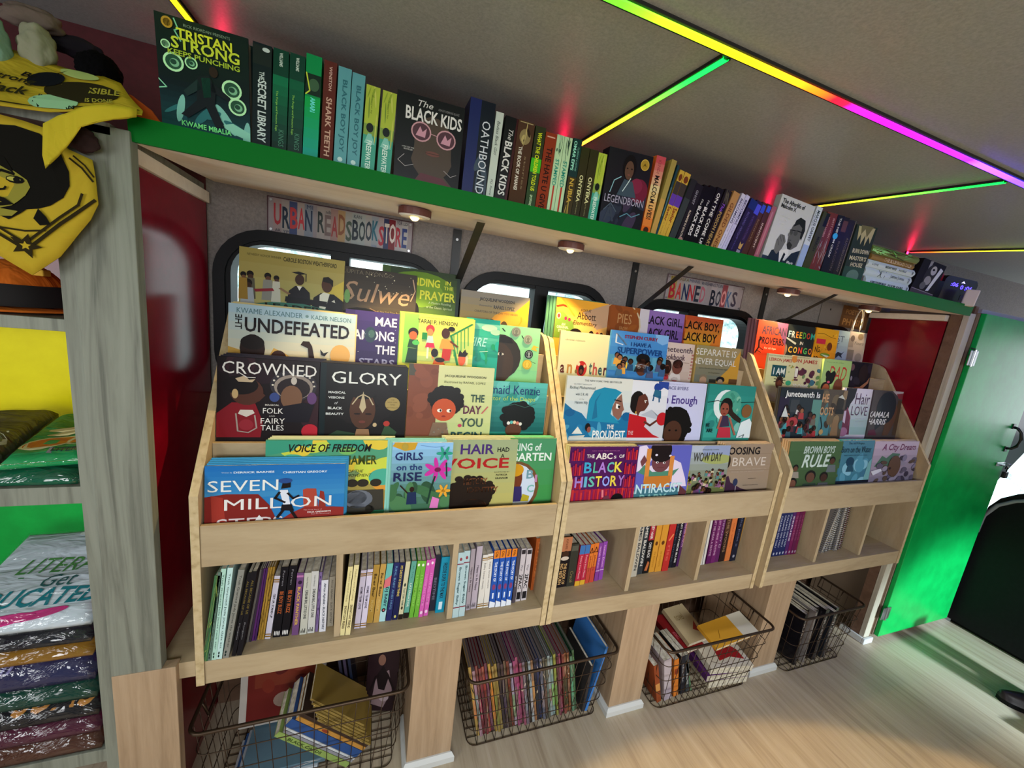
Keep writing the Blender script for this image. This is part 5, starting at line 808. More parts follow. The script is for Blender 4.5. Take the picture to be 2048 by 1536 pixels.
fb(1, 2, 1.174, 1.412, .277, '#2f8a7c', grad('#3c9c8c', '#2a8478', 5) + blobs(0, 1, .0, .5, 10, ['#3fa090', '#78b8a8', '#2c7c74'], .16, 5, .5) + [E(.38, .62, .25, .29, '#d8e4e0'), E(.48, .63, .24, .27, '#4c9c84')] + blobs(.34, .66, .42, .82, 14, ['#7cb89c', '#3c8c74'], .04, 4, 1) + [P('#e0e8e4', (.2, .5), (.26, .4), (.4, .34), (.3, .46)), E(.40, .6, .13, .16, '#17120f'), E(.37, .54, .09, .13, '#8c4a38'), E(.34, .55, .02, .014, '#17100c'), E(.42, .55, .02, .014, '#17100c'), E(.37, .46, .03, .012, '#7c241c'), P('#2c2018', (.48, .64), (.56, .5), (.76, .36), (.74, .28), (.58, .36), (.46, .46)), P('#3c2c44', (.3, .2), (.33, .42), (.46, .42), (.52, .22)), P('#b83040', (.28, 0), (.3, .2), (.54, .2), (.58, 0)), LN('#a0604c', .035, (.32, .4), (.28, .18)), LN('#a0604c', .035, (.5, .38), (.66, .06)), E(.85, .52, .11, .13, '#7c5430'), P('#d8e4e4', (.7, .0), (.76, .3), (.94, .38), (1, .3), (1, 0)), LN('#17302c', .012, (0, .66), (.2, .70), (.4, .66)), LN('#17302c', .012, (.7, .68), (1, .70)), T('WE', .02, .1, .2, .27, '#14242a', 1), T('ARE', .05, .18, .10, .17, '#14242a', 1), LN('#14242a', .02, (.76, .02), (.86, .06), (.84, .0))],
   'teal book with a dark haired girl before a moon', 0, dy=.0)
fb(1, 3, .580, .778, .282, '#d8d0a0', [T('christian robinson', .1, .48, .78, .825, '#4c4830'), E(.46, .13, .11, .19, '#b82820'), E(.4, .24, .03, .045, '#e0c8a0'), E(.52, .2, .022, .04, '#d8b890'), E(.46, .1, .055, .12, '#1c1410'), E(.46, .06, .03, .06, '#6c3c28'), E(.36, .06, .025, .05, '#7c6430')] + [T(c, u0, u1, .0, v1, col, 1) for c, u0, u1, v1, col in (('a', .05, .13, .2, '#5c2018'), ('n', .18, .28, .22, '#b87c38'), ('t', .61, .67, .3, '#4c6458'), ('h', .69, .78, .3, '#b84c44'), ('e', .80, .88, .2, '#2c5050'), ('r', .91, .98, .2, '#541c24'))],
   'plain cream book with coloured letters and red circle', 0, ccol='#a8946c', dy=.008)
fb(1, 3, .772, 1.020, .303, '#3c7cb8', grad('#3474b0', '#4c8cc8', 5) + [P('#7cacd8', (.75, 1), (.8, .8), (.9, .74), (1, .8), (1, 1)), Q(.0, .0, 1, .4, '#4c8ca8')] + [Q(.05+.14*k, .1, .13+.14*k, .3+.1*(k % 2), '#5c9cb4') for k in range(7)] + CROWD(.05, .4, .05, .38, 7, ['#e0b840', '#3c6c8c', '#b8803c', '#24486c', '#d89c40'], 3, .05, 1.5) + CROWD(.62, .96, .05, .34, 5, ['#4c5474', '#8c7880', '#3c5c84'], 6, .055, 1.5) + [P('#1f2a34', (.44, 0), (.46, .12), (.66, .12), (.68, 0)), E(.57, .12, .1, .22, '#5c3626'), E(.58, .34, .12, .14, '#141010'), LN('#c8ccd0', .02, (.46, .16), (.56, .2), (.68, .16)), E(.52, .12, .03, .04, '#e8e4e0'), E(.62, .12, .03, .04, '#e8e4e0'), E(.53, .12, .014, .03, '#141010'), E(.63, .12, .014, .03, '#141010'), LN('#c8d4dc', .02, (.08, .92), (.08, .7), (.2, .66)), LN('#5c7088', .02, (.08, .92), (.2, .76), (.26, .66)),
   T('STEPHEN CURRY', .22, .80, .82, .91, '#8c2038', 1), T('I HAVE A', .34, .7, .64, .74, '#1c3c74', 1), T('SUPERPOWER', .12, .92, .44, .60, '#17407c', 1)],
   'blue book with a masked boy and basketball hoop', 0, dy=.0, vb=.54)
fb(1, 3, .990, 1.170, .281, '#c8b0a0', grad('#c0a898', '#ccb8ac', 4) + [Q(.84, .0, 1, 1, '#c8b4a4')] + [Q(.86+.03*(k % 4), .05+.09*(k//4), .875+.03*(k % 4), .1+.09*(k//4), '#b04c54') for k in range(32)] + [T('Juneteenth', -.12, .86, .70, .90, '#3c2438'), T('Cookbook', -.06, .66, .54, .70, '#4c3040'), T('recipes and activities', .0, .8, .47, .50, '#8c7468'), E(.14, .34, .15, .2, '#2c1a16'), E(.16, .24, .1, .16, '#7c4838'), E(.46, .36, .15, .2, '#6c3c30'), E(.47, .44, .15, .12, '#241612'), P('#d0c4bc', (.2, 0), (.3, .2), (.56, .16), (.6, 0)), P('#b03038', (.0, 0), (.0, .12), (.2, .14), (.26, 0)), E(.42, .03, .1, .06, '#a03030')],
   'beige book with a father and child at a table', 0, ul=.12, dy=.010)
fb(1, 3, 1.158, 1.387, .283, '#a08448', grad('#6c6c5c', '#98845a', 5, 0, 1) + [P('#c08c30', (.45, 0), (.75, .4), (1, .95), (1, 0)), P('#8c8054', (.0, .5), (.4, 1), (.0, 1)), T('SEPARATE IS', -.03, .90, .74, .92, '#d0ccc0'), T('NEVER EQUAL', -.09, .92, .46, .66, '#d0ccc0'), T('Sylvia Mendez and Her Family Fight', .08, .74, .36, .41, '#4c4430', 0, 1), T('for Desegregation', .3, .56, .25, .3, '#4c4430', 0, 1), E(.2, .12, .09, .1, '#7c6c54'), E(.2, .04, .08, .12, '#a88468'), E(.6, .1, .1, .09, '#171414'), E(.6, .0, .07, .12, '#a08468'), Q(.8, .0, 1, .14, '#5c3c20'), Q(.34, .0, .5, .1, '#2c2820')],
   'khaki and ochre book with thin cream capitals', 0, ul=.03, dy=.0, m=MATTE)
fb(1, 4, .583, .795, .266, '#d8a040', grad('#e0b06c', '#e0a030', 5) + [P('#b89474', (.5, .7), (1, 1), (1, .4), (.8, .3)), P('#6c8c34', (0, 0), (0, .66), (.14, .66), (.34, .42), (.4, 0)), LN('#7c3014', .05, (.02, .78), (.12, .82), (.2, .8)), LN('#d88c28', .03, (.1, .98), (.35, .58)), E(.06, .55, .04, .08, '#d0d0a0'), E(.06, .55, .025, .05, '#b02c34'), E(.19, .5, .025, .045, '#c02848'), E(.26, .48, .025, .045, '#c02848'), T('AN', .12, .19, .32, .38, '#d8dcb0', 1), T('ORIGINAL', .04, .26, .24, .31, '#d8dcb0', 1), T('STORY', .07, .22, .15, .22, '#d8dcb0', 1), T('A DAY AT', .46, .66, .72, .79, '#3c2818'), T('Abbott', .40, .76, .52, .70, '#2c1c14'), T('Elementary', .33, .80, .34, .48, '#3c2818', 0, 1), E(.4, .04, .15, .24, '#1c120e'), E(.4, -.06, .08, .16, '#a83020'), E(.7, .1, .06, .16, '#241410'), E(.7, .03, .035, .1, '#b04024'), E(.82, .12, .04, .12, '#9c3420'), E(.9, .1, .05, .14, '#241410'), E(.9, .03, .03, .1, '#b04024')],
   'golden orange book with thin handwritten title', 3, ccol='#4c7c60', shift=(-.009, .002), cth=.006)
fb(1, 4, .788, .982, .266, '#8c4c20', [P('#c8c0c8', (.78, 0), (.78, 1), (1, 1), (1, 0)), E(.36, .5, .47, .62, '#c8b490'), E(.35, .5, .445, .6, '#8a481e')] + blobs(.05, .7, .1, .95, 8, ['#94521f', '#7c401a'], .1, 2, 1) + [T('PIES', .28, .60, .54, .80, '#b88858'), T('FROM', .34, .52, .36, .46, '#b08050'), T('NOWHERE', .06, .74, .12, .30, '#a87848')],
   'brown book that looks like a round pie crust', 0, dy=.008, m=MATTE)
fb(1, 4, .962, 1.162, .266, '#7a58a0', grad('#6c4c94', '#8868ac', 4) + [T('BLACK GIRL,', -.14, .95, .58, .86, '#1c1424', 1), T('BLACK GIRL', -.14, .88, .26, .52, '#1c1424', 1), T('CELEBRATING THE', .1, .52, .16, .2, '#3c2854'), E(.7, .1, .06, .08, '#1c1424'), E(.5, .0, .05, .1, '#1c1424'), E(.72, .0, .1, .05, '#2c1c3c')],
   'violet book with black brush capitals', 0, ul=.1, dy=.014)
fb(1, 4, 1.160, 1.358, .266, '#c05c28', grad('#d8b030', '#b04a28', 8) + [P('#d87828', (.6, 0), (.85, .5), (1, .6), (1, 0)), T('BLACK BOY,', -.16, .92, .58, .86, '#1c120e', 1), T('BLACK BOY', -.16, .88, .28, .54, '#1c120e', 1), E(.3, .0, .26, .1, '#3c2414'), LN('#4c3418', .012, (.05, .16), (.4, .12), (.6, .17)), T('CELEBRATE THE', .58, .84, .1, .15, '#3c2410'), T('POWER OF', .62, .8, .02, .07, '#3c2410')],
   'orange and yellow book with black brush capitals', 0, ul=.03, dy=.008)
# --- right rack
fb(2, 1, 1.532, 1.846, .250, '#3c5638', grad('#3a5030', '#44603c', 5) + [T('BROWN BOYS', .26, .86, .74, .90, '#b0c0b8', 1, 1), T('RULE', .26, .80, .44, .72, '#b8c8c0', 1, 1), T('A', .06, .1, .4, .5, '#3c5638')] + sum([[E(u, v+.03, r, r*1.3, '#17120f'), E(u, v, r*.78, r*1.1, c), P(sh, (u-1.6*r, v-4*r), (u-1.2*r, v-1.3*r), (u+1.2*r, v-1.3*r), (u+1.6*r, v-4*r))] for u, v, r, c, sh in ((.84, .56, .06, '#4c3024', '#5c6468'), (.16, .42, .05, '#5c3c2c', '#8c8478'), (.46, .22, .1, '#5c3c2e', '#2c3830'), (.72, .2, .08, '#3c241c', '#4c4c50'), (.14, .1, .08, '#6c4434', '#4c5c48'))], []),
   'dark green book with tall pale slanted lettering', 3, ccol='#c8a070', shift=(-.006, .003), cth=.0045)
fb(2, 1, 1.838, 2.056, .254, '#386c84', grad('#3c7488', '#46788c', 4) + blobs(.1, .95, .05, .6, 12, ['#508ca4', '#3c6c88', '#7cb0c4'], .14, 6, .8) + [Q(0, 0, 1, .1, '#141a28'), P('#6ca0a4', (.82, .1), (.9, .5), (1, .6), (1, .1)), E(.33, .52, .12, .11, '#1c3c54'), P('#24485c', (.24, .3), (.28, .46), (.42, .46), (.48, .3)), T('The 1619 Project', .2, .68, .90, .96, '#17303c'), T('Born on the Water', .03, .92, .73, .87, '#142c3c'), T('NIKOLE HANNAH JONES AND RENEE WATSON', .12, .82, .65, .68, '#24485c')],
   'deep blue glossy book with a figure in water', 1, dy=.0, ccol='#4ca098', m=PRINT)
fb(2, 1, 2.060, 2.386, .250, '#a498ac', grad('#7c7488', '#b8a4b8', 6) + [P('#4c6c5c', (.06, .4), (.2, .66), (.3, .6), (.42, .72), (.6, .7), (.5, .4)), T('A City Dream', .17, .94, .74, .94, '#6c2c54', 1, 1)] + blobs(.1, .98, .03, .62, 40, ['#3c3444', '#5c5468', '#7c748c', '#54443c', '#8c8498'], .06, 7, 1.1) + [E(.5, .4, .14, .26, '#5c4438'), P('#c8c8d4', (.0, .3), (.2, .36), (.24, .3), (.06, .2))],
   'mauve book with a plum coloured handwritten title', 2, ccol='#c0a488', shift=(-.003, .0025), cth=.0045)
fb(2, 2, 1.532, 1.785, .268, '#2a3238', [Q(0, .8, 1, 1, '#23292e'), Q(.78, 0, 1, .78, '#5c8c80'), Q(0, .4, .22, .8, '#2c2438'), Q(.26, .5, .46, .76, '#3c4044')] + CROWD(.05, .95, .06, .6, 26, ['#a83a3c', '#5c2c34', '#3c5c64', '#4c9ca0', '#6c6458', '#c8c4bc', '#8c3c40', '#2c3c44'], 9, .055, 1.1) + [P('#c8ccc8', (.08, .4), (.14, .62), (.24, .4)), E(.36, .3, .12, .1, '#a83c40'), T('Juneteenth Is', .10, .92, .78, .94, '#e4e4dc', 1)],
   'dark crowded book with white rounded lettering', 1, ccol='#5c5448', shift=(-.003, .003))
fb(2, 2, 1.782, 1.948, .271, '#5a4c3c', [Q(.0, .0, .5, .5, '#4c8084'), Q(0, .5, 1, 1, '#54483c')] + blobs(0, 1, .1, .95, 12, ['#6c5c44', '#4c6c6c', '#3c3028', '#8c7454'], .16, 5, .8) + [E(.78, .7, .14, .2, '#2c2420'), Q(.64, .48, .96, .58, '#1c1a1c'), P('#c8c8bc', (.66, .84), (.8, .9), (.94, .8)), T('HE', .05, .3, .72, .9, '#c8986c', 1), T('SHOOTS', -.2, .56, .44, .62, '#c09468', 1), P('#8c6c4c', (.56, .0), (.6, .36), (.8, .34), (.86, 0)), LN('#141414', .02, (.1, .4), (.2, .2), (.14, .0)), E(.2, .08, .08, .06, '#b8945c')],
   'brown and teal street scene book', 0, dy=.004)
fb(2, 2, 1.935, 2.136, .282, '#d4d0dc', grad('#98b4b0', '#d8d0dc', 6) + [P('#17101a', (0, .4), (0, 1), (.38, 1), (.34, .8), (.22, .66), (.16, .5)), P('#6c2c44', (.0, 0), (.0, .5), (.14, .56), (.3, .4), (.36, 0)), P('#c8b4c8', (.0, .3), (.02, .5), (.12, .52), (.14, .24)), LN('#8c3c54', .02, (.14, .58), (.3, .36), (.28, .2)), E(.12, .06, .16, .1, '#a06c88'), T('Hair', .38, .92, .66, .90, '#4c2448'), T('LOVE', .30, .90, .42, .62, '#4c2448'), T('Inspired by a film', .5, .86, .34, .36, '#9c98a8'), T('by a director', .52, .84, .28, .3, '#9c98a8')],
   'white book with a dark silhouette and thin purple lettering', 0, ul=.07, dy=.010)
fb(2, 2, 2.132, 2.352, .282, '#4a4040', [P('#b0a0a0', (.6, 1), (.8, .9), (1, .95), (1, 1)), P('#7c2c34', (.76, .94), (1, .96), (1, .82), (.86, .84)), Q(.86, 0, 1, .8, '#4c3828'), P('#5c3c2c', (.5, 0), (.55, .4), (.72, .8), (.9, .6), (.86, .3), (.7, 0)), E(.48, .62, .34, .36, '#23252e'), P('#23252e', (.14, .5), (.2, .1), (.5, .3), (.6, .5)), P('#5c2438', (0, 0), (.0, .1), (.2, .14), (.3, 0)), T('KAMALA', -.10, .62, .40, .53, '#dcd8d4', 1, 1), T('HARRIS', -.08, .56, .24, .37, '#dcd8d4', 1, 1)],
   'dark portrait book with white slanted capitals', 0, ul=.04, dy=.004)
fb(2, 3, 1.532, 1.702, .262, '#d4cc94', grad('#d0cc90', '#d8d09c', 3) + [Q(.18, .3, .68, .66, '#1c4c50'), T('I AM', .24, .64, .36, .58, '#e4e4d4', 1), T('LEBRON JAMES', .04, .84, .75, .88, '#b03c2c', 1), T('FROM THE NUMBER ONE BESTSELLING', .02, .94, .93, .96, '#6c6444'), E(.92, .92, .1, .14, '#d88838'), E(.5, .12, .13, .2, '#5c3020')] + [LN('#1c120e', .02, (.5, .2), (.5+.2*math.cos(a*.5), .2+.22*math.sin(a*.5))) for a in range(-1, 8)] + [E(.5, .08, .07, .12, '#6c3824'), E(.82, .12, .1, .08, '#3ca070')] + blobs(.72, .98, .2, .7, 8, ['#8c9c50', '#c8a040', '#6c8c58'], .02, 3, 1.4),
   'cream book with teal banner and wild haired boy', 0, dy=.004)
fb(2, 3, 1.690, 1.880, .264, '#d4c894', [T('LEBRON JAMES', -.45, .80, .75, .90, '#b03c2c', 1), T('THE BESTSELLING', .0, .5, .94, .97, '#6c6444'), T('I', .05, .17, .3, .62, '#e8e0c8', 1), Q(.02, .2, .2, .25, '#5c2434'), E(.1, .46, .1, .2, '#5c2434'), T('I', .06, .16, .32, .6, '#e8e0c8', 1), T('PROMISE', .02, .7, -.1, .1, '#e8e0c8', 1)] + blobs(.2, .95, .05, .6, 16, ['#5c2434', '#6c8c54', '#4c1c34', '#3c6c7c'], .08, 5, 1.2),
   'cream book with maroon and green plant shapes', 0, ul=.06, dy=.010)
fb(2, 3, 1.872, 2.062, .265, '#a8c878', [T('DAD', .22, .86, .30, .78, '#c83830', 0, 1), T('Inspired by a film', .1, .7, .88, .92, '#708c50'), E(.3, .36, .15, .2, '#15110f'), E(.2, .5, .08, .12, '#15110f'), E(.4, .5, .08, .12, '#15110f'), E(.18, .06, .16, .18, '#1c1410'), E(.2, .02, .12, .16, '#b05838'), E(.26, .24, .05, .04, '#d85070'), E(.62, .12, .16, .26, '#7c4430'), P('#7c4430', (.46, 0), (.5, .1), (.74, .1), (.78, 0))],
   'light green book with large red hand lettering', 0, dy=.0)
fb(2, 3, 2.050, 2.232, .265, '#1c1820', blobs(0, 1, .1, .95, 9, ['#221c28', '#2c2630', '#181418'], .2, 4, .9) + [E(.66, .62, .2, .3, '#2c2020'), E(.15, .8, .1, .12, '#6c4c50'), P('#a87050', (.36, .12), (.6, .14), (.86, .34), (.96, .5), (.94, .3), (.7, .06)), P('#7c2c24', (.1, .0), (.4, .12), (.7, .04), (.6, 0)), E(.18, .42, .04, .08, '#8c8490')],
   'very dark book with a reaching hand', 0, ul=.06, dy=.010)
fb(2, 4, 1.532, 1.712, .268, '#d84a28', grad('#e04a24', '#b84434', 5) + [P('#7c4c70', (.6, 1), (1, 1), (1, .3), (.8, .6)), T('AFRICAN', .15, .96, .60, .86, '#3c3444', 1), T('PROVERBS', .10, .94, .30, .52, '#2c1c20', 1), Q(.24, .04, .92, .24, '#e83c18'), T('For All Ages', .3, .7, .14, .22, '#f0b89c', 1), LN('#241410', .03, (.02, .02), (.12, .2), (.1, .4), (.16, .48)), LN('#241410', .02, (.12, .2), (.26, .12)), LN('#241410', .02, (.06, .1), (.2, .04))],
   'red orange book with dark block lettering', 3, ccol='#6c4a50', shift=(-.010, .002), cth=.006)
fb(2, 4, 1.712, 1.915, .269, '#23282a', [T(c, u0, u1, .60, .80, col, 1) for c, u0, u1, col in (('F', .08, .17, '#8ca8c0'), ('R', .19, .29, '#c8c8c8'), ('E', .32, .40, '#e08030'), ('E', .43, .51, '#e8c040'), ('D', .54, .64, '#60b048'), ('O', .66, .78, '#d84830'), ('M', .80, .94, '#38b0a0'))] + [T('IN', .48, .58, .40, .50, '#d8d4cc', 1)] + [T(c, u0, u1, .12, .32, col, 1) for c, u0, u1, col in (('C', .14, .26, '#e0a840'), ('O', .3, .42, '#d0b048'), ('N', .46, .58, '#d84830'), ('G', .62, .74, '#50a858'), ('O', .78, .9, '#d87838'))] + [T('SQUARE', .12, .86, -.14, .03, '#c8a838', 1), P('#b0b4b0', (.0, .56), (.02, .6), (.36, .44), (.34, .38)), E(.0, .2, .1, .2, '#8c7458')],
   'black book with rainbow block lettering', 0, dy=.004)
fb(2, 4, 1.900, 2.056, .271, '#e09a20', grad('#d88c18', '#e8a828', 4) + [LN('#8c5c10', .016, (.02, .82), (.3, .84), (.6, .76), (.9, .72)), Q(.02, .5, .44, .66, '#d02c48'), E(.66, .44, .12, .14, '#6c3418'), E(.5, .16, .24, .06, '#6c8c28'), P('#c8d0c0', (.3, .18), (.7, .14), (.6, .08)), E(.5, .0, .2, .06, '#c83028'), T('NG,', .0, .26, .2, .4, '#3c240c', 1), T('RD', .0, .2, -.06, .1, '#3c240c', 1)] + blobs(.1, .9, .2, .95, 10, ['#a87818', '#e8c048', '#8c6c14'], .03, 4, 1.3),
   'bright orange book with a red label', 0, ul=.05, dy=.0)
fb(2, 4, 2.040, 2.150, .274, '#7c94b0', grad('#7c90ac', '#8ca4bc', 4) + [T('BEST', -.5, .64, .62, .82, '#3c4c68'), T('HAT', -.4, .3, .4, .58, '#3c4c68'), P('#1c2838', (.1, .2), (.3, .3), (.6, .26), (.8, .34), (.6, .2), (.7, .1), (.4, .18), (.2, .08))],
   'narrow blue grey book with dark birds', 0, ul=.14, dy=.008)
# grey gift bag with white rope handles at the end of the back row
t = thing('gift_bag', 'grey printed gift bag with white rope handles at the rack end', 'bag', Matrix.Translation(R3) @ FM(4, 2.11, .012))
BAG = mat('grey_bag_paper', '#807a80', .45)
bm = bmesh.new(); lay = bm.loops.layers.float_color.new('Col')
pts = [(0, 0), (.128, 0), (.128, .03), (.064, .026), (0, .03)]
paint_from = 0; prism(bm, pts, 'Z', 0, .278)
for f in list(bm.faces):
    if len(f.verts) == 5 and f.calc_center_median().z > .2: bm.faces.remove(f)
paint(bm.faces, lay, '#857f86'); bmesh.ops.recalc_face_normals(bm, faces=bm.faces)
put_art(bm, lay, art_polys([Q(0, .5, .3, .78, '#6c666c'), E(.22, .78, .12, .1, '#4a4248'), E(.66, .86, .16, .1, '#5c5048'), T('Yours', .35, .9, .6, .7, '#4a464c', 0, 1), Q(.05, .1, .4, .42, '#5c585c'), E(.7, .2, .2, .14, '#6c686c')], .46, .46), lambda u, v, k: (u*.128, -.0003-.00005*k, v*.278))
me = bpy.data.meshes.new('bag_body'); bm.to_mesh(me); bm.free(); link('bag_body', me, MATTE, t)
ROPE = mat('white_rope', '#bdb4a8', .8)
for x0, x1, y, s in ((.012, .075, .004, 0), (.045, .115, .020, .018)):
    bm = bmesh.new(); tube(bm, [(x0+(x1-x0)*.06*math.sin(k*.4) + (x1-x0)*(.5-.5*math.cos(math.pi*k/14)) + .02*math.sin(math.pi*k/14), y, .262+.12*math.sin(math.pi*k/14)**.7+s*math.sin(math.pi*k/14)) for k in range(15)], .0026, 6)
    mesh('rope_handle', bm, ROPE, t)
# ------------------------------------------------------------------ spine-out books in the cubbies
CUB = [('grn',-0.3595,-0.3478,0.955,0.232,0.13),('gg',-0.3488,-0.3400,0.955,0.240,0.11),('mint',-0.3406,-0.3307,0.955,0.248,0.10),('wmint',-0.3311,-0.3192,0.955,0.249,0.11),('grey',-0.3180,-0.3050,0.955,0.242,0.15),('blk1',-0.3004,-0.2912,0.957,0.231,0.16),('blk2',-0.2898,-0.2785,0.956,0.233,0.15),('t1',-0.2859,-0.2805,0.994,0.211,0.16),('t2',-0.2801,-0.2741,0.994,0.210,0.15),('t3',-0.2731,-0.2677,0.994,0.211,0.14),('t4',-0.2677,-0.2628,0.996,0.210,0.13),('t5',-0.2624,-0.2574,0.996,0.210,0.13),('g1',-0.2554,-0.2510,0.997,0.211,0.12),('g2',-0.2504,-0.2454,0.997,0.211,0.12),('g3',-0.2448,-0.2402,0.996,0.212,0.12),('gsu',-0.2384,-0.2251,0.995,0.185,0.12),('bz1',-0.2207,-0.2027,0.996,0.207,0.09),('bz2',-0.2014,-0.1831,0.995,0.209,0.09),('bp',-0.1762,-0.1599,0.994,0.187,0.06),('db1',-0.1572,-0.1396,0.992,0.186,0.05),('db2',-0.1387,-0.1208,0.993,0.188,0.04),('pt',-0.1200,-0.1128,0.995,0.182,0.04),('abcw',-0.1100,-0.0931,0.992,0.159,0.02),('abg',-0.0912,-0.0763,1.007,0.156,0.01),('c1',-0.0564,-0.0437,0.968,0.209,0.07),('c2',-0.0423,-0.0295,0.967,0.213,0.07),('w1',-0.0206,-0.0059,0.984,0.182,0.06),('w2',-0.0046,0.0102,0.984,0.183,0.06),('gd1',0.0112,0.0279,0.997,0.185,0.06),('gd2',0.0293,0.0446,0.995,0.187,0.06),('dj',0.0444,0.0614,0.996,0.186,0.07),('nv1',0.0628,0.0784,0.995,0.187,0.07),('nv2',0.0798,0.0956,0.995,0.185,0.06),('cr',0.0970,0.1098,0.994,0.188,0.06),('tl',0.1113,0.1258,0.995,0.186,0.07),('gr1',0.1277,0.1401,0.994,0.186,0.07),('gr2',0.1414,0.1545,0.993,0.185,0.06),('pk1',0.1549,0.1674,0.991,0.188,0.06),('pk2',0.1691,0.1824,0.993,0.189,0.05),('dk',0.1873,0.2044,1.008,0.189,0.03),('swag',0.2044,0.2308,0.997,0.187,0.03),('bs1',0.2512,0.2701,0.969,0.217,0.00),('bs2',0.2709,0.2891,0.970,0.220,-0.01),('hn1',0.2965,0.3102,0.990,0.210,-0.01),('hn2',0.3124,0.3306,0.993,0.215,-0.00),('wg1',0.3335,0.3519,0.991,0.185,-0.00),('wg2',0.3530,0.3697,0.990,0.188,-0.02),('so1',0.3703,0.3890,0.986,0.200,-0.02),('so2',0.3901,0.4072,0.985,0.201,-0.02),('so3',0.4084,0.4248,0.984,0.202,-0.02),('so4',0.4260,0.4430,0.985,0.201,-0.01),('pc1',0.4486,0.4584,0.991,0.197,-0.02),('pc2',0.4615,0.4782,0.995,0.190,-0.01),('pc3',0.4814,0.4994,0.996,0.187,-0.01),('ofar',0.5297,0.5487,1.034,0.194,-0.02),('nr',0.6285,0.6680,1.028,0.193,-0.01),('dg',0.6691,0.6999,1.027,0.164,-0.02),('rd1',0.7006,0.7207,1.025,0.158,0.00),('rd2',0.7228,0.7422,1.027,0.157,0.00),('or1',0.7454,0.7611,1.030,0.155,-0.00),('or2',0.7641,0.7820,1.032,0.156,-0.01),('pu1',0.7868,0.8029,1.034,0.153,-0.03),('pu2',0.8060,0.8233,1.037,0.154,-0.03),('jb1',0.9417,0.9672,1.028,0.198,-0.03),('jb2',0.9736,0.9996,1.036,0.198,-0.03),('rc',1.0018,1.0281,1.037,0.197,-0.02),('gl1',1.0329,1.0585,1.039,0.196,-0.02),('gl2',1.0592,1.0891,1.037,0.199,-0.02),('rr',1.0909,1.1213,1.035,0.200,-0.02),('bb',1.1366,1.1516,1.048,0.191,-0.02),('bw',1.1515,1.1707,1.047,0.191,-0.02),('pp',1.1753,1.1942,1.050,0.188,-0.02),('ww1',1.2858,1.2985,1.039,0.200,-0.05),('ww2',1.3023,1.3132,1.040,0.199,-0.04),('p3',1.3204,1.3437,1.040,0.198,-0.05),('p4',1.3460,1.3683,1.041,0.196,-0.05),('p5',1.3704,1.3909,1.043,0.195,-0.05),('d6',1.3927,1.4209,1.042,0.195,-0.06),('o7',1.4225,1.4510,1.041,0.196,-0.05),('n8',1.4497,1.4806,1.038,0.198,-0.02),('g9',1.4827,1.5049,1.037,0.198,-0.03),('n1',1.6667,1.6869,1.031,0.191,-0.03),('n2',1.6868,1.7060,1.031,0.192,-0.03),('n3',1.7060,1.7253,1.031,0.193,-0.04),('n4',1.7245,1.7446,1.031,0.194,-0.04),('m1',1.7430,1.7631,1.030,0.198,-0.05),('m2',1.7623,1.7826,1.029,0.199,-0.05),('m3',1.7811,1.8003,1.028,0.200,-0.05),('m4',1.7992,1.8161,1.028,0.202,-0.05),('s1',1.9408,1.9739,1.009,0.218,-0.13),('s2',1.9721,2.0123,1.007,0.221,-0.22),('s3',2.0052,2.0370,1.002,0.224,-0.29),('s4',2.0326,2.0717,1.000,0.225,-0.34),('s5',2.0706,2.1054,0.999,0.225,-0.35),]
def sp(t, c, b=0, v1=.94, v0=.12, u0=.28, u1=.72, it=0): return [S(t, v1, v0, u0, u1, c, b, it)]
def gold(n=2): return [Q(0, .93, 1, .95, '#8c6420'), Q(0, .9, 1, .915, '#8c6420'), Q(0, .03, 1, .05, '#8c6420'), Q(0, .07, 1, .085, '#8c6420')]
PAT = lambda s: blobs(.1, .9, .02, .98, 26, ['#3c2c14', '#e0b858', '#6c4c1c'], .3, s, .05)
DOT = [E(.35, .07, .14, .016, '#20302c'), E(.35, .035, .14, .016, '#20302c')]
BARS = [Q(.14+.17*k, .03, .24+.17*k, .07+.03*(k % 2), '#34302c') for k in range(4)]
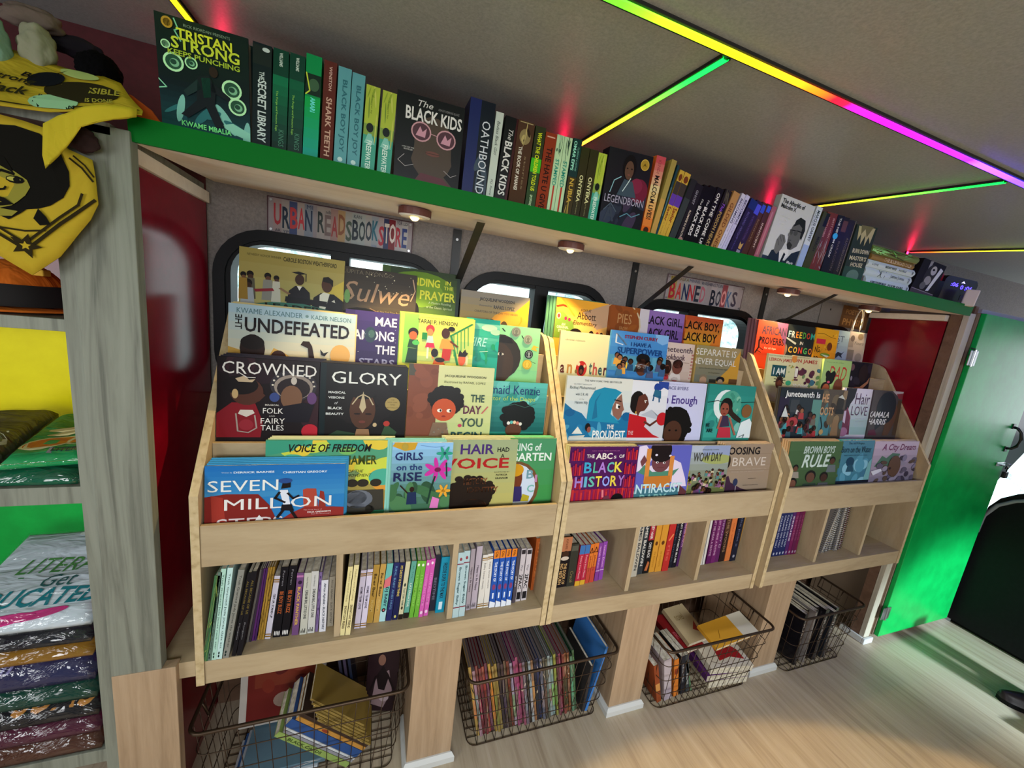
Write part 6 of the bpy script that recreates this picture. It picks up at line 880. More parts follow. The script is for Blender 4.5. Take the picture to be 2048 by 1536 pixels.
CB = {
'grn': ('#3f6a44', blobs(.1, .9, .02, .98, 22, ['#8ca04c', '#6c3c3c', '#2c5c3c', '#a8b860'], .3, 4, .04), 'mottled dark green picture book'),
'gg': ('#5c7468', sp('Yosef Brown my new baby', '#2c3c34')+DOT, 'grey green thin paperback'),
'mint': ('#a8d0c0', sp('Trish Granted Jada Jones rock star', '#243c38')+DOT, 'pale mint thin paperback'),
'wmint': ('#b8d8d4', sp('Trish Granted Jada Jones class act', '#243c38')+DOT, 'white mint thin paperback'),
'grey': ('#84847c', sp('Trish Granted Jada Jones sky watcher', '#34342e')+DOT, 'grey paperback leaning on the black pair'),
'blk1': ('#18161a', sp('ALL BECAUSE OF US', '#6c5c2c', 1, .9, .5)+[S('Penguin', .4, .2, .3, .6, '#8c8c90')], 'left one of two black and gold thin spines'),
'blk2': ('#18161a', sp('ALL BECAUSE OF US', '#6c5c2c', 1, .9, .5)+[S('Penguin', .4, .2, .3, .6, '#8c8c90')], 'right one of two black and gold thin spines'),
't1': ('#4c4844', [], 'thin charcoal booklet'), 't2': ('#6c6864', [], 'thin mid grey booklet'), 't3': ('#3c3040', [], 'thin dark plum booklet'), 't4': ('#5c2c6c', [], 'thin violet booklet'), 't5': ('#4c2860', [], 'thin deep purple booklet'),
'g1': ('#b8903c', PAT(1), 'left one of three gold and black patterned thin spines'), 'g2': ('#b8903c', PAT(2), 'middle one of three gold and black patterned thin spines'), 'g3': ('#b8903c', PAT(3), 'right one of three gold and black patterned thin spines'),
'gsu': ('#c8c4d4', gold()+sp('GET UP, STAND UP', '#1c1a24', 1, .72, .34), 'lavender white board book with gold bands beside black pair'),
'bz1': ('#131116', [S('Ferren', .95, .74, .35, .6, '#8c8890'), S('BE BOY BUZZ', .66, .34, .25, .75, '#a8552c', 1)]+[E(.2+.2*k, .06, .07, .035, '#d8d4d0') for k in range(4)], 'left one of two black spines with orange lettering'),
'bz2': ('#131116', [S('Ferren', .95, .74, .35, .6, '#8c8890'), S('BE BOY BUZZ', .66, .34, .25, .75, '#a8552c', 1)]+[E(.2+.2*k, .06, .07, .035, '#d8d4d0') for k in range(4)], 'right one of two black spines with orange lettering'),
'bp': ('#6c4874', [Q(0, .93, 1, .96, '#b070a0'), E(.55, .85, .3, .03, '#2c1a34')]+sp('BLACK PANTHER', '#d0a848', 1, .78, .16), 'mauve spine with gold capitals'),
'db1': ('#b8b8ac', BARS+sp('DREAM BIG, LITTLE ONE', '#4c4c48', 1, .72, .26)+[S('Vashti Harrison', .94, .76, .4, .6, '#6c6c68')], 'left one of two pale grey board books'),
'db2': ('#c0c0bc', BARS+sp('DREAM BIG, LITTLE ONE', '#4c4c48', 1, .72, .26)+[S('Vashti Harrison', .94, .76, .4, .6, '#6c6c68')], 'right one of two pale grey board books'),
'pt': ('#74608c', sp('little', '#4c3868'), 'thin purple spine between two white books'),
'abcw': ('#d0d0d8', sp('African Alphabet - BLACK HISTORY', '#2c3444', 1, .94, .04), 'short white book with dark lettering'),
'abg': ('#a09888', sp('African Alphabet - BLACK HISTORY', '#4c443c', 0, .94, .06), 'short grey book against the first divider'),
'c1': ('#d8cc94', sp('Peekaboo world of reading', '#8c7c50', 0, .94, .5)+[S('SNOWY DAY FRIEND', .44, .1, .25, .75, '#4c3c24', 1)], 'left one of two tall cream spines'), 'c2': ('#dccf98', sp('Peekaboo world of reading', '#8c7c50', 0, .94, .5)+[S('SNOWY DAY FRIEND', .44, .1, .25, .75, '#4c3c24', 1)], 'right one of two tall cream spines'),
'w1': ('#c4bcd0', gold()+sp('HOME TEAM LOVE', '#4c4454', 1, .72, .34), 'left one of two white spines with orange bands'), 'w2': ('#ccc4d8', gold()+sp('HOME TEAM LOVE', '#4c4454', 1, .72, .34), 'right one of two white spines with orange bands'),
'gd1': ('#b08c40', sp('Be-er Bear', '#3c2c14', 1, .85, .45)+[S('PILGRIM', .4, .2, .3, .7, '#c8ac68', 1)], 'left one of two gold spines with dark lettering'), 'gd2': ('#b8924c', sp('Be-er Bear', '#3c2c14', 1, .85, .45)+[S('PILGRIM', .4, .2, .3, .7, '#c8ac68', 1)], 'right one of two gold spines with dark lettering'),
'dj': ('#68b0a8', [P('#d06c74', (0, .72), (1, .8), (1, .62), (0, .58)), Q(0, 0, 1, .2, '#a8d0d4'), S('DJ BABY', .6, .26, .2, .8, '#1c2c44', 1), E(.5, .2, .32, .035, '#1c2028'), E(.5, .2, .14, .015, '#c86c74')], 'teal and pink board book with a record emblem'),
'nv1': ('#252a5c', sp('RIDE, BABY AND HUG', '#5c84a8', 1, .94, .2), 'left one of two navy spines'), 'nv2': ('#1c2048', sp('MY DADDY IS EVERYTHING', '#d0b85c', 1, .95, .42)+[E(.5, .06, .2, .025, '#c8c068')], 'navy spine with yellow lettering'),
'cr': ('#c8c09c', [E(.5, .6, .24, .03, '#34403c'), E(.5, .2, .24, .03, '#3c3424'), Q(0, 0, 1, .09, '#241c18')]+sp('THAT IS MY NAME', '#5c7064', 1, .55, .24), 'cream spine with a small dark globe'),
'tl': ('#5c9c8c', [Q(0, 0, 1, .1, '#241c18')]+sp('LATERGATOR', '#c8d8c8', 1, .62, .2)+[S('by Tiny', .92, .7, .4, .65, '#2c5c50')], 'sea green spine with a dark foot'),
'gr1': ('#68a838', [E(.4, .93, .25, .025, '#e8e8d8')]+sp('I LIKE MYSELF', '#8cc458', 1, .75, .2), 'left one of two grass green spines'), 'gr2': ('#68a838', [E(.4, .93, .25, .025, '#e8e8d8')]+sp('I LIKE MYSELF', '#8cc458', 1, .75, .2), 'right one of two grass green spines'),
'pk1': ('#c858a8', [E(.4, .93, .25, .025, '#f0dce8'), E(.5, .08, .3, .03, '#e8c8dc')]+sp('I LOVE ALL OF ME', '#d884c0', 1, .75, .2), 'left one of two hot pink spines'), 'pk2': ('#c858a8', [E(.4, .93, .25, .025, '#f0dce8'), E(.5, .08, .3, .03, '#e8c8dc')]+sp('I LOVE ALL OF ME', '#d884c0', 1, .75, .2), 'right one of two hot pink spines'),
'dk': ('#2c2c38', sp('BEDTIME', '#6c6c7c', 1, .6, .2), 'dark slate spine between the pink and teal books'),
'swag': ('#1486a4', sp('FREDDIE SUPER TO THE MAX', '#0c2c3c', 1, .9, .26)+[Q(.3, .06, .7, .2, '#c8dce4')], 'thick teal blue board book against the second divider'),
'bs1': ('#a8c0c4', [E(.5, .9, .2, .025, '#8c3c44'), Q(0, .82, 1, .835, '#7c3040'), Q(0, .15, 1, .165, '#7c3040')]+sp('Brown Sugar Baby', '#2c4c50', 1, .78, .2), 'left one of two pale blue spines with maroon bands'), 'bs2': ('#a8c0c4', [E(.5, .9, .2, .025, '#8c3c44'), Q(0, .82, 1, .835, '#7c3040'), Q(0, .15, 1, .165, '#7c3040')]+sp('Brown Sugar Baby', '#2c4c50', 1, .78, .2), 'right one of two pale blue spines with maroon bands'),
'hn1': ('#a498a0', sp('Happy to Be Nappy', '#3c343c', 1, .7, .3)+BARS, 'left one of two lilac grey spines with barred feet'), 'hn2': ('#b0a4b0', sp('Happy to Be Nappy', '#3c343c', 1, .7, .3)+BARS, 'right one of two lilac grey spines with barred feet'),
'wg1': ('#d0ccc4', gold()+sp('baby loves music', '#6c6460', 0, .85, .36), 'left one of two white spines with gold bands'), 'wg2': ('#d4d0c8', gold()+sp('baby loves music', '#6c6460', 0, .85, .36), 'right one of two white spines with gold bands'),
**{'so%d' % k: ('#2450a4', [Q(0, .86, 1, 1, '#d87c24'), S('Ola', .98, .88, .3, .75, '#5c2c10', 1), P('#dce0e8', (0, 0), (0, .12), (1, .08), (1, 0)), E(.5, .36, .3, .05, '#7c3c68')]+sp('THE STORY OF', '#dce4f0', 1, .8, .46)+[S('1', .26, .16, .35, .6, '#dce4f0')], '%s of four blue spines with orange tops' % w) for k, w in ((1, 'leftmost'), (2, 'second'), (3, 'third'), (4, 'rightmost'))},
'pc1': ('#4c444c', sp('2PAC', '#c8c4c8', 1, .5, .3), 'thin grey spine behind the white and black pair'),
'pc2': ('#bcb4b8', [Q(.1, .9, .9, .98, '#2c282c'), Q(.1, .04, .9, .18, '#1c1a1e')]+sp('War', '#6c6468', 0, .7, .58)+[S('2PAC', .52, .24, .15, .85, '#141216', 1)], 'left one of two white spines with black blocks'), 'pc3': ('#c0b8bc', [Q(.1, .9, .9, .98, '#2c282c'), Q(.1, .04, .9, .18, '#1c1a1e')]+sp('War', '#6c6468', 0, .7, .58)+[S('2PAC', .52, .24, .15, .85, '#141216', 1)], 'right one of two white spines with black blocks'),
'ofar': ('#a85424', sp('orange', '#c87c44'), 'orange spine set far back against the rack side'),
'nr': ('#1a1416', [Q(0, .72, 1, 1, '#b0704c'), E(.5, .66, .34, .07, '#3c2418'), E(.5, .58, .4, .04, '#c8b8a8'), S('THE DOOR OF', .48, .06, .5, .8, '#c8a068', 1), S('NO RETURN', .48, .06, .14, .44, '#c8a068', 1), S('KWAME', .96, .76, .4, .62, '#5c2c1c')], 'black and tan thick spine with gold capitals'),
'dg': ('#34342c', [S('Crook', .36, .08, .3, .7, '#8c7c4c', 0, 1), Q(.1, .84, .9, .96, '#545448')], 'dark grey spine beside the red pair'),
'rd1': ('#b02840', [Q(0, .78, 1, 1, '#3c6ca8'), Q(0, 0, 1, .12, '#d0a030')]+sp('Poetry from Planet', '#d89ca0', 1, .74, .18), 'left one of two red spines with blue tops'), 'rd2': ('#b02840', [Q(0, .78, 1, 1, '#3c6ca8'), Q(0, 0, 1, .12, '#d0a030')]+sp('Poetry from Planet', '#d89ca0', 1, .74, .18), 'right one of two red spines with blue tops'),
'or1': ('#d0702c', [Q(0, 0, 1, .4, '#b84434'), LN('#5c2c14', .02, (.1, .78), (.5, .9), (.9, .78), (.1, .78))]+sp('adventure', '#8c3c1c', 1, .7, .3), 'left one of two orange spines with dark triangles'), 'or2': ('#d0702c', [Q(0, 0, 1, .4, '#b84434'), LN('#5c2c14', .02, (.1, .78), (.5, .9), (.9, .78), (.1, .78))]+sp('adventure', '#8c3c1c', 1, .7, .3), 'right one of two orange spines with dark triangles'),
'pu1': ('#7c3c8c', [Q(0, .26, 1, .28, '#c8a8d0')]+sp('Isaiah Dunn', '#c890c8', 1, .9, .34), 'left one of two short purple spines'), 'pu2': ('#84429c', [Q(0, .26, 1, .28, '#c8a8d0')]+sp('Isaiah Dunn', '#c890c8', 1, .9, .34), 'right one of two short purple spines'),
'jb1': ('#b4ac9c', sp('JAMES BALDWIN', '#3c3c40', 1, .99, .12, .2, .8), 'off-white spine with big dark capitals'), 'jb2': ('#34383c', sp('JAMES BALDWIN', '#ccc8c0', 1, .99, .16, .2, .8), 'slate spine with big white capitals'),
'rc': ('#161416', [Q(0, .64, 1, .98, '#9c2434'), S('GREY HAIR', .97, .66, .25, .72, '#d8d0cc', 1), S('CHET BLACK', .6, .3, .25, .72, '#c8c4c0', 1), P('#b8683c', (.2, .06), (.6, .24), (.9, .2), (.7, .05))], 'black spine with a red upper band'),
'gl1': ('#c88c30', [E(.5, .56, .24, .04, '#5c3414')]+sp('the davenports', '#a8701c', 0, .4, .1), 'left one of two mustard gold thick spines'), 'gl2': ('#c88c30', [E(.5, .56, .24, .04, '#5c3414')]+sp('the davenports', '#a8701c', 0, .4, .1), 'right one of two mustard gold thick spines'),
'rr': ('#b02c28', [LN('#d87c50', .03, (.3, .6), (.8, .7))]+sp('rise', '#c85448', 1, .5, .2), 'bright red thick spine'), 'bb': ('#1c1e28', sp('black birds', '#4c5060', 0), 'narrow blue black spine'), 'bw': ('#1a1820', sp('EAST SOUTHSIDE BLUES', '#d0ccc8', 1, .96, .1), 'black spine with white lettering'), 'pp': ('#4c2458', [Q(.6, .5, 1, 1, '#c86c3c')]+sp('FOREVER IS NOW', '#b88cb0', 1, .96, .4), 'purple spine with an orange edge'),
'ww1': ('#c8c4bc', blobs(.1, .9, .05, .95, 14, ['#8c8c88', '#a8a49c'], .3, 3, .04), 'left one of two thin white spines'), 'ww2': ('#d0ccc8', [], 'right one of two thin white spines'),
'p3': ('#5c1c54', sp('LET ME HEAR A RHYME', '#b88cac', 1, .9, .16), 'leftmost of three wine purple spines'), 'p4': ('#6c2460', sp('LET ME HEAR A RHYME', '#b88cac', 1, .9, .16), 'middle one of three wine purple spines'), 'p5': ('#5c2458', sp('TIFFANY D', '#a07c9c', 1, .9, .3), 'rightmost of three wine purple spines'),
'd6': ('#2a1c1a', [Q(0, .6, 1, .98, '#4c3024')]+sp('THE WOODS', '#8c6c50', 1, .9, .2), 'dark brown spine beside the orange one'), 'o7': ('#c8703c', sp('clap when', '#a8542c', 0, .8, .3), 'salmon orange spine'), 'n8': ('#1a1c2c', sp('the poet x', '#5c6484', 0, .9, .3)+[E(.5, .1, .2, .03, '#8c8c98')], 'navy black spine'), 'g9': ('#a87c34', [], 'gold spine at the right end'),
**{'n%d' % k: ('#232a58', sp('CALLING ON YOU', '#b0b4cc', 1, .9, .2)+[E(.5, .06, .24, .03, '#a8acc0')], '%s of four navy spines' % w) for k, w in ((1, 'leftmost'), (2, 'second'), (3, 'third'), (4, 'rightmost'))},
**{'m%d' % k: (c, sp('SERIES', l, 1, .85, .3)+[E(.5, .06, .24, .03, '#a08ca0')], d) for k, c, l, d in ((1, '#4c2460', '#c8b8cc', 'leftmost of four plum spines, lettered in white'), (2, '#6c1c4c', '#8c4c70', 'second of four plum spines'), (3, '#5c1c44', '#7c3c60', 'third of four plum spines'), (4, '#641c40', '#843c60', 'rightmost of four plum spines'))},
}
CUBN = [('left rack', [(-.36, -.063), (-.063, .242), (.242, .56)]), ('middle rack', [(.56, .877), (.877, 1.193), (1.193, 1.51)]), ('right rack', [(1.51, 1.843), (1.843, 2.15), (2.15, 2.5)])]
for nm, x0, x1, y, h, ln in CUB:
    if nm[0] == 's' and nm[1:].isdigit(): continue
    mid = (x0+x1)/2
    for rk, cells in CUBN:
        for ci, (a, b) in enumerate(cells):
            if a <= mid < b: cell, rack = ordinal(ci+1)+' cubby', rk
    col, art, desc = CB[nm]
    if rack == 'right rack': x0, x1, y = x0*.979, x1*.979, y-.022
    elif rack == 'middle rack': x0, x1 = x0*.988, x1*.988
    if rack == 'middle rack' and ci >= 0 and nm in 'jb1 jb2 rc gl1 gl2 rr bb bw pp ww1 ww2 p3 p4 p5 d6 o7 n8 g9'.split() or nm[0] in 'nm' and nm[1:].isdigit(): h += .022
    w = max(x1-x0-.0006, .003)
    lean = math.atan(max(ln, -.05))
    dz = .5275 + (w*math.sin(-lean) if lean < 0 else 0) + abs(w*math.sin(lean))*(1 if lean > 0 else 0)
    if rack == 'right rack': dz += R3.z
    d = min(1.298-y, .19 if w > .012 else .2)
    book('%s, %s of the %s' % (desc, cell, rack), Matrix.Translation((x0, y, dz)) @ Matrix.Rotation(lean, 4, 'Y'), w, h, d, col, art, hard=w > .022, group='spine-out books in the cubbies of the '+rack, m=PRINT if nm in ('swag', 'dj', 'mint', 'wmint') else MATTE)
# spiral bound notebooks in clear covers, second cubby of the right rack
CLEAR = mat('clear_notebook_cover', '#8c8684', .12, .6)
for k in range(5):
    x = 1.911+.030*k; t = thing('spiral_notebook', ['leftmost spiral notebook, edge-on beside the divider', 'second spiral notebook from the left in the right rack', 'middle spiral notebook with a clear cover in the right rack', 'fourth spiral notebook from the left in the right rack', 'rightmost spiral notebook with a red edge in the right rack'][k], 'notebook', Matrix.Translation((x, .98+.004*(k % 3), .5465)) @ Matrix.Rotation(R((9, 4, 0, -3, -4)[k]), 4, 'Y'), 'spiral notebooks in the right rack')
    bm = bmesh.new(); box(bm, .006, .018, .012, .17, .003, .228); mesh('page_block', bm, PAGES, t)
    bm = bmesh.new(); box(bm, .0045, .0056, .008, .175, 0, .232); box(bm, .0184, .0195, .008, .175, 0, .232); mesh('cover', bm, mat('dark_red_cover', '#5c2830', .3) if k == 4 else CLEAR, t)
    bm = bmesh.new()
    for j in range(24):
        z = .008+.0093*j; tube(bm, [(.012+.0105*math.cos(a*.785), .012+.0115*math.sin(a*.785), z+.0006*a) for a in range(8)], .0011, 4, True)
    mesh('spiral_binding', bm, STEEL, t)
# ------------------------------------------------------------------ wire baskets under the racks
def basket(label, x0, x1, y0, y1, h, ins=.03, step=.034, z0=.004, tag_=False):
    t = thing('wire_basket', label, 'basket', ((x0+x1)/2, (y0+y1)/2, 0), 'wire baskets on the floor')
    a, b = (x1-x0)/2, (y1-y0)/2
    def rect(k, z): return [(x, y, z) for x, y in rrect(-a+ins*k, a-ins*k, -b+ins*k, b-ins*k, .028, 4)]
    bm = bmesh.new(); tube(bm, rect(0, h), .0048, 8, True); mesh('rim', bm, WIRE, t)
    bm = bmesh.new(); r = .0012
    for k in (.25, .5, .75, 1.0): tube(bm, rect(k, h+(z0-h)*k), r*1.2, 5, True)
    n = max(2, int(2*a/step))
    for i in range(1, n):
        x = -a+2*a*i/n; xb = max(-a+ins, min(a-ins, x*(a-ins)/a))
        tube(bm, [(x, -b, h), (xb, -b+ins, z0), (xb, b-ins, z0), (x, b, h)], r, 5)
    m = max(2, int(2*b/step))
    for i in range(1, m):
        y = -b+2*b*i/m; yb = y*(b-ins)/b
        tube(bm, [(-a, y, h), (-a+ins, yb, z0), (a-ins, yb, z0), (a, y, h)], r, 5)
    mesh('wire_mesh', bm, WIRE, t)
    for s in (-1, 1):
        bm = bmesh.new(); tube(bm, [(s*(a+.002), -.05, h-.002), (s*(a-.012), -.05, h-.05), (s*(a-.012), .05, h-.05), (s*(a+.002), .05, h-.002)], .0035, 6); mesh('handle', bm, WIRE, t)
    if tag_:
        bm = bmesh.new(); prism(bm, [(-.03, .14), (.012, .14), (.012, .2), (.002, .215), (-.02, .215), (-.03, .2)], 'X', a-.030, a-.0285); mesh('name_tag', bm, WHITEP, t)
    return t
basket('leftmost wire basket, beside the tall left post', -.398, .140, .955, 1.245, .315)
basket('second wire basket from the left, full of thin comics', .322, .876, .945, 1.24, .296)
basket('third wire basket, with loose paperbacks and a white tag', 1.045, 1.594, .895, 1.20, .302, .036, tag_=True)
basket('rightmost wire basket, full of dark magazines', 1.765, 2.20, .905, 1.20, .300, .026)
COMIC = attrmat('glossy_comic_sleeve', .18, .6)
def RX(x, y, z, ry=0., rz=0., rx=0.): return Matrix.Translation((x, y, z)) @ Matrix.Rotation(rz, 4, 'Z') @ Matrix.Rotation(ry, 4, 'Y') @ Matrix.Rotation(rx, 4, 'X')
# second basket: a leaning row of thin comics
CPG = mat('shaded_comic_page_edges', '#5c5250', .6, .2)  # darker page colour: the shade on the comics' top edges is put into it
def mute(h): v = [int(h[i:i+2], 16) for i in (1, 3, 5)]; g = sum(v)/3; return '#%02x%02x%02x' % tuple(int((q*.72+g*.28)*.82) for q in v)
CC = [('#d8a838', 'yellow'), ('#c0889c', 'dusty pink'), ('#8c1c30', 'dark red'), ('#a02c3c', 'crimson'), ('#c8342c', 'scarlet'), ('#74204c', 'wine'), ('#c89c30', 'gold'), ('#b88c2c', 'ochre'), ('#c8a43c', 'mustard'), ('#3c2c3c', 'aubergine'), ('#4c3440', 'dark plum'), ('#5c3c2c', 'brown'), ('#9c3428', 'rust'), ('#b8a0c8', 'lilac'), ('#c03880', 'magenta'), ('#c8407c', 'hot pink'), ('#b0486c', 'rose'), ('#8c7890', 'mauve grey'), ('#1c181c', 'black'), ('#a8bcc8', 'ice blue'), ('#b4784c', 'copper'), ('#1c2448', 'navy'), ('#2c3c78', 'royal blue'), ('#6c7494', 'slate blue'), ('#5c5c54', 'stone grey'), ('#6c6c58', 'olive grey'), ('#a8c8cc', 'pale cyan'), ('#8cb0b8', 'dusty cyan'), ('#b8b83c', 'lime'), ('#8c2c4c', 'raspberry'), ('#c84878', 'bright pink'), ('#b04438', 'brick'), ('#b8602c', 'burnt orange'), ('#a85830', 'tan orange'), ('#5c9c74', 'sea green'), ('#2c7040', 'forest green')]
for i, (c, nm) in enumerate(CC):
    x = .385 + .0107*i; rn = random.Random(i)
    c2 = '#%02x%02x%02x' % tuple(min(255, int(int(c[k:k+2], 16)*rn.uniform(.45, 1.3)+rn.uniform(0, 30))) for k in (1, 3, 5))
    art = [Q(0, rn.uniform(.1, .3), 1, rn.uniform(.45, .7), c2)] + blobs(.1, .9, .02, .95, 10, [c2, '#2c2420', '#c8b8a0', c], .4, i, .05)
    a = R(-11.5)
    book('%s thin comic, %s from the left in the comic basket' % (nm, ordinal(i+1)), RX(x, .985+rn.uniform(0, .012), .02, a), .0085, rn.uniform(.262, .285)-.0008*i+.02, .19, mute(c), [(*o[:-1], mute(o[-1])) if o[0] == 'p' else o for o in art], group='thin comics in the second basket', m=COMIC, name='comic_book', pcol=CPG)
book('large thin blue picture book leaning on the right side of comic basket', RX(.800, .985, .012, R(9)), .010, .275, .2, '#3c78c0', [], group='books leaning in the comic basket', m=PRINT)
book('grey book with white pages leaning in the comic basket', RX(.786, .985, .012, R(2)), .010, .20, .18, '#3c3838', [], group='books leaning in the comic basket', m=MATTE)
# leftmost basket
def fbk(label, M, w, h, th, col, art, grp, m=PRINT): return book(label, M, w, h, th, col, art, True, group=grp, m=m)
G1 = 'books in the leftmost basket'
fbk('large dark red book with a pale frame leaning in leftmost basket', RX(-.345, 1.14, .082, 0, 0, R(-13)), .24, .23, .016, '#c0b8b0', [Q(.08, .06, .93, .92, '#6c201c'), Q(.16, .5, .86, .8, '#7c3424')] + blobs(.15, .85, .1, .85, 9, ['#5c1c1c', '#8c4030', '#7c2c20'], .12, 3, .6) + [E(.5, .3, .12, .1, '#9c8478')], G1)
for i, (c, nm, w) in enumerate((('#c8ccd4', 'white board book lying lowest in the leftmost basket', .23), ('#3c64a0', 'blue board book lying in the leftmost basket', .22), ('#c0c8d0', 'pale board book lying under the green one', .21), ('#5c7888', 'grey blue board book lying on top of the flat pile', .22))):
    t = book(nm, RX(-.335+.01*i, 1.0+.006*(i % 2), .010+.0165*i) @ Matrix.Rotation(R(90), 4, 'Y') @ Matrix.Translation((-.016, 0, 0)), .016, w, .15, c, blobs(.1, .9, .03, .97, 9, ['#e0dcd8', '#2c3c5c', '#c84c3c', c], .3, i+2, .06), group=G1, m=PRINT)
for i, (c, nm, th, h, art) in enumerate((('#8ca458', 'leaning green book with dark spine lettering in leftmost basket', .018, .26, [S('BLACK CARDS', .85, .4, .25, .75, '#34441c', 1)]), ('#8c8c94', 'leaning grey book behind the green one', .008, .25, []), ('#c8ccd0', 'leaning white thin book in leftmost basket', .006, .25, []), ('#2c4c84', 'leaning blue thick book in leftmost basket', .026, .26, []), ('#b8843c', 'leaning ochre book in leftmost basket', .012, .25, [E(.5, .6, .4, .05, '#8c3c24')]), ('#3c2c24', 'leaning dark brown book in leftmost basket', .010, .25, []))):
    off = (0, .020, .030, .038, .066, .080)[i]; a = R(-47)
    book(nm, RX(-.085+off*math.cos(a)+.06, .99, .035-off*math.sin(a)) @ Matrix.Rotation(a, 4, 'Y'), th, h, .13, c, art, group=G1, m=PRINT)
for i in range(6):
    a = R(-47); off = .093+.0068*i
    book('%s of six gold and black comics fanned in leftmost basket' % ordinal(i+1), RX(-.025+off*math.cos(a), .985+.002*i, .035-off*math.sin(a)) @ Matrix.Rotation(a, 4, 'Y') @ Matrix.Translation((0, 0, .012*i)), .0058, .2, .12, '#8c7438', blobs(.1, .9, .02, .98, 14, ['#2c2414', '#d0b060', '#5c4820'], .4, i, .04), group='gold comics in the leftmost basket', m=COMIC, name='comic_book')
fbk('dark magazine with a pale leaping figure in leftmost basket', RX(.020, 1.165, .02, 0, R(-14), R(-8)), .105, .25, .01, '#2c1c20', [P('#8c7478', (.2, .1), (.3, .5), (.7, .6), (.85, .3), (.6, .05)), P('#1c1214', (.3, .5), (.5, .66), (.72, .52), (.6, .3), (.4, .32)), E(.45, .74, .12, .08, '#8c6454'), LN('#1c1214', .03, (.3, .5), (.14, .3)), LN('#1c1214', .03, (.7, .5), (.9, .32)), E(.6, .2, .16, .06, '#b09ca0')], G1)
for i, (c, nm) in enumerate((('#2c2c3c', 'slate'), ('#3c3448', 'dark violet'), ('#1c2438', 'ink blue'))):
    book('%s magazine standing at the back of leftmost basket' % nm, RX(-.03+.014*i, 1.125, .02, R(-8)), .008, .27, .09, c, [], group=G1, m=COMIC)
# third basket: loose paperbacks
G3 = 'loose paperbacks in the third basket'
B3 = [('white paperback standing at the left of the third basket', RX(1.135, .945, .012, R(-13)), .034, .20, .13, '#b8acb0', [Q(0, .0, 1, .3, '#a89ca8')]),
      ('brown paperback at the left end of the third basket', RX(1.10, .945, .012, R(-17)), .020, .19, .13, '#8c4424', [Q(0, .3, 1, .5, '#c88c4c')]),
      ('orange paperback standing beside the white one in third basket', RX(1.185, .95, .012, R(-12)), .022, .185, .13, '#c8742c', [Q(.1, .6, .9, .75, '#8c3c20')]),
      ('black paperback with white pages in the third basket', RX(1.222, .952, .012, R(-12)), .020, .19, .13, '#26262c', [S('dark', .8, .3, .3, .7, '#8c8c90', 1)]),
      ('charcoal paperback leaning in the middle of the third basket', RX(1.252, .955, .012, R(-14)), .016, .19, .13, '#3c4044', [Q(.2, .2, .8, .5, '#8c9090')]),
      ('green thin paperback low in the third basket', RX(1.276, .955, .012, R(-22)), .008, .17, .13, '#5c7c5c', [])]
for nm, M, w, h, d, c, art in B3: book(nm, M, w, h, d, c, art, group=G3, m=MATTE)
def flat(label, x, y, z, w, l, th, col, art, rz=0., tx=0., ty=0., grp=G3, m=PRINT):
    """a book lying down, cover up, page edges towards the aisle"""
    M = Matrix.Translation((x, y, z)) @ Matrix.Rotation(rz, 4, 'Z') @ Matrix.Rotation(ty, 4, 'Y') @ Matrix.Rotation(tx-R(90), 4, 'X')
    return book(label, M @ Matrix.Translation((0, -th, 0)), w, l, th, col, art, True, group=grp, m=m)
flat('lowest cream paperback lying at the right of the third basket', 1.36, .945, .012, .20, .14, .030, '#d8ccb0', [], R(-4), m=MATTE)
flat('violet edged paperback lying second in the third basket', 1.345, .95, .044, .21, .15, .028, '#5c2c6c', [], R(-6))
flat('white paperback with a red head drawing in the third basket', 1.36, .952, .074, .205, .15, .030, '#dcd4c4', [P('#a8242c', (.3, .2), (.36, .62), (.5, .8), (.7, .76), (.88, .5), (.9, .2), (.6, .3)), E(.66, .6, .06, .05, '#2c1214'), LN('#4c2c2c', .014, (.1, .2), (.3, .1), (.5, .16))], R(-8), R(4))
flat('dark red paperback lying at an angle in the third basket', 1.265, 1.02, .112, .13, .17, .024, '#8c2024', [T('RED', .2, .7, .3, .5, '#b8505c', 1)], R(8), R(10))
flat('cream paperback with red lettering lying on the dark red one', 1.30, 1.03, .142, .12, .16, .020, '#c8b48c', [T('novel', .2, .6, .6, .8, '#8c7444'), P('#a03c30', (.6, .3), (.9, .5), (.8, .2))], R(6), R(14))
flat('long yellow and white book lying across the third basket', 1.33, .93, .215, .25, .10, .014, '#d89c30', [Q(.66, 0, 1, 1, '#d8d0bc'), LN('#8c5c14', .02, (.2, .3), (.3, .6))], R(4), R(12), R(-3))
# rightmost basket: dark magazines, page tops up
G4 = 'dark magazines in the rightmost basket'
D4 = [('#17161c', 'black', .016), ('#4c2c24', 'rust and black lettered', .020), ('#1c1a1c', 'jet black', .014), ('#8c8480', 'silver edged', .010), ('#26221f', 'brown black', .022), ('#2c2a2a', 'charcoal', .020), ('#1c1a1e', 'ink black', .024), ('#34302c', 'umber', .016), ('#b0aca4', 'white lettered', .010), ('#24262c', 'blue black', .026), ('#1a181a', 'pitch dark', .018), ('#2c2622', 'dark sepia', .018)]
x = 1.862
for i, (c, nm, w) in enumerate(D4):
    rn = random.Random(30+i)
    art = [S('HERITAGE' if i == 1 else 'MUSIC', .9, rn.uniform(.3, .5), .25, .75, '#b0a49c' if i != 8 else '#34302c', 1)] + blobs(.1, .9, .02, .5, 7, ['#6c6058', '#8c8078', '#3c3430'], .35, i, .05)
    book('%s magazine, %s from the left in the rightmost basket' % (nm, ordinal(i+1)), RX(x, .942+.012*(i % 3), .012, R(-3+6*i/12)), w, .275-.003*i+rn.uniform(-.012, .012), .19, c, art, group=G4, m=COMIC, name='magazine')
    x += w+.0035
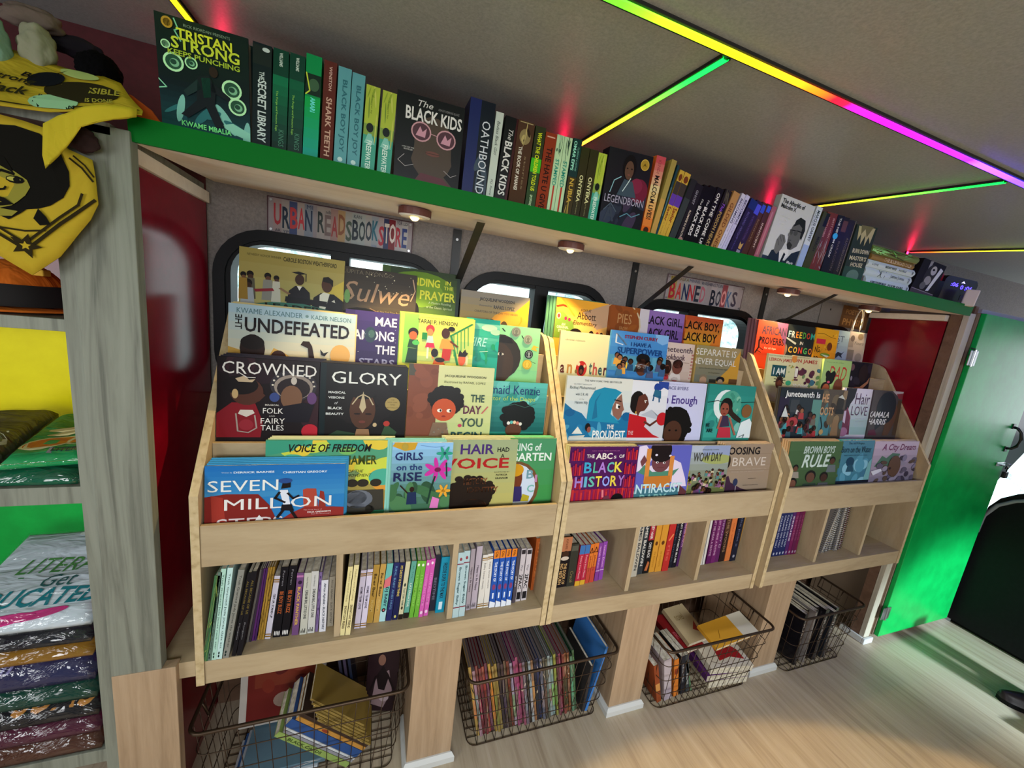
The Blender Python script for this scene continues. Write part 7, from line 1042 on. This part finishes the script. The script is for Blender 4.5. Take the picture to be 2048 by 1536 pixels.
# ------------------------------------------------------------------ shirts and cloths in and on the left cabinet
PLASTIC = mat('clear_plastic_bag', '#ffffff', .08); _nt = PLASTIC.node_tree; _nt.nodes.remove(bsdf(PLASTIC))
_tr = N(PLASTIC, 'ShaderNodeBsdfTransparent'); _gl = N(PLASTIC, 'ShaderNodeBsdfGlossy', Roughness=.09); _ms = N(PLASTIC, 'ShaderNodeMixShader'); _ms.inputs[0].default_value = .10
_nz = N(PLASTIC, 'ShaderNodeTexNoise', Scale=16, Detail=3, Distortion=1.5); L(PLASTIC, vec(PLASTIC, (1, 2.4, 1)), _nz.inputs['Vector'])
_bp = N(PLASTIC, 'ShaderNodeBump'); _bp.inputs['Strength'].default_value = .9; _bp.inputs['Distance'].default_value = .012
L(PLASTIC, _nz.outputs['Fac'], _bp.inputs['Height']); L(PLASTIC, _bp.outputs[0], _gl.inputs['Normal'])
L(PLASTIC, _tr.outputs[0], _ms.inputs[1]); L(PLASTIC, _gl.outputs[0], _ms.inputs[2]); L(PLASTIC, _ms.outputs[0], _nt.nodes['Material Output'].inputs[0])
def cloth(name, col):
    if name in _MATS: return _MATS[name]
    m = mat(name, col, .85, .15); n = N(m, 'ShaderNodeTexNoise', Scale=9, Detail=3, Distortion=1.2); L(m, vec(m, (1, 3, 1)), n.inputs['Vector']); bump(m, n.outputs['Fac'], .5, .02); return m
def shirt(label, x0, y0, z0, w, d, t, col, cname, art=(), tilt=0., rz=0., seed=0, plastic=True, pcut=None):
    M = Matrix.Translation((x0, y0, z0)) @ Matrix.Rotation(rz, 4, 'Z') @ Matrix.Rotation(tilt, 4, 'X')
    r = thing('folded_shirt', label, 'shirt', M, 'folded shirts in the left cabinet')
    def H(u, v): 
        e = (1-abs(2*u-1)**7)*(1-abs(2*v-1)**7)
        return t*(.35+.65*max(0, e)**.5) + .008*noise.noise(Vector((u*3.2, v*4.4, seed)))*e
    def grid(bm, off, n=18):
        top = [[bm.verts.new((w*(i/n)+off*(2*i/n-1), d*(j/n)+off*(2*j/n-1), H(i/n, j/n)+off)) for j in range(n+1)] for i in range(n+1)]
        bot = [[bm.verts.new((w*(i/n)+off*(2*i/n-1), d*(j/n)+off*(2*j/n-1), 0)) for j in range(n+1)] for i in range(n+1)]
        for i in range(n):
            for j in range(n):
                bm.faces.new((top[i][j], top[i+1][j], top[i+1][j+1], top[i][j+1])); bm.faces.new((bot[i][j], bot[i][j+1], bot[i+1][j+1], bot[i+1][j]))
        for k in range(n):
            bm.faces.new((bot[k][0], bot[k+1][0], top[k+1][0], top[k][0])); bm.faces.new((bot[k+1][n], bot[k][n], top[k][n], top[k+1][n]))
            bm.faces.new((bot[0][k+1], bot[0][k], top[0][k], top[0][k+1])); bm.faces.new((bot[n][k], bot[n][k+1], top[n][k+1], top[n][k]))
    bm = bmesh.new(); grid(bm, 0); mesh('folded_body', bm, cloth(cname, col), r, True)
    if art: art_mesh('print', lambda u, v, k: (u*w, v*d, H(u, v)+.0012+.0001*k), art_polys(art, w/d), CLOTHP, r)
    if plastic: bm = bmesh.new(); grid(bm, .003); mesh('plastic_sleeve', bm, PLASTIC, r, True)
    return r
def sub(ops, n=1): return ops
# middle compartment (yellow back)
shirt('dark green folded shirt lying under the bright green one', -.80, .957, .998, .244, .29, .026, '#0c5c40', 'dark_green_cotton', seed=3)
shirt('bright green folded shirt with orange print in a plastic bag', -.672, .964, 1.028, .112, .28, .024, '#1c9c58', 'bright_green_cotton',
      [P('#8cb060', (.0, .0), (.05, .45), (.5, .62), (1, .5), (1, 0)), E(.42, .24, .36, .10, '#d8d0a0', 8), E(.42, .24, .32, .08, '#d0702c', 8), E(.92, .32, .3, .10, '#d8d0a0', 20), E(.92, .32, .26, .08, '#d07830', 20), E(.6, .5, .38, .035, '#d8cc90', 4), E(.6, .42, .34, .03, '#d8cc90', 6), Q(.5, .06, 1, .14, '#b8b0c8'), T('LITERACY', .54, 1.15, .075, .125, '#2c3c4c', 1), E(.75, .85, .13, .045, '#e0e8e4'), T('S', .71, .79, .835, .865, '#3c4c44', 1)], tilt=R(3), rz=R(13), seed=5)
shirt('grey brown folded shirt beside the green one in the yellow compartment', -.815, .936, 1.030, .138, .28, .038, '#5c5648', 'grey_brown_cotton', [E(.62, .2, .36, .14, '#d0d4c8'), E(.62, .2, .32, .115, '#6c7c64'), E(.56, .2, .16, .05, '#c88c7c'), LN('#d8dcd0', .02, (.5, .26), (.9, .34))], tilt=R(3), rz=R(13), seed=8)
# lower compartment (green back): a tilted stack
STACK = [('brown folded shirt at the bottom of the shirt stack', '#4c2c20', 'brown_cotton', .036, ()),
 ('maroon folded shirt near the bottom of the shirt stack', '#4c1830', 'maroon_cotton', .034, ()),
 ('black folded shirt with orange lettering in the shirt stack', '#17141a', 'black_cotton', .036, [T('SUNS', .45, .98, .03, .24, '#b8803c', 1, 1)]),
 ('forest green folded shirt in the middle of the shirt stack', '#0c3c30', 'forest_cotton', .036, ()),
 ('navy folded shirt covered in white words in the shirt stack', '#2a2a50', 'navy_cotton', .050, [T('history', .1, .45, .42, .52, '#8c88b0', 1, 1), T('HARRIET', .5, .95, .40, .52, '#8884b0', 1), T('Johnson', .3, .7, .28, .37, '#9490b8', 1, 1), T('SOJOURNER', .1, .6, .16, .25, '#7c78a8', 1), T('Lawson', .55, .95, .17, .26, '#8884b0', 1, 1), T('truth', .2, .5, .04, .13, '#7470a0', 1, 1)]),
 ('ochre folded shirt below the white one in the stack', '#8c6420', 'ochre_cotton', .024, [Q(.0, .0, .3, .2, '#d8a818')]),
 ('black folded shirt directly under the white lettered shirt', '#1c1c24', 'soft_black_cotton', .028, ())]
z = .337
for i, (lab, c, cn, th, art) in enumerate(STACK):
    shirt(lab, -.826, .955, z, .268, .262, th, c, cn, list(art), tilt=R(14), seed=i+11)
    z += th + .0125
shirt('white folded shirt with green and teal handwriting, top of stack', -.802, .957, z, .246, .262, .032, '#c8d4dc', 'white_cotton',
      [T('Be', .72, .92, .66, .80, '#1c2428', 1, 1), T('LITERATE', .24, 1.0, .46, .62, '#4c8c48', 0, 1), LN('#4c8c58', .012, (.3, .42), (.98, .46)), T('Get', .5, .74, .30, .43, '#2c5c5c', 0, 1), T('EDUCATED', .08, .98, .14, .29, '#1c7884', 1, 1), LN('#1c7884', .014, (.1, .11), (.98, .16)), E(.42, .05, .2, .04, '#c83880', 6), E(.64, .07, .18, .035, '#c83880', 10), E(.5, .9, .035, .03, '#eef2f2'), LN('#8c9ca4', .008, (.86, .96), (.8, .86), (.9, .8))], tilt=R(15), seed=31)
# cap in the top compartment
t = thing('cap', 'orange and black cap in the red compartment of the cabinet', 'cap', (-.665, 1.04, 1.331))
ORG = cloth('orange_felt', '#c8641c')
def dome(bm, rx, ry, rz, z0=0, lo=0, hi=90, nu=24, nv=8, x=0, y=0):
    rings = []
    for j in range(nv+1):
        a = R(lo+(hi-lo)*j/nv); rings.append([bm.verts.new((x+rx*math.cos(a)*math.cos(2*math.pi*i/nu), y+ry*math.cos(a)*math.sin(2*math.pi*i/nu), z0+rz*math.sin(a))) for i in range(nu)])
    for A, B in zip(rings[:-1], rings[1:]):
        for i in range(nu):
            try: bm.faces.new((A[i], A[(i+1) % nu], B[(i+1) % nu], B[i]))
            except ValueError: pass
bm = bmesh.new(); dome(bm, .074, .07, .085, .012, 28, 86); mesh('crown', bm, ORG, t, True)
bm = bmesh.new(); dome(bm, .076, .072, .085, .012, 0, 28); mesh('band', bm, mat('black_felt', '#141010', .9), t, True)
bm = bmesh.new(); dome(bm, .1, .098, .006, .0055, -90, 90); mesh('brim', bm, ORG, t, True)
bm = bmesh.new(); box(bm, .052, .070, -.05, -.03, .072, .084, .002); mesh('tab', bm, mat('yellow_felt', '#c89c30', .9), t)
# yellow printed bandana hanging over the cabinet top
YC = cloth('yellow_bandana_cotton', '#b89c28')
band = thing('bandana', 'yellow printed bandana draped over the cabinet top and left post', 'bandana', None)
X0, Z0, SX, SZ = -.82, 1.395, .37, .30
def yf(x, z): return .9225 - .010*math.sin((x+.60)*16+1.2)*(1.69-z)/.28 - .004*math.sin(z*30)
def flap(name, outline, fn, parent, m, rings=7, thick=.0016):
    bm = bmesh.new(); c = Vector((sum(p[0] for p in outline)/len(outline), sum(p[1] for p in outline)/len(outline)))
    n = len(outline); prev = None; vc = bm.verts.new(fn(c.x, c.y))
    for k in range(1, rings+1):
        cur = [bm.verts.new(fn(c.x+(p[0]-c.x)*k/rings, c.y+(p[1]-c.y)*k/rings)) for p in outline]
        for i in range(n):
            j = (i+1) % n
            if prev is None: bm.faces.new((vc, cur[i], cur[j]))
            else: bm.faces.new((prev[i], cur[i], cur[j], prev[j]))
        prev = cur
    o = mesh(name, bm, m, parent, True); s = o.modifiers.new('thickness', 'SOLIDIFY'); s.thickness = thick; s.offset = 1 if False else 0
    return o
def dense(pts, n=4):
    out = []
    for a, b in zip(pts, pts[1:]+pts[:1]):
        for k in range(n): out.append((a[0]+(b[0]-a[0])*k/n, a[1]+(b[1]-a[1])*k/n))
    return out
OUT = dense([(-.565, 1.406), (-.527, 1.443), (-.482, 1.512), (-.471, 1.540), (-.474, 1.580), (-.478, 1.612), (-.508, 1.622), (-.520, 1.645), (-.56, 1.652), (-.66, 1.66), (-.72, 1.62), (-.72, 1.56), (-.63, 1.45)])
flap('front_flap', OUT, lambda x, z: (x, yf(x, z), z), band, YC)
def uv(x, z): return ((x-X0)/SX, (z-Z0)/SZ)
def ell(x, z, rx, rz, c, a=0): u, v = uv(x, z); return E(u, v, rx/SX, rz/SZ, c, a)
def pl(c, *p): return P(c, *[uv(*q) for q in p])
def ln(c, w, *p): return LN(c, w/SZ, *[uv(*q) for q in p])
BK = '#14120f'
FL_ART = [pl(BK, (-.66, 1.60), (-.62, 1.634), (-.57, 1.642), (-.541, 1.637), (-.518, 1.615), (-.507, 1.585), (-.506, 1.562), (-.514, 1.541), (-.530, 1.525), (-.545, 1.517), (-.56, 1.513), (-.568, 1.505), (-.583, 1.493), (-.60, 1.50), (-.66, 1.52)),
   pl('#8c8434', (-.66, 1.575), (-.589, 1.577), (-.572, 1.570), (-.558, 1.560), (-.554, 1.549), (-.560, 1.535), (-.569, 1.524), (-.577, 1.516), (-.60, 1.506), (-.66, 1.506)),
   pl(BK, (-.66, 1.60), (-.585, 1.59), (-.573, 1.567), (-.59, 1.576), (-.66, 1.574)), ln(BK, .0042, (-.598, 1.566), (-.588, 1.569), (-.574, 1.566)), ell(-.572, 1.5575, .0115, .0062, BK), ell(-.5735, 1.558, .0085, .0036, '#b0a850'), ell(-.570, 1.5575, .0042, .0046, BK),
   ln(BK, .0028, (-.60, 1.541), (-.592, 1.538), (-.585, 1.540), (-.583, 1.544)), pl(BK, (-.62, 1.527), (-.60, 1.529), (-.585, 1.526), (-.574, 1.518), (-.59, 1.513), (-.62, 1.512)), pl('#8c8434', (-.62, 1.521), (-.60, 1.523), (-.588, 1.519), (-.60, 1.516), (-.62, 1.516)), pl('#8c8434', (-.66, 1.512), (-.592, 1.509), (-.57, 1.508), (-.578, 1.499), (-.61, 1.494), (-.66, 1.494)),
   pl(BK, (-.545, 1.517), (-.536, 1.505), (-.532, 1.494), (-.545, 1.490), (-.552, 1.50)), ln('#2c2410', .0028, (-.66, 1.482), (-.60, 1.479), (-.565, 1.478), (-.54, 1.483)),
   ln('#2c2410', .0048, (-.70, 1.555), (-.612, 1.478), (-.567, 1.447), (-.52, 1.497), (-.505, 1.512), (-.474, 1.545)), ln('#2c2410', .0036, (-.70, 1.572), (-.612, 1.489), (-.567, 1.458), (-.52, 1.507), (-.495, 1.533), (-.49, 1.552)), ln('#2c2410', .003, (-.505, 1.607), (-.49, 1.595), (-.476, 1.576)), ln('#2c2410', .0026, (-.50, 1.612), (-.486, 1.60), (-.475, 1.584))] + \
   [pl('#2c2410', *[(-.567+(.021 if k % 2 == 0 else .0095)*math.sin(k*math.pi/5+.3), 1.454+(.021 if k % 2 == 0 else .0095)*math.cos(k*math.pi/5+.3)) for k in range(10)]), pl('#b89c28', *[(-.567+(.0075 if k % 2 == 0 else .0035)*math.sin(k*math.pi/5), 1.454+(.0075 if k % 2 == 0 else .0035)*math.cos(k*math.pi/5)) for k in range(10)])]
art_mesh('portrait_print', lambda u, v, k: (X0+u*SX, yf(X0+u*SX, Z0+v*SZ)-.0022-.0001*min(k, 20), Z0+v*SZ), art_polys(FL_ART, SX/SZ), CLOTHP, band)
# upper drape: runs from the front edge back and up over the pile on the cabinet
DA, DB, DC, DD = Vector((-.64, .905, 1.652)), Vector((-.402, .918, 1.698)), Vector((-.462, 1.0, 1.770)), Vector((-.64, 1.0, 1.776))
def dr(u, v):
    p = DA.lerp(DB, u).lerp(DD.lerp(DC, u), v); return Vector((p.x, p.y - .004*math.sin(u*9)*(1-v), p.z + .004*math.sin(u*7+1)*v))
flap('upper_drape', dense([(0, 0), (.3, -.02), (.50, -.05), (.62, .0), (.8, .03), (1, .0), (1.02, .12), (.98, .5), (.96, .85), (.8, 1), (.5, 1.02), (.2, 1), (0, 1)]), lambda u, v: dr(u, v), band, YC)
UP = [E(.68, .44, .23, .27, '#2a2412', -22), T('IMPOSSIBLE', .50, .93, .42, .58, '#a89c3c', 1, 1), T('UNTIL IT IS DONE', .50, .86, .20, .30, '#a89c3c', 1), E(.52, .14, .13, .17, '#9cc8a0', -10), T('Protect the', .43, .62, .24, .28, '#1c3028', 1), T('BLACK', .41, .60, .10, .2, '#14201c', 1), T('WOMAN', .43, .63, .0, .09, '#14201c', 1), E(.45, .62, .09, .2, '#12141c', -20), T('Be', .3, .4, .56, .66, BK, 1, 1), T('Strong', .14, .40, .40, .55, '#2c2814', 1, 1), T('Black', .14, .38, .2, .36, '#2c2814', 1, 1), LN('#2c2410', .02, (.62, .06), (.78, .09), (1, .08)), LN('#2c2410', .02, (0, .06), (.25, .03), (.42, .0)), E(.66, .86, .15, .10, '#a8b870', -24), LN('#2c2410', .014, (.50, .78), (.60, .95))]
art_mesh('upper_print', lambda u, v, k: dr(u, v) + Vector((0, -.0014-.00008*k, .0014+.00008*k)), art_polys(UP, 1.9), CLOTHP, band)
HEM = dense([(-.402, 1.702), (-.43, 1.698), (-.47, 1.686), (-.505, 1.665), (-.522, 1.648), (-.526, 1.60), (-.524, 1.580), (-.515, 1.615), (-.512, 1.638), (-.49, 1.652), (-.459, 1.663), (-.43, 1.677), (-.403, 1.689)], 3)
flap('hem', HEM, lambda x, z: (x, .899+.004*math.sin(x*60), z), band, cloth('bandana_underside', '#c0aa28'))
# other cloths and the pompom on the cabinet top
t = thing('pompom', 'round black fuzzy pompom behind the yellow bandana', 'pompom', (-.506, 1.02, 1.784))
bm = bmesh.new(); bmesh.ops.create_icosphere(bm, subdivisions=5, radius=.031)
for v in bm.verts: v.co *= 1+.07*noise.noise(v.co*220)+.05*noise.noise(v.co*60)
mesh('fuzz', bm, mat('black_yarn', '#08070a', .95, .05), t, True)
def lump(label, name, loc, r, col, cname, seed, cat, sc=(1, 1, 1)):
    t = thing(name, label, cat, loc)
    bm = bmesh.new(); bmesh.ops.create_icosphere(bm, subdivisions=4, radius=1)
    for v in bm.verts:
        q = 1+.18*noise.noise(v.co*1.5+Vector((seed, 0, 0)))+.06*math.sin(v.co.z*9+4*noise.noise(v.co*1.5)); v.co = Vector((v.co.x*r*sc[0]*q, v.co.y*r*sc[1]*q, v.co.z*r*sc[2]*q))
    mesh('cloth_bundle', bm, cloth(cname, col), t, True)
lump('knotted off-white cloth lying above the bandana lettering', 'knotted_cloth', (-.578, 1.0, 1.792), .024, '#8c8a74', 'cream_cloth', 2, 'cloth', (1, .8, 1.5))
lump('mint white crumpled cloth at the far left of cabinet top', 'crumpled_cloth', (-.625, .985, 1.775), .026, '#7c9a86', 'mint_cloth', 6, 'cloth', (.8, .7, 1.7))
lump('grey brown rolled cloth above the mint cloth', 'rolled_cloth', (-.60, 1.03, 1.845), .022, '#6c5c54', 'grey_rolled_cloth', 9, 'cloth', (1.9, .8, .9))
lump('dark banner cloth bunched between knotted cloth and pompom', 'dark_banner', (-.555, 1.05, 1.825), .020, '#231d28', 'dark_banner_cloth', 4, 'cloth', (1.9, .8, .9))
lump('dark brown knitted cloth tucked under the bandana hem on post', 'knitted_cloth', (-.490, .925, 1.640), .016, '#2c1c1a', 'brown_knit', 7, 'cloth', (1.5, .5, 1.2))
t = thing('orange_cloth', 'orange cloth corner sticking out behind the bandana', 'cloth', None)
flap('cloth_fold', dense([(-.475, 1.745), (-.45, 1.750), (-.415, 1.728), (-.392, 1.698), (-.41, 1.694), (-.45, 1.712)], 3), lambda x, z: (x, .99+.01*math.sin(x*50), z), t, cloth('orange_cotton', '#b04c1c'), thick=.004)
# ------------------------------------------------------------------ right end: green locker, clock, seat, shoes
lk = thing('locker', 'tall locker with a glossy green door right of the book racks', 'locker', (2.478, .965, 0))
BX('carcass', .0, .64, .001, .32, .03, 1.672, mat('locker_side_board', '#8c7a66', .6), lk)
BX('top_board', -.004, .66, -.004, .32, 1.673, 1.69, mat('grey_top_board', '#8c8890', .5), lk)
DG = speckle('green_locker_paint', '#029a44', '#04b050', 9, .36, .06, .35, .002)
door = BX('door', .006, .635, -.019, -.0005, .035, 1.672, DG, lk, .002)
bm = bmesh.new(); tube(bm, [(.585, -.020, 1.165), (.587, -.036, 1.162), (.59, -.05, 1.145), (.592, -.056, 1.11), (.59, -.05, 1.072), (.587, -.036, 1.055), (.585, -.02, 1.052)], .0065, 8)
box(bm, .571, .599, -.024, -.0195, 1.155, 1.182, .002); box(bm, .571, .599, -.024, -.0195, 1.034, 1.062, .002); mesh('handle', bm, BLACKM, door)
bm = bmesh.new(); box(bm, .545, .63, -.025, -.0195, .955, .975, .002); tube(bm, [(.62, -.022, .972), (.62, -.045, .972), (.62, -.045, .956), (.62, -.022, .956)], .003, 6); mesh('hasp', bm, STEEL, door)
bm = bmesh.new(); tube(bm, [(.61, -.036, .955)]+[(.62+.011*math.cos(R(180-30*k)), -.036, .945+.014*math.sin(R(30*k))) for k in range(7)]+[(.631, -.036, .93)], .0025, 6); box(bm, .603, .637, -.045, -.03, .895, .93, .004); mesh('padlock', bm, mat('dark_padlock', '#2c2a2c', .4, .5, .6), door)
bm = bmesh.new(); lay = bm.loops.layers.float_color.new('Col'); prism(bm, rrect(.36, .56, 1.622, 1.648, .012), 'Y', -.0205, -.0192); paint(bm.faces, lay, '#d8d4b8'); bmesh.ops.recalc_face_normals(bm, faces=bm.faces)
put_art(bm, lay, art_polys([Q(.16, .2, .95, .85, '#2c2c2c'), Q(.18, .26, .93, .5, '#d0ccb4'), T('LIBRARY', .22, .9, .56, .78, '#d0ccb4', 1)], 6), lambda u, v, k: (.36+.2*u, -.0207-.00005*k, 1.622+.026*v))
me = bpy.data.meshes.new('name_plate'); bm.to_mesh(me); bm.free(); link('name_plate', me, MATTE, door)
for z in (.14, 1.44):
    bm = bmesh.new(); cyl(bm, (.0, -.024, z), .005, .075, 12); box(bm, -.03, .0, -.0235, -.0205, z+.004, z+.07, .001); box(bm, .0, .03, -.0235, -.0198, z+.004, z+.07, .001); mesh('hinge', bm, STEEL, lk)
bm = bmesh.new(); tube(bm, [(-.012, -.012, 1.52), (.004, -.02, 1.518), (.012, -.012, 1.516)], .0022, 5); tube(bm, [(-.014, -.012, 1.49), (.0, -.02, 1.486), (.012, -.012, 1.484)], .0022, 5); mesh('wire_tie', bm, BLACKM, lk)
# clock radio and power adapter at the end of the shelf
t = thing('clock_radio', 'black and red clock radio with violet digits on the shelf end', 'clock', MS @ Matrix.Translation((2.20, .03, .0012)) @ Matrix.Rotation(R(-4), 4, 'Z'))
bm = bmesh.new(); prism(bm, rrect(.0, .21, .0, .112, .014), 'Y', .0, .13); bmesh.ops.bevel(bm, geom=[e for e in bm.edges if abs(e.verts[0].co.y-e.verts[1].co.y) < 1e-6], offset=.004, segments=2, affect='EDGES'); mesh('body', bm, mat('clock_black_plastic', '#17141a', .25, .5), t, False)
bm = bmesh.new(); prism(bm, [(-.07, .0005), (-.0006, .0005), (-.0006, .112), (-.03, .128), (-.06, .126), (-.08, .09)], 'Y', .01, .12); mesh('red_shell', bm, mat('clock_red_plastic', '#8c1420', .3), t)
bm = bmesh.new(); prism(bm, [(-.085, -.0), (-.0008, -.0), (-.0008, .085), (-.072, .085)], 'Y', .0, .0098); mesh('speaker_front', bm, BLACKR, t)
def fl(ops, name, m): return art_mesh(name, lambda u, v, k: (.21*u, -.0006-.0001*k, .112*v), art_polys(ops, 1.9), m, t)
DIG = attrmat('display_digits', .4); bsdf(DIG).inputs['Emission Strength'].default_value = 3.0
_a2 = [n for n in DIG.node_tree.nodes if n.type == 'ATTRIBUTE'][0]; L(DIG, _a2.outputs['Color'], bsdf(DIG).inputs['Emission Color'])
fl([T(':06', .20, .42, .66, .80, '#4c3cff', 1), T('0 :06', .50, .86, .60, .76, '#4c3cff', 1), P('#b8b0ff', (.48, .82), (.54, .9), (.6, .82), (.54, .84))], 'display', DIG)
fl([Q(.60, .2, .82, .42, '#3c3a42'), Q(.70, .1, .94, .3, '#26242a')], 'panel', MATTE)
t = thing('power_adapter', 'small white power adapter block in front of the clock radio', 'adapter', MS @ Matrix.Translation((2.30, -.045, -.036)) @ Matrix.Rotation(R(28), 4, 'Z'))
bm = bmesh.new(); box(bm, 0, .042, 0, .04, .0375, .105, .004); mesh('block', bm, mat('adapter_white', '#cfc0ae', .4), t)
# black seat beyond the locker
st = thing('bench_seat', 'black vinyl vehicle seat beyond the green locker', 'seat', (3.16, .66, 0))
VIN = speckle('black_vinyl', '#08080b', '#0e0e12', 60, .5, .2, .2)
bm = bmesh.new(); prism(bm, [(.30, .02), (.305, .60), (.30, .71), (.27, .775), (.22, .825), (.16, .86), (-.4, .93), (-.6, .02)], 'X', 0, .5); mesh('back_rest', bm, VIN, st)
bm = bmesh.new(); tube(bm, [(-.004, .306, .56), (-.004, .302, .66), (-.004, .27, .735), (-.004, .22, .785), (-.004, .16, .822), (-.004, -.4, .89)], .009, 8); mesh('piping', bm, mat('grey_piping', '#8c9094', .4), st)
bm = bmesh.new(); box(bm, .02, .5, -.6, .29, 0, .0195); mesh('base', bm, BLACKR, st)
# cab window surround beyond the locker
bm = bmesh.new(); prism(bm, [(3.2, -.12), (4.2, .752), (4.6, 1.10), (4.6, 1.24), (3.2, 1.24)], 'Y', 1.255, 1.275); struct(mesh('trim_1', bm, mat('dark_cab_trim', '#16131c', .5)))
# shoes at the right edge
def shoe(label, x, y, rz):
    t = thing('shoe', label, 'shoe', Matrix.Translation((x, y, 0)) @ Matrix.Rotation(rz, 4, 'Z'), 'dark shoes at the right edge')
    bm = bmesh.new(); n = 16; rings = []
    for i in range(n+1):
        u = i/n; L_ = .26*u; wd = .046*(.62+.5*math.sin(math.pi*min(1, u*1.05)))*(1 if u > .08 else .6+5*u)*(1 if u < .9 else math.sqrt(max(.05, 1-((u-.9)/.1)**2*.85)))
        ht = .032+.055*max(0, 1-u*1.7)**.6 + .012*math.sin(math.pi*u)
        rings.append([bm.verts.new((wd*math.cos(a)*(1 if math.sin(a) < .3 else .85), L_-.05, .018+max(0, math.sin(a))*ht)) for a in [math.pi*k/10 for k in range(11)]])
    for A, B in zip(rings[:-1], rings[1:]):
        for k in range(10): bm.faces.new((A[k], B[k], B[k+1], A[k+1]))
    bm.faces.new(rings[0]); bm.faces.new(list(reversed(rings[-1])))
    mesh('upper', bm, mat('dark_leather', '#241a1e', .4), t, True)
    bm = bmesh.new(); pts = []
    for i in range(n+1):
        u = i/n; wd = .05*(.62+.5*math.sin(math.pi*min(1, u*1.05)))*(1 if u > .08 else .6+5*u)*(1 if u < .9 else math.sqrt(max(.05, 1-((u-.9)/.1)**2*.85))); pts.append((wd, .26*u-.05))
    prism(bm, pts+[(-p[0], p[1]) for p in reversed(pts)], 'Z', 0, .018); mesh('sole', bm, BLACKR, t)
    bm = bmesh.new(); cyl(bm, (0, 0, .075), .043, .17, 18, 'Z', .052); mesh('trouser_cuff', bm, mat('dark_trouser', '#16141a', .8), t)
shoe('dark shoe by the seat, farther of the two at the right edge', 2.86, .47, R(52))
shoe('dark shoe nearer the camera of the two at the right edge', 2.76, .33, R(60))
